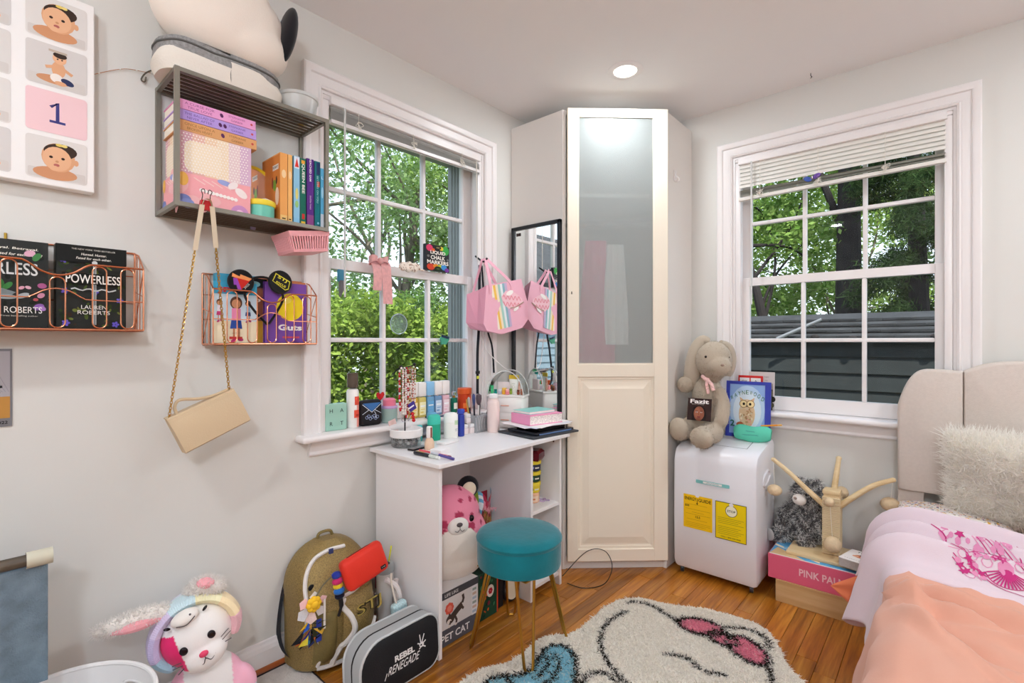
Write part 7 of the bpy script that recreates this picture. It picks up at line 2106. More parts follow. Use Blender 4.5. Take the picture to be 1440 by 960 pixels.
# ------------------------------------------------------------- on the air conditioner
AZ = .664
TAUPE = 'b9ac9a'
t = thing('bunny_plush', 'large floppy eared taupe bunny plush sitting on the air conditioner', 'plush toy', (.900, -.178, AZ), (0, 0, rad(-16)))
m = MB()
m.ball((0, .0, .12), (.105, .085, .130), 24, 16); m.ball((.0, .005, .24), (.080, .068, .095), 22, 14)
m.tube(spline([(-.05, -.03, .06), (-.065, -.075, .055), (-.055, -.125, .05), (-.05, -.155, .06)], 5), [.055] * 6 + [.048] * 6 + [.045] * 4, 14); m.ball((-.05, -.158, .062), (.055, .040, .060), 18, 12)
m.tube(spline([(.05, -.03, .06), (.085, -.08, .055), (.095, -.14, .05), (.10, -.18, .058)], 5), [.055] * 6 + [.048] * 6 + [.045] * 4, 14); m.ball((.105, -.185, .045), (.065, .045, .052), 18, 12, (0, 0, rad(-10)))
m.tube(spline([(.065, .0, .26), (.105, -.02, .20), (.115, -.04, .14)], 5), [.036] * 11, 12); m.ball((.115, -.045, .125), (.036, .034, .042), 14, 10)
def tcol(co, n): return TAUPE
body = blob('body', m, PLUSH, t, .007, 6, tcol)
m = MB(); m.tube(spline([(-.055, .0, .285), (-.075, -.03, .290), (-.085, -.055, .285)], 5), [.036] * 11, 12); m.ball((-.085, -.06, .284), (.046, .040, .044), 16, 10); arm = blob('arm', m, PLUSH, t, .006, 5, tcol)
m = MB(); m.ball((.052, -.015, .415), (.088, .085, .098), 26, 16); m.ball((.075, -.075, .388), (.058, .050, .050), 20, 12); m.ball((.052, -.01, .34), (.045, .045, .04), 16, 10)
pv = empty('head_joint', (.052, -.015, 0), (0, 0, rad(38)), t)
def on_head(o):
    o.parent = pv; o.location = (-.052, .015, 0); return o
head = on_head(blob('head', m, PLUSH, t, .006, 5, tcol))
m = MB(); P_ = spline([(.015, .0, .508), (-.015, -.015, .515), (-.040, -.03, .47), (-.055, -.04, .39), (-.068, -.045, .315), (-.06, -.045, .275)], 6); n_ = len(P_)
m.tube([tuple(p) for p in P_], [.020 + .030 * math.sin(PI * (i / n_) ** 1.3) for i in range(n_)], 14); o = m.obj('ear', M('taupe_plush', TAUPE, .95, sheen=.3, bump=.5, bscale=200), t); o.scale = (1, .75, 1)
m = MB(); P_ = spline([(.045, .05, .505), (.055, .095, .475), (.050, .112, .40), (.045, .105, .33)], 6); n_ = len(P_); m.tube([tuple(p) for p in P_], [.016 + .024 * math.sin(PI * (i / n_) ** 1.3) for i in range(n_)], 12); m.obj('ear', M('taupe_plush', TAUPE, .95, sheen=.3, bump=.5, bscale=200), t)
for x, y, z in ((.012, -.086, .435), (.118, -.060, .432)): on_head(MB().ball((x, y, z), (.0065, .0055, .0070), 12, 8).obj('eye', MATS['eye_black'], t))
on_head(MB().ball((.086, -.122, .396), (.009, .006, .006), 12, 8).obj('nose', M('nose_taupe', '9a8274', .8), t))
m = MB(); m.ball((.060, -.075, .318), (.012, .010, .012), 12, 8); m.tube(spline([(.060, -.078, .316), (.085, -.082, .30), (.098, -.083, .268)], 5), .009, 7); m.tube(spline([(.060, -.078, .316), (.040, -.08, .33), (.03, -.074, .335)], 5), .010, 7); m.tube(spline([(.058, -.078, .316), (.062, -.085, .29), (.072, -.086, .25)], 5), .008, 7); m.obj('ribbon', M('ribbon_blush', 'e6bcb8', .8, var=.25, vscale=120), t)
for ob, nfur, sd in ((body, 6000, 1), (head, 2500, 2), (arm, 1000, 3)):
    fo = fur(ob, nfur, .008, .0022, lambda p, R: np.array(lin(TAUPE)) * (.85 + .3 * R.rand(len(p), 1)), (t if ob is not head else pv), 'fur', (0, 0, -.5), 1.6, sd)
    if ob is head: fo.location = (-.052, .015, 0)
t = thing('fashion_magazine', 'small dark Fazit magazine with a portrait leaning on the bunny belly', 'magazine', (.905, -.305, .778), (rad(-12), 0, rad(4)))
MB().span((-.058, 0, 0), (.058, .005, .112)).obj('pages', M('magazine_dark', '2a1a18', .4), t, False)
k = Ink((-.058, 0, 0), (1, 0, 0), (0, 0, 1), base=.0004)
k.rect(0, 0, .116, .112, '33201d'); k.poly([(.024, 0), (.022, .03), (.030, .066), (.058, .078), (.086, .064), (.094, .03), (.092, 0)], '1c1110'); k.ell(.058, .036, .026, .036, '8d5540'); k.ell(.050, .040, .014, .026, '9c6149'); k.rect(.048, 0, .020, .012, '7a4634')
for s_ in (-1, 1): k.ell(.058 + s_ * .011, .042, .005, .0026, 'e6ddd4'); k.ell(.058 + s_ * .011, .042, .0022, .0026, '17100e'); k.stroke([(.058 + s_ * .006, .048), (.058 + s_ * .017, .049)], .0018, '1c1110')
k.stroke([(.058, .040), (.056, .029), (.060, .028)], .002, '6e3e2e'); k.ell(.058, .018, .009, .004, '7a3436')
k.text('Fazit', .058, .086, .021, 'f4efec', w=.092, bold=.03); k.text('BEAUTY EDITION', .05, .080, .0035, 'e0d6d0', w=.06); k.put(t, 'printed_cover')
t = thing('owl_painting', 'child painted owl picture in a blue frame leaning behind the mint pouch', 'picture', (1.075, -.096, AZ + .019), (rad(-5), 0, rad(3)))
Wf, Hf = .212, .288
fr_ = MB()
for a, b in (((-Wf/2, 0, 0), (-Wf/2 + .018, .012, Hf)), ((Wf/2 - .026, 0, 0), (Wf/2, .012, Hf)), ((-Wf/2 + .0175, .0005, Hf - .016), (Wf/2 - .0255, .012, Hf)), ((-Wf/2 + .0175, .0005, 0), (Wf/2 - .0255, .012, .018))): fr_.span(a, b)
fr_.obj('frame', M('frame_blue', '3340a8', .45), t, False)
MB().span((-Wf/2 + .016, .003, .016), (Wf/2 - .024, .010, Hf - .014)).obj('sheet', M('paper_blue', 'c3d8f0', .8), t, False)
k = Ink((-Wf/2 + .018, .003, .018), (1, 0, 0), (0, 0, 1), base=.0004)
w, h = Wf - .044, Hf - .034
k.rect(0, 0, w, h, '8fb0e2'); k.ell(w/2, h * .5, w * .5, h * .48, 'b8d2ee'); k.ell(w/2, h * .47, w * .40, h * .40, 'd8e8f6')
for i, ch in enumerate('WAYNEWOOD'):
    q = (i - 4) / 4; k.text(ch, w/2 + q * w * .42, h * .80 - .030 * q * q, .021, '3f6e50', w=.0135, rot=-20 * q, bold=.01)
k.ell(w/2, h * .40, w * .23, h * .27, 'dcbf9a'); k.poly([(w*.32, h*.62), (w*.29, h*.74), (w*.42, h*.68), (w*.58, h*.68), (w*.71, h*.74), (w*.68, h*.62)], 'd3b08a'); k.ell(w/2, h * .60, w * .19, h * .10, 'e2c8a4')
for s_ in (-1, 1): k.ell(w/2 + s_ * w * .10, h * .605, .020, .020, '8a6a48'); k.ell(w/2 + s_ * w * .10, h * .605, .017, .017, 'f0dca8'); k.ell(w/2 + s_ * w * .09, h * .605, .006, .007, '2a2018')
k.poly([(w/2 - .006, h * .575), (w/2 + .006, h * .575), (w/2, h * .535)], '6a5a44')
R = np.random.RandomState(2)
for i in range(46): k.ell(w * (.32 + .36 * R.rand()), h * (.17 + .34 * R.rand()), .006, .004, ['c29a70', 'e8a898', 'efe0c4', 'b0885e', 'd6c8a8'][i % 5], R.rand() * 180, 8)
k.ell(w * .30, h * .2, .016, .010, 'b0603c', 20); k.ell(w * .6, h * .12, .012, .006, 'b85a4a'); k.text('2', .016, .036, .032, '2f6a5c', bold=.03); k.put(t, 'painting')
t = thing('mint_pouch', 'mint green zip pouch with handwriting lying on the air conditioner', 'pouch', (1.112, -.137, AZ + .010), (0, 0, rad(5)))
m = MB()
def mp(u, v):
    a = 2 * PI * v
    x = (u - .5) * .168; r_ = .034 * (1 - abs(2*u - 1) ** 6 * .35)
    return (x * (1 + .03 * math.sin(a)), .030 * math.cos(a) * (r_ / .034) - .006 * math.sin(a) * 0, .040 + .040 * math.sin(a) * (r_ / .034) + .004 * math.sin(u * 9))
m.grid(mp, 24, 24); m.add([mp(0, i / 24) for i in range(24)], [tuple(range(24))]); m.add([mp(1, i / 24) for i in range(24)], [tuple(range(24))])
m.obj('body', M('mint_canvas', '5fcdb0', .75, bump=.3, bscale=160), t)
k = Ink((-.06, -.0335, .03), (1, 0, 0), (0, .12, 1), base=.001)
for j, (yy, x0, x1) in enumerate(((.026, .036, .080), (.008, .020, .095))): k.stroke([(x0 + i * .003, yy + .004 * math.sin(i * 2.3 + j) * (1 if i % 3 else .3)) for i in range(int((x1 - x0) / .003))], .0014, '2a4a58')
k.put(t, 'handwriting')
pen('orange pencil poking out of the mint pouch', (1.15, -.128, .756), (1.245, -.138, .772), .0042, [('barrel', 0, .8, 'ee9a2c'), ('tip', .8, 1, 'f0b95c')], 'pencil')
t = thing('framed_card', 'red framed twin card peeking over the owl painting', 'card', (1.075, -.044, .8207), (rad(-2), 0, 0))
MB().span((-.06, 0, 0), (.06, .006, .178), r=.002, seg=1).obj('frame', M('frame_red', 'cf2c28', .4), t, False)
k = Ink((-.06, 0, 0), (1, 0, 0), (0, 0, 1), base=.0004); k.rect(.008, .01, .048, .156, 'f2ece6'); k.rect(.062, .01, .048, .156, 'f2ece6'); k.text('ox', .032, .142, .012, '5a5a5a'); k.text('A', .086, .142, .014, '5a5a5a'); k.put(t, 'printed_card')
t = thing('photo_card', 'pale photo card leaning on the window beside the owl painting', 'card', (1.122, -.022, .8207), (rad(-3), 0, 0))
MB().span((-.062, 0, 0), (.062, .003, .198)).obj('paper', M('card_grey', 'cfc9c6', .6), t, False)
k = Ink((-.062, 0, 0), (1, 0, 0), (0, 0, 1), base=.0004); k.rect(.004, .004, .112, .106, '45443c'); k.rect(.004, .11, .112, .03, 'a8988e'); k.text('happy', .085, .168, .010, '8a8484'); k.text('day', .085, .150, .009, '8a8484')
for i in range(8): k.ell(.075 + .006 * i, .03 + .03 * (i % 3), .012, .014, ['5a5a44', '2e302a', '6a6650'][i % 3])
k.put(t, 'photo_image')
t = thing('hair_clip', 'blue and purple butterfly clip stuck on the lowered blind', 'clip', (1.35, -.012, 1.975))
for s_ in (-1, 1): MB().ball((s_ * .018, -.004, .004 * s_), (.020, .006, .012), 14, 8, (0, rad(-25 * s_), 0)).obj('wing', M('clip_' + ('blue' if s_ < 0 else 'purple'), '3f5aa8' if s_ < 0 else '6a4a9c', .25), t)
MB().ball((0, -.008, 0), (.006, .006, .010), 10, 6).obj('gem', CHROME, t)

# ------------------------------------------------------------- wooden box, puzzle box, cat toy
LOAK = M_wood('light_oak', 'b08a58', 'c7a06c', 'd4b384', 'x', 9, .08, .45, .1, False)
t = thing('wooden_box', 'light oak wooden drawer box on the floor under the pink puzzle box', 'box', (1.44, -.165, .0))
for a, b in (((-.182, -.148, 0), (.21, -.132, .098)), ((-.182, .132, 0), (.21, .148, .098)), ((-.182, -.132, 0), (-.166, .132, .098)), ((.194, -.132, 0), (.21, .132, .098)), ((-.166, -.132, .002), (.194, .132, .012))):
    MB().span(a, b, r=.001, seg=1).obj('side_board', LOAK, t, False)
t = thing('puzzle_box', 'pink PINK PALM PUPPY puzzle box lying on the wooden box', 'box', (1.42, -.172, .0985), (0, 0, rad(1)))
PKB = M('box_pink', 'dd5f7d', .5)
MB().span((-.196, -.135, 0), (.205, .125, .108), r=.0015, seg=1).obj('carton', PKB, t, False)
k = Ink((-.196, -.135, 0), (1, 0, 0), (0, 0, 1)); k.text('PINK PALM PUPPY', .125, .040, .032, 'f3c9cf', w=.285, al='l', bold=.02); k.put(t, 'lettering')
k = Ink((-.196, -.135, .108), (1, 0, 0), (0, 1, 0)); k.rect(.003, .003, .395, .254, '5fa8d8'); k.poly([(.003, .003), (.16, .003), (.02, .10)], 'd8b98a'); k.poly([(.003, .14), (.003, .12), (.2, .02), (.2, .035)], 'efe2c8'); k.rect(.003, .003, .395, .008, 'e8e4dc'); k.ell(.08, .12, .04, .02, '8cc4e8', 20); k.put(t, 'printed_lid')
TZ = .0985 + .1085
ROPE = M('sisal_rope', 'd9c6a2', .9, bump=.5, bscale=200)
PINE = M_wood('pale_pine', 'c7a878', 'dcc194', 'e6d0a8', 'x', 10, .15, .5, .05, False)
t = thing('cat_post', 'small sisal cat post with three wooden arms and hanging balls on the puzzle box', 'cat toy', (1.455, -.165, TZ))
MB().span((-.165, -.105, 0), (.120, .105, .016), r=.004).obj('base', PINE, t)
MB().span((-.030, -.030, .016), (.030, .030, .300), r=.003).obj('post', PINE, t, False)
for i in range(30):
    z = .022 + i * .0085
    q = .0315
    MB().tube([(-q, -q, z), (q, -q, z + .001), (q, q, z), (-q, q, z - .001)], .0043, 6, True).obj('rope_turn', ROPE, t)
MB().span((-.034, -.034, .283), (.034, .034, .303), r=.006).obj('post_cap', PINE, t)
arms = [[(-.025, -.01, .225), (-.10, -.005, .285), (-.18, .01, .35), (-.245, .02, .395)], [(.03, 0, .235), (.08, .0, .285), (.15, .015, .345), (.215, .03, .378)], [(.0, .02, .26), (.004, .05, .32), (.008, .085, .385), (.010, .11, .425)]]
tips = []
for a in arms:
    P_ = spline(a, 6); n_ = len(P_)
    am = MB().tube([tuple(p) for p in P_], [.0135 - .004 * i / n_ for i in range(n_)], 10).obj('arm', PINE, t); tips.append(P_[-1])
    MB().ball(tuple(P_[-1]), (.012, .010, .010), 10, 8).obj('tip', PINE, am)
MB().tube([(0, -.03, .255), (0, -.062, .262)], .012, 10).obj('arm', PINE, t)
balls = [(Vector((-.225, -.045, .265)), tips[0], .026, 1.25), (Vector((.205, .045, .268)), tips[1], .030, 1.2), (Vector((.022, .10, .27)), tips[2], .028, 1), (Vector((.012, -.068, .078)), Vector((0, -.06, .262)), .034, 1), (Vector((0, -.070, .262)), None, .020, 1)]
BALLM = M('ball_wood', 'dcc4a0', .7, bump=.5, bscale=120, var=.08, vscale=60)
for c, tp, r_, e in balls:
    b_ = MB().ball(tuple(c), (r_ * e, r_, r_), 18, 12).obj('ball', BALLM, t)
    if tp is not None: MB().tube([tuple(c), tuple(tp)], .0012, 5).obj('string', CORDM, b_)
t = thing('small_book', 'small white Tacky picture book lying on the puzzle box', 'book', (1.565, -.245, TZ + .0165), (0, 0, rad(-14)))
MB().span((-.055, -.06, .0), (.06, .075, .034)).obj('pages', M('page_grey', 'b5b0ac', .8, var=.1, vscale=200), t, False); MB().span((-.056, -.061, .034), (.061, .076, .036)).obj('cover', M('white_card', 'f3efee', .6), t, False)
k = Ink((-.056, -.061, .036), (1, 0, 0), (0, 1, 0)); k.text('Tacky', .055, .105, .018, '2a2a2e', w=.06, bold=.02, shear=.2); k.ell(.055, .07, .022, .018, 'c87a5a'); k.ell(.058, .085, .010, .010, '3a2a26'); k.ell(.04, .065, .012, .010, 'e2a888'); k.text('a picture book', .055, .016, .007, '6a6a70', w=.08); k.put(t, 'printed_cover')
# grey tabby plush
t = thing('grey_plush', 'long haired grey mottled plush sitting between the air conditioner and the cat post', 'plush toy', (1.342, -.078, TZ), (0, 0, rad(-25)))
m = MB(); m.ball((0, .01, .10), (.085, .068, .105), 22, 14); m.ball((.0, -.002, .235), (.072, .060, .068), 22, 14); m.ball((-.035, .0, .285), (.024, .018, .030), 12, 8); m.ball((.045, .005, .285), (.026, .018, .032), 12, 8)
m.tube(spline([(-.07, .0, .16), (-.095, -.03, .11), (-.090, -.045, .06)], 5), [.030] * 11, 12); m.tube(spline([(.07, .0, .16), (.10, -.01, .10), (.11, -.02, .07)], 5), [.030] * 11, 12)
m.tube(spline([(-.05, -.03, .035), (-.075, -.075, .03), (-.085, -.11, .035)], 5), [.034] * 11, 12); m.tube(spline([(.04, -.03, .035), (.02, -.065, .03), (.01, -.075, .03)], 5), [.033] * 11, 12)
def gcol_(co, n): return '6c6a69'
gb = blob('body', m, PLUSH, t, .006, 5, gcol_)
def gf(p, R):
    n = len(p); q = np.sin(p[:, 2] * 95 + 3 * np.sin(p[:, 0] * 60)) + R.normal(size=n) * .9
    return np.where((q > -.15)[:, None], np.array(lin('ecebe9')), np.array(lin('68676a'))) * (.8 + .35 * R.rand(n, 1))
fur(gb, 13000, .016, .0040, gf, gb, 'fur', (0, 0, -.5), 1.4, 5)
MB().ball((.006, -.066, .222), (.032, .026, .026), 16, 10).obj('muzzle', M('white_plush', 'f3eee8', .95, sheen=.3), t)
MB().ball((.006, -.094, .232), (.008, .005, .006), 10, 6).obj('nose', M('nose_taupe', '9a8274', .8), t)
for x in (-.025, .036): MB().ball((x, -.060, .252), (.006, .005, .006), 10, 6).obj('eye', MATS['eye_black'], t)
MB().ball((-.090, -.146, .036), (.026, .008, .030), 14, 10).obj('foot_pad', M('pad_grey', 'a9a8a8', .9), t)

# ============================================================= bed
LINEN = M('headboard_linen', 'cfc4bb', .85, bump=.25, bscale=320, var=.03, vscale=90)
bed = thing('upholstered_bed', 'bed with a channelled beige upholstered headboard under the right window', 'bed', (2.2, -1.1, 0))
def hbtop(x0, x1, zc, zs, x):
    q = (2 * x - x0 - x1) / (x1 - x0); return zs + (zc - zs) * (1 - abs(q) ** 2.6)
ch = [(1.684, 1.893, 1.060, .99, 'l'), (1.893, 2.245, 1.100, 1.055, 'm'), (2.245, 2.597, 1.100, 1.055, 'm'), (2.597, 2.806, 1.060, .99, 'r')]
for x0, x1, zc, zs, e in ch:
    m = MB(); nx = 20
    out = []
    for i in range(nx + 1):
        x = x0 + (x1 - x0) * i / nx
        z = hbtop(x0, x1, zc, zs, x)
        if e == 'l' : z = .545 + (zc - .545) * (1 - max(0, (1.80 - x) / .116) ** 3.2 * .30) if x < 1.80 else zc - .006 * ((x - 1.80) / .093) ** 2
        if e == 'r' : z = zc - .15 * max(0, (x - 2.69) / .116) ** 3
        if e == 'm' : z = zc - .045 * abs((2 * x - x0 - x1) / (x1 - x0)) ** 2.6
        out.append((x, z))
    poly = [(x0, .545)] + [(x1, .545)] + out[::-1]
    cx, cz = (x0 + x1) / 2, .80
    lv = [(-.030, 1.0), (-.085, 1.0), (-.098, .985), (-.105, .955), (-.108, .90)]
    n = len(poly); vs = []
    for y, s_ in lv: 
        for a, b_ in poly:
            ix = (1 - s_) * .105 * 2; vs.append((cx + (a - cx) * (1 - ix / (x1 - x0) * 1.0), y, cz + (b_ - cz) * (1 - ix / .5)))
    vs = [(v[0] - 2.2, v[1] + 1.1 - .012, v[2]) for v in vs]
    fs = [(k_*n + i, k_*n + (i+1) % n, (k_+1)*n + (i+1) % n, (k_+1)*n + i) for k_ in range(len(lv) - 1) for i in range(n)] + [tuple((len(lv)-1)*n + i for i in range(n)), tuple(range(n - 1, -1, -1))]
    m.add(vs, fs); m.obj('headboard_channel', LINEN, bed, True, 40)
for x in (-.515, .535): MB().span((x, 1.015, 0), (x + .085, 1.050, .56)).obj('headboard_leg', LINEN, bed, False)
MB().span((-.515, 1.02, .20), (.60, 1.045, .40)).obj('lower_rail', LINEN, bed, False)
for x in (-.50, .575): MB().span((x, -1.0, .10), (x + .03, 1.05, .26), r=.006).obj('side_rail', LINEN, bed, True)
MB().span((-.48, -1.0, .22), (.58, 1.04, .245)).obj('slat_base', PINE, bed, False)
for x in (-.49, .57):
    MB().span((x, -.99, 0), (x + .04, -.95, .12)).obj('leg', LINEN, bed, False)
MATT = M('sheet_peach', 'e6bda4', .9)
t = thing('mattress', 'mattress in a peach fitted sheet on the bed', 'mattress', (2.24, -1.08, .2455))
MB().span((-.505, -.95, 0), (.53, .985, .185), r=.045, seg=4).obj('body', MATT, t)
MZ = .431
# duvet
def wr(x, y, s=1.0, o=0.0): return noise.noise(Vector((x * 4.2, y * 3.2, o))) * .026 * s + noise.noise(Vector((x * 11 + y * 5, y * 6 - x * 3, o + 3))) * .009 * s
def wrinkle(x, y):
    v = 0
    for (px, py, dx, dy, L, a) in ((1.83, -1.02, .9, -.35, .20, .036), (1.95, -.98, .85, -.3, .16, .030), (1.88, -1.25, .6, -.75, .2, .028), (1.78, -1.05, .2, -1, .14, .024), (2.02, -1.12, .95, -.2, .12, .030), (2.0, -1.30, .8, -.5, .18, .026), (1.80, -1.18, .5, -.8, .14, .024), (1.90, -.93, 1, -.1, .12, .024)):
        l = math.hypot(dx, dy); ux, uy = dx / l, dy / l
        s = (x - px) * ux + (y - py) * uy; q = -(x - px) * uy + (y - py) * ux
        v += a * math.exp(-(q / .018) ** 2) * math.exp(-(s / L) ** 2) - a * .6 * math.exp(-((q - .035) / .022) ** 2) * math.exp(-(s / L) ** 2)
    return v
def over(s, y, lift, xe=1.722, hang=.34, flare=.06):
    """profile across the bed: s<0 hangs down the left side, s>0 lies on top"""
    r_ = .045
    if s >= r_: return (xe + s, MZ + lift)
    if s > -r_ * .57:
        a = (r_ - s) / (r_ * 1.57) * PI / 2
        return (xe + r_ - (r_ + lift) * math.sin(a) , MZ + lift - r_ - lift + (r_ + lift) * math.cos(a))
    h_ = -s - r_ * .57
    return (xe - lift - flare * (h_ / .35) ** 1.2, MZ - r_ - h_)
DUV = M('duvet_peach', 'd69e88', .85, sheen=.2, bump=.08, bscale=200)
t = thing('duvet', 'wrinkled peach duvet spread over the bed and hanging down its side', 'duvet', (2.2, -1.3, MZ))
m = MB()
def dv(u, v):
    s = -.335 + u * 1.36; y = -.46 - v * 1.62
    x, z = over(s, y, .022, hang=.3, flare=.075)
    k_ = wr(x + s * .5, y, 1.1) + (wrinkle(x, y) if s > 0 else 0)
    if s > .03: z += k_ + .006
    else: x -= abs(k_) * 1.2 + .010 * math.sin(y * 17) * min(1, -min(0, s) * 5)
    return (x - 2.2, y + 1.3, z - MZ)
m.grid(dv, 110, 120); o = m.obj('cover', DUV, t, True, 180)
sol = o.modifiers.new('thickness', 'SOLIDIFY'); sol.thickness = .016; sol.offset = -1
# coral sheet corner sticking out
CORAL = M('coral_sheet', 'd9774f', .8, sheen=.2)
t = thing('coral_pillowcase', 'coral pillowcase corner sticking out from under the pink sweatshirt', 'pillowcase', (1.60, -.62, .28))
m = MB()
def cr(u, v):
    a = Vector((-.085, 0, -.015)); b_ = Vector((.06, -.01, .095)); c_ = Vector((.075, -.02, -.125))
    p = a.lerp(b_, u).lerp(a.lerp(c_, u), v); f_ = math.sin(v * PI * 3) * u
    return (p.x, p.y - .016 * f_ - .012 * u, p.z)
m.grid(cr, 14, 18); m.grid(lambda u, v: tuple(Vector(cr(u, v)) + Vector((.004, .012, .002))), 14, 18); m.obj('cloth', CORAL, t, True, 180)
# sweatshirt
SWT = M('sweatshirt_pink', 'f2d3de', .9, sheen=.25, bump=.18, bscale=260, ink=True)
t = thing('sweatshirt', 'pale pink sweatshirt with magenta shell print draped across the bed', 'sweatshirt', (1.95, -.62, MZ))
folds = [(.10, .075, .070), (.36, .062, .060), (.70, .066, .10)]
def swh(v, u):
    z = .018
    for c_, a, w_ in folds:
        c2 = c_ + .06 * (u - .3)
        z += a * math.exp(-((v - c2) / w_) ** 2)
    return z
def swp(u, v):
    lo = -.205 + .05 * math.sin(v * 9) - .07 * (1 if False else max(0, (v - .55)) * 1.2)
    s = lo + u * (1.0 - lo)
    edge = max(0.0, v * 1.0 - 1)
    y = -.365 - v * (.50 + .06 * max(0, s)) + .03 * math.sin(u * 6) - .05 * s
    lift = .020 + swh(v, u) * (.85 + .25 * math.sin(u * 5 + 1)) + .006 * noise.noise(Vector((s * 12, y * 12, 4)))
    e = min(v, 1 - v) / .06
    if e < 1: lift = .024 + (lift - .024) * e ** .5
    x, z = over(s, y, lift, flare=.10)
    return (x, y, z)
MAG, MAG2, LPK = 'b82c72', 'd68aae', 'dccad2'
m = MB(); m.grid(swp, 130, 110, LPK); o = m.obj('body', SWT, t, True, 180)
for v_ in o.data.vertices: v_.co = v_.co - Vector((1.95, -.62, MZ))
sol = o.modifiers.new('thickness', 'SOLIDIFY'); sol.thickness = .010; sol.offset = -1
# magenta screen print following the cloth
U0 = {}
def su(x, v):
    lo, hi = 0.0, 1.0
    for _ in range(18):
        mid = (lo + hi) / 2
        if swp(mid, v)[0] < x: lo = mid
        else: hi = mid
    return lo
def on_cloth(x, v, h=.0015):
    u = su(x, v); e = .004
    p = Vector(swp(u, v)); a = Vector(swp(u + e, v)) - p; b_ = Vector(swp(u, v + e)) - p
    n = a.cross(b_)
    if n.z < 0: n = -n
    return p + n.normalized() * h, n.normalized()
pr = MB()
def sline(pts, w, c, h=.0015, n=4):
    q = [on_cloth(a, b_, h) for a, b_ in [(p.x, p.y) for p in spline([(a, b_, 0) for a, b_ in pts], n)]]
    vs = []
    for i, (p, nn) in enumerate(q):
        t_ = q[min(i + 1, len(q) - 1)][0] - q[max(i - 1, 0)][0]
        sd = nn.cross(t_).normalized() * w / 2; vs += [tuple(p - sd), tuple(p + sd)]
    pr.add(vs, [(2*i, 2*i + 1, 2*i + 3, 2*i + 2) for i in range(len(q) - 1)], c)
def spot(x, v, r_, c, k=8, star=False, h=.0018):
    ring_ = []
    kk = k * 2 if star else k
    for i in range(kk):
        a = 2 * PI * i / kk + .4; q = r_ * (.42 if star and i % 2 else 1)
        ring_.append(tuple(on_cloth(x + q * math.cos(a), v + q * math.sin(a) / .53, h)[0]))
    pr.add(ring_, [tuple(range(kk))], c)
R = np.random.RandomState(12)
# band on the middle fold
sline([(1.80, .36), (1.84, .40), (1.83, .46), (1.85, .50)], .004, MAG); spot(1.835, .385, .016, MAG2, 5); spot(1.875, .375, .016, MAG, 5, True); spot(1.855, .47, .012, MAG2, 7); spot(1.885, .46, .014, MAG, 6, True)
for i in range(7): sline([(1.905 + i * .011, .37), (1.935 + i * .013, .43), (1.975 + i * .010, .495)], .0032, MAG if i % 2 else MAG2)
for i in range(26): spot(1.85 + R.rand() * .15, .37 + R.rand() * .12, .006 + .004 * R.rand(), MAG2, 6)
sline([(1.905, .50), (1.94, .49), (1.98, .505)], .008, MAG)
for x0 in (2.01, 2.065): sline([(x0, .36), (x0 + .010, .46), (x0 + .026, .40), (x0 + .036, .47), (x0 + .060, .37)], .004, MAG, n=1)
for i in range(4): sline([(2.085 + i * .01, .49 + i * .004), (2.13 + i * .01, .43), (2.20, .39 + i * .01)], .012, 'a81258')
# cartouche with shells
ct = [(1.855, .66), (1.885, .60), (1.94, .585), (2.02, .60), (2.09, .64), (2.15, .72), (2.165, .82), (2.12, .90), (2.05, .93), (1.98, .90), (1.93, .84), (1.90, .78), (1.885, .73), (1.855, .70), (1.855, .66)]
sline(ct, .0032, MAG)
for i in range(15):
    a = rad(200 + 140 * i / 14); sline([(1.975, .77), (1.975 + .048 * math.cos(a), .77 - .048 * math.sin(a) / .53)], .0038, MAG, n=2)
sline([(1.975 + .050 * math.cos(rad(200 + 10 * i)), .77 - .050 * math.sin(rad(200 + 10 * i)) / .53) for i in range(15)], .003, MAG, n=2); spot(1.972, .765, .018, MAG2, 8)
for i in range(190):
    x, v = 1.865 + R.rand() * .27, .61 + R.rand() * .29
    if ((x - 1.975) / .052) ** 2 + ((v - .82) / .09) ** 2 < 1 or ((x - 2.0) / .15) ** 2 + ((v - .75) / .155) ** 2 > 1: continue
    k_ = i % 4
    if k_ == 0: spot(x, v, .013, MAG, 5, True)
    elif k_ == 1: spot(x, v, .008, MAG2, 7)
    elif k_ == 2: sline([(x - .012, v - .02), (x - .002, v), (x + .008, v + .03)], .003, MAG if i % 8 < 4 else MAG2)
    else: sline([(x + .012 * math.cos(t_), v + .012 * math.sin(t_) / .53) for t_ in [2*PI*j/8 for j in range(9)]], .0028, MAG2, n=1)
for i in range(7): sline([(1.845 + .004 * (i % 2), .60 + i * .022), (1.875, .595 + i * .022)], .0028, MAG2, n=1)
po = pr.obj('shell_print', INK, t, False)
for v_ in po.data.vertices: v_.co = v_.co - Vector((1.95, -.62, MZ))
m = MB()
def slv(u, v):
    a = 2 * PI * v; c_ = Vector((1.665 - .05 * u, -.60 - .055 * u, .405 - .16 * u)); r_ = .045 + .012 * math.sin(u * 9) - .008 * u
    return (c_.x + r_ * .75 * math.cos(a) - 1.95, c_.y + r_ * 1.15 * math.sin(a) + .62, c_.z + r_ * .35 * math.sin(a) - MZ + .006 * noise.noise(Vector((u * 8, v * 8, 2))))
m.grid(slv, 16, 24, LPK); m.add([slv(1, i / 24) for i in range(24)], [tuple(range(24))], LPK); m.obj('sleeve', SWT, t, True, 60)
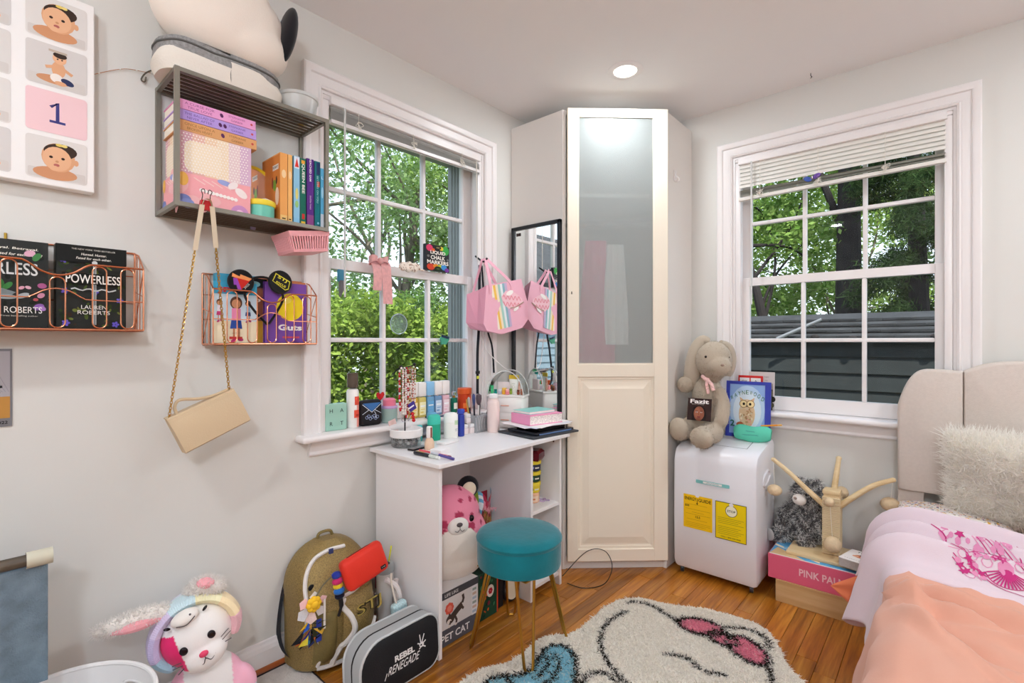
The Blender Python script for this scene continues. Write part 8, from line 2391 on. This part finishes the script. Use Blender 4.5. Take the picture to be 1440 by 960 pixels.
# floral pillow lying flat
t = thing('floral_pillow', 'flat white pillow with small flower print at the head of the bed', 'pillow', (1.86, -.23, MZ + .002))
def pil(w, d, h, ex=.7):
    def fn(u, v):
        x, y = 2*u - 1, 2*v - 1
        q = max(0, (1 - abs(x) ** 3.0)) ** .5 * max(0, (1 - abs(y) ** 3.0)) ** .5
        px = x * w * (1 - .06 * (1 - abs(x)) * 0 - .05 * (1 - y * y) * 0); 
        return (px * (1 - .05 * (1 - abs(y))), y * d * (1 - .05 * (1 - abs(x))), q * h)
    return fn
f1 = pil(.175, .17, .060)
def fcol(u, v):
    a = noise.noise(Vector((u * 26, v * 26, 3))); b_ = noise.noise(Vector((u * 34, v * 34, 8)))
    if a > .36: return 'e2b04a'
    if b_ > .38: return '4a4254'
    if b_ < -.42: return 'd894a4'
    if a < -.44: return '9a8ab0'
    return 'f1ebe6'
m = MB(); m.grid(lambda u, v: (f1(u, v)[0], f1(u, v)[1], .05 + f1(u, v)[2] * .6), 90, 90, None, fcol); m.grid(lambda u, v: (f1(u, v)[0], f1(u, v)[1], .05 - f1(u, v)[2] * .8), 24, 24, 'f1ebe6')
m.obj('cushion', M('floral_cotton', 'ffffff', .85, ink=True, bump=.2, bscale=200), t, True, 180)
# shaggy pillow
t = thing('shaggy_pillow', 'cream long haired shaggy pillow leaning on the headboard', 'pillow', (2.075, -.225, .655), (rad(-74), 0, rad(-6)))
f2 = pil(.235, .175, .075)
m = MB(); m.grid(lambda u, v: f2(u, v), 30, 26); m.grid(lambda u, v: (f2(u, v)[0], f2(u, v)[1], -f2(u, v)[2]), 30, 26)
sp_ = m.obj('cushion', M('cream_plush2', 'f8f4ea', .95), t, True, 180)
for v_ in sp_.data.vertices: v_.co.z = -v_.co.z
def sf(p, R): return np.array(lin('fffdf8')) * (.90 + .10 * R.rand(len(p), 1))
fur(sp_, 20000, .042, .0050, sf, sp_, 'fur', (.25, -1.0, .0), 1.3, 11)
# small plush foot at the right edge
tag(blob('plush_paw', MB().ball((2.085, -.36, .512), (.045, .035, .036), 18, 12).ball((2.13, -.35, .512), (.05, .04, .04), 18, 12), M('paw_beige', 'c3b8a4', .95, sheen=.3, bump=.5, bscale=200), None, .006, 4), 'beige plush paw lying on the bed at the right edge', 'plush toy')
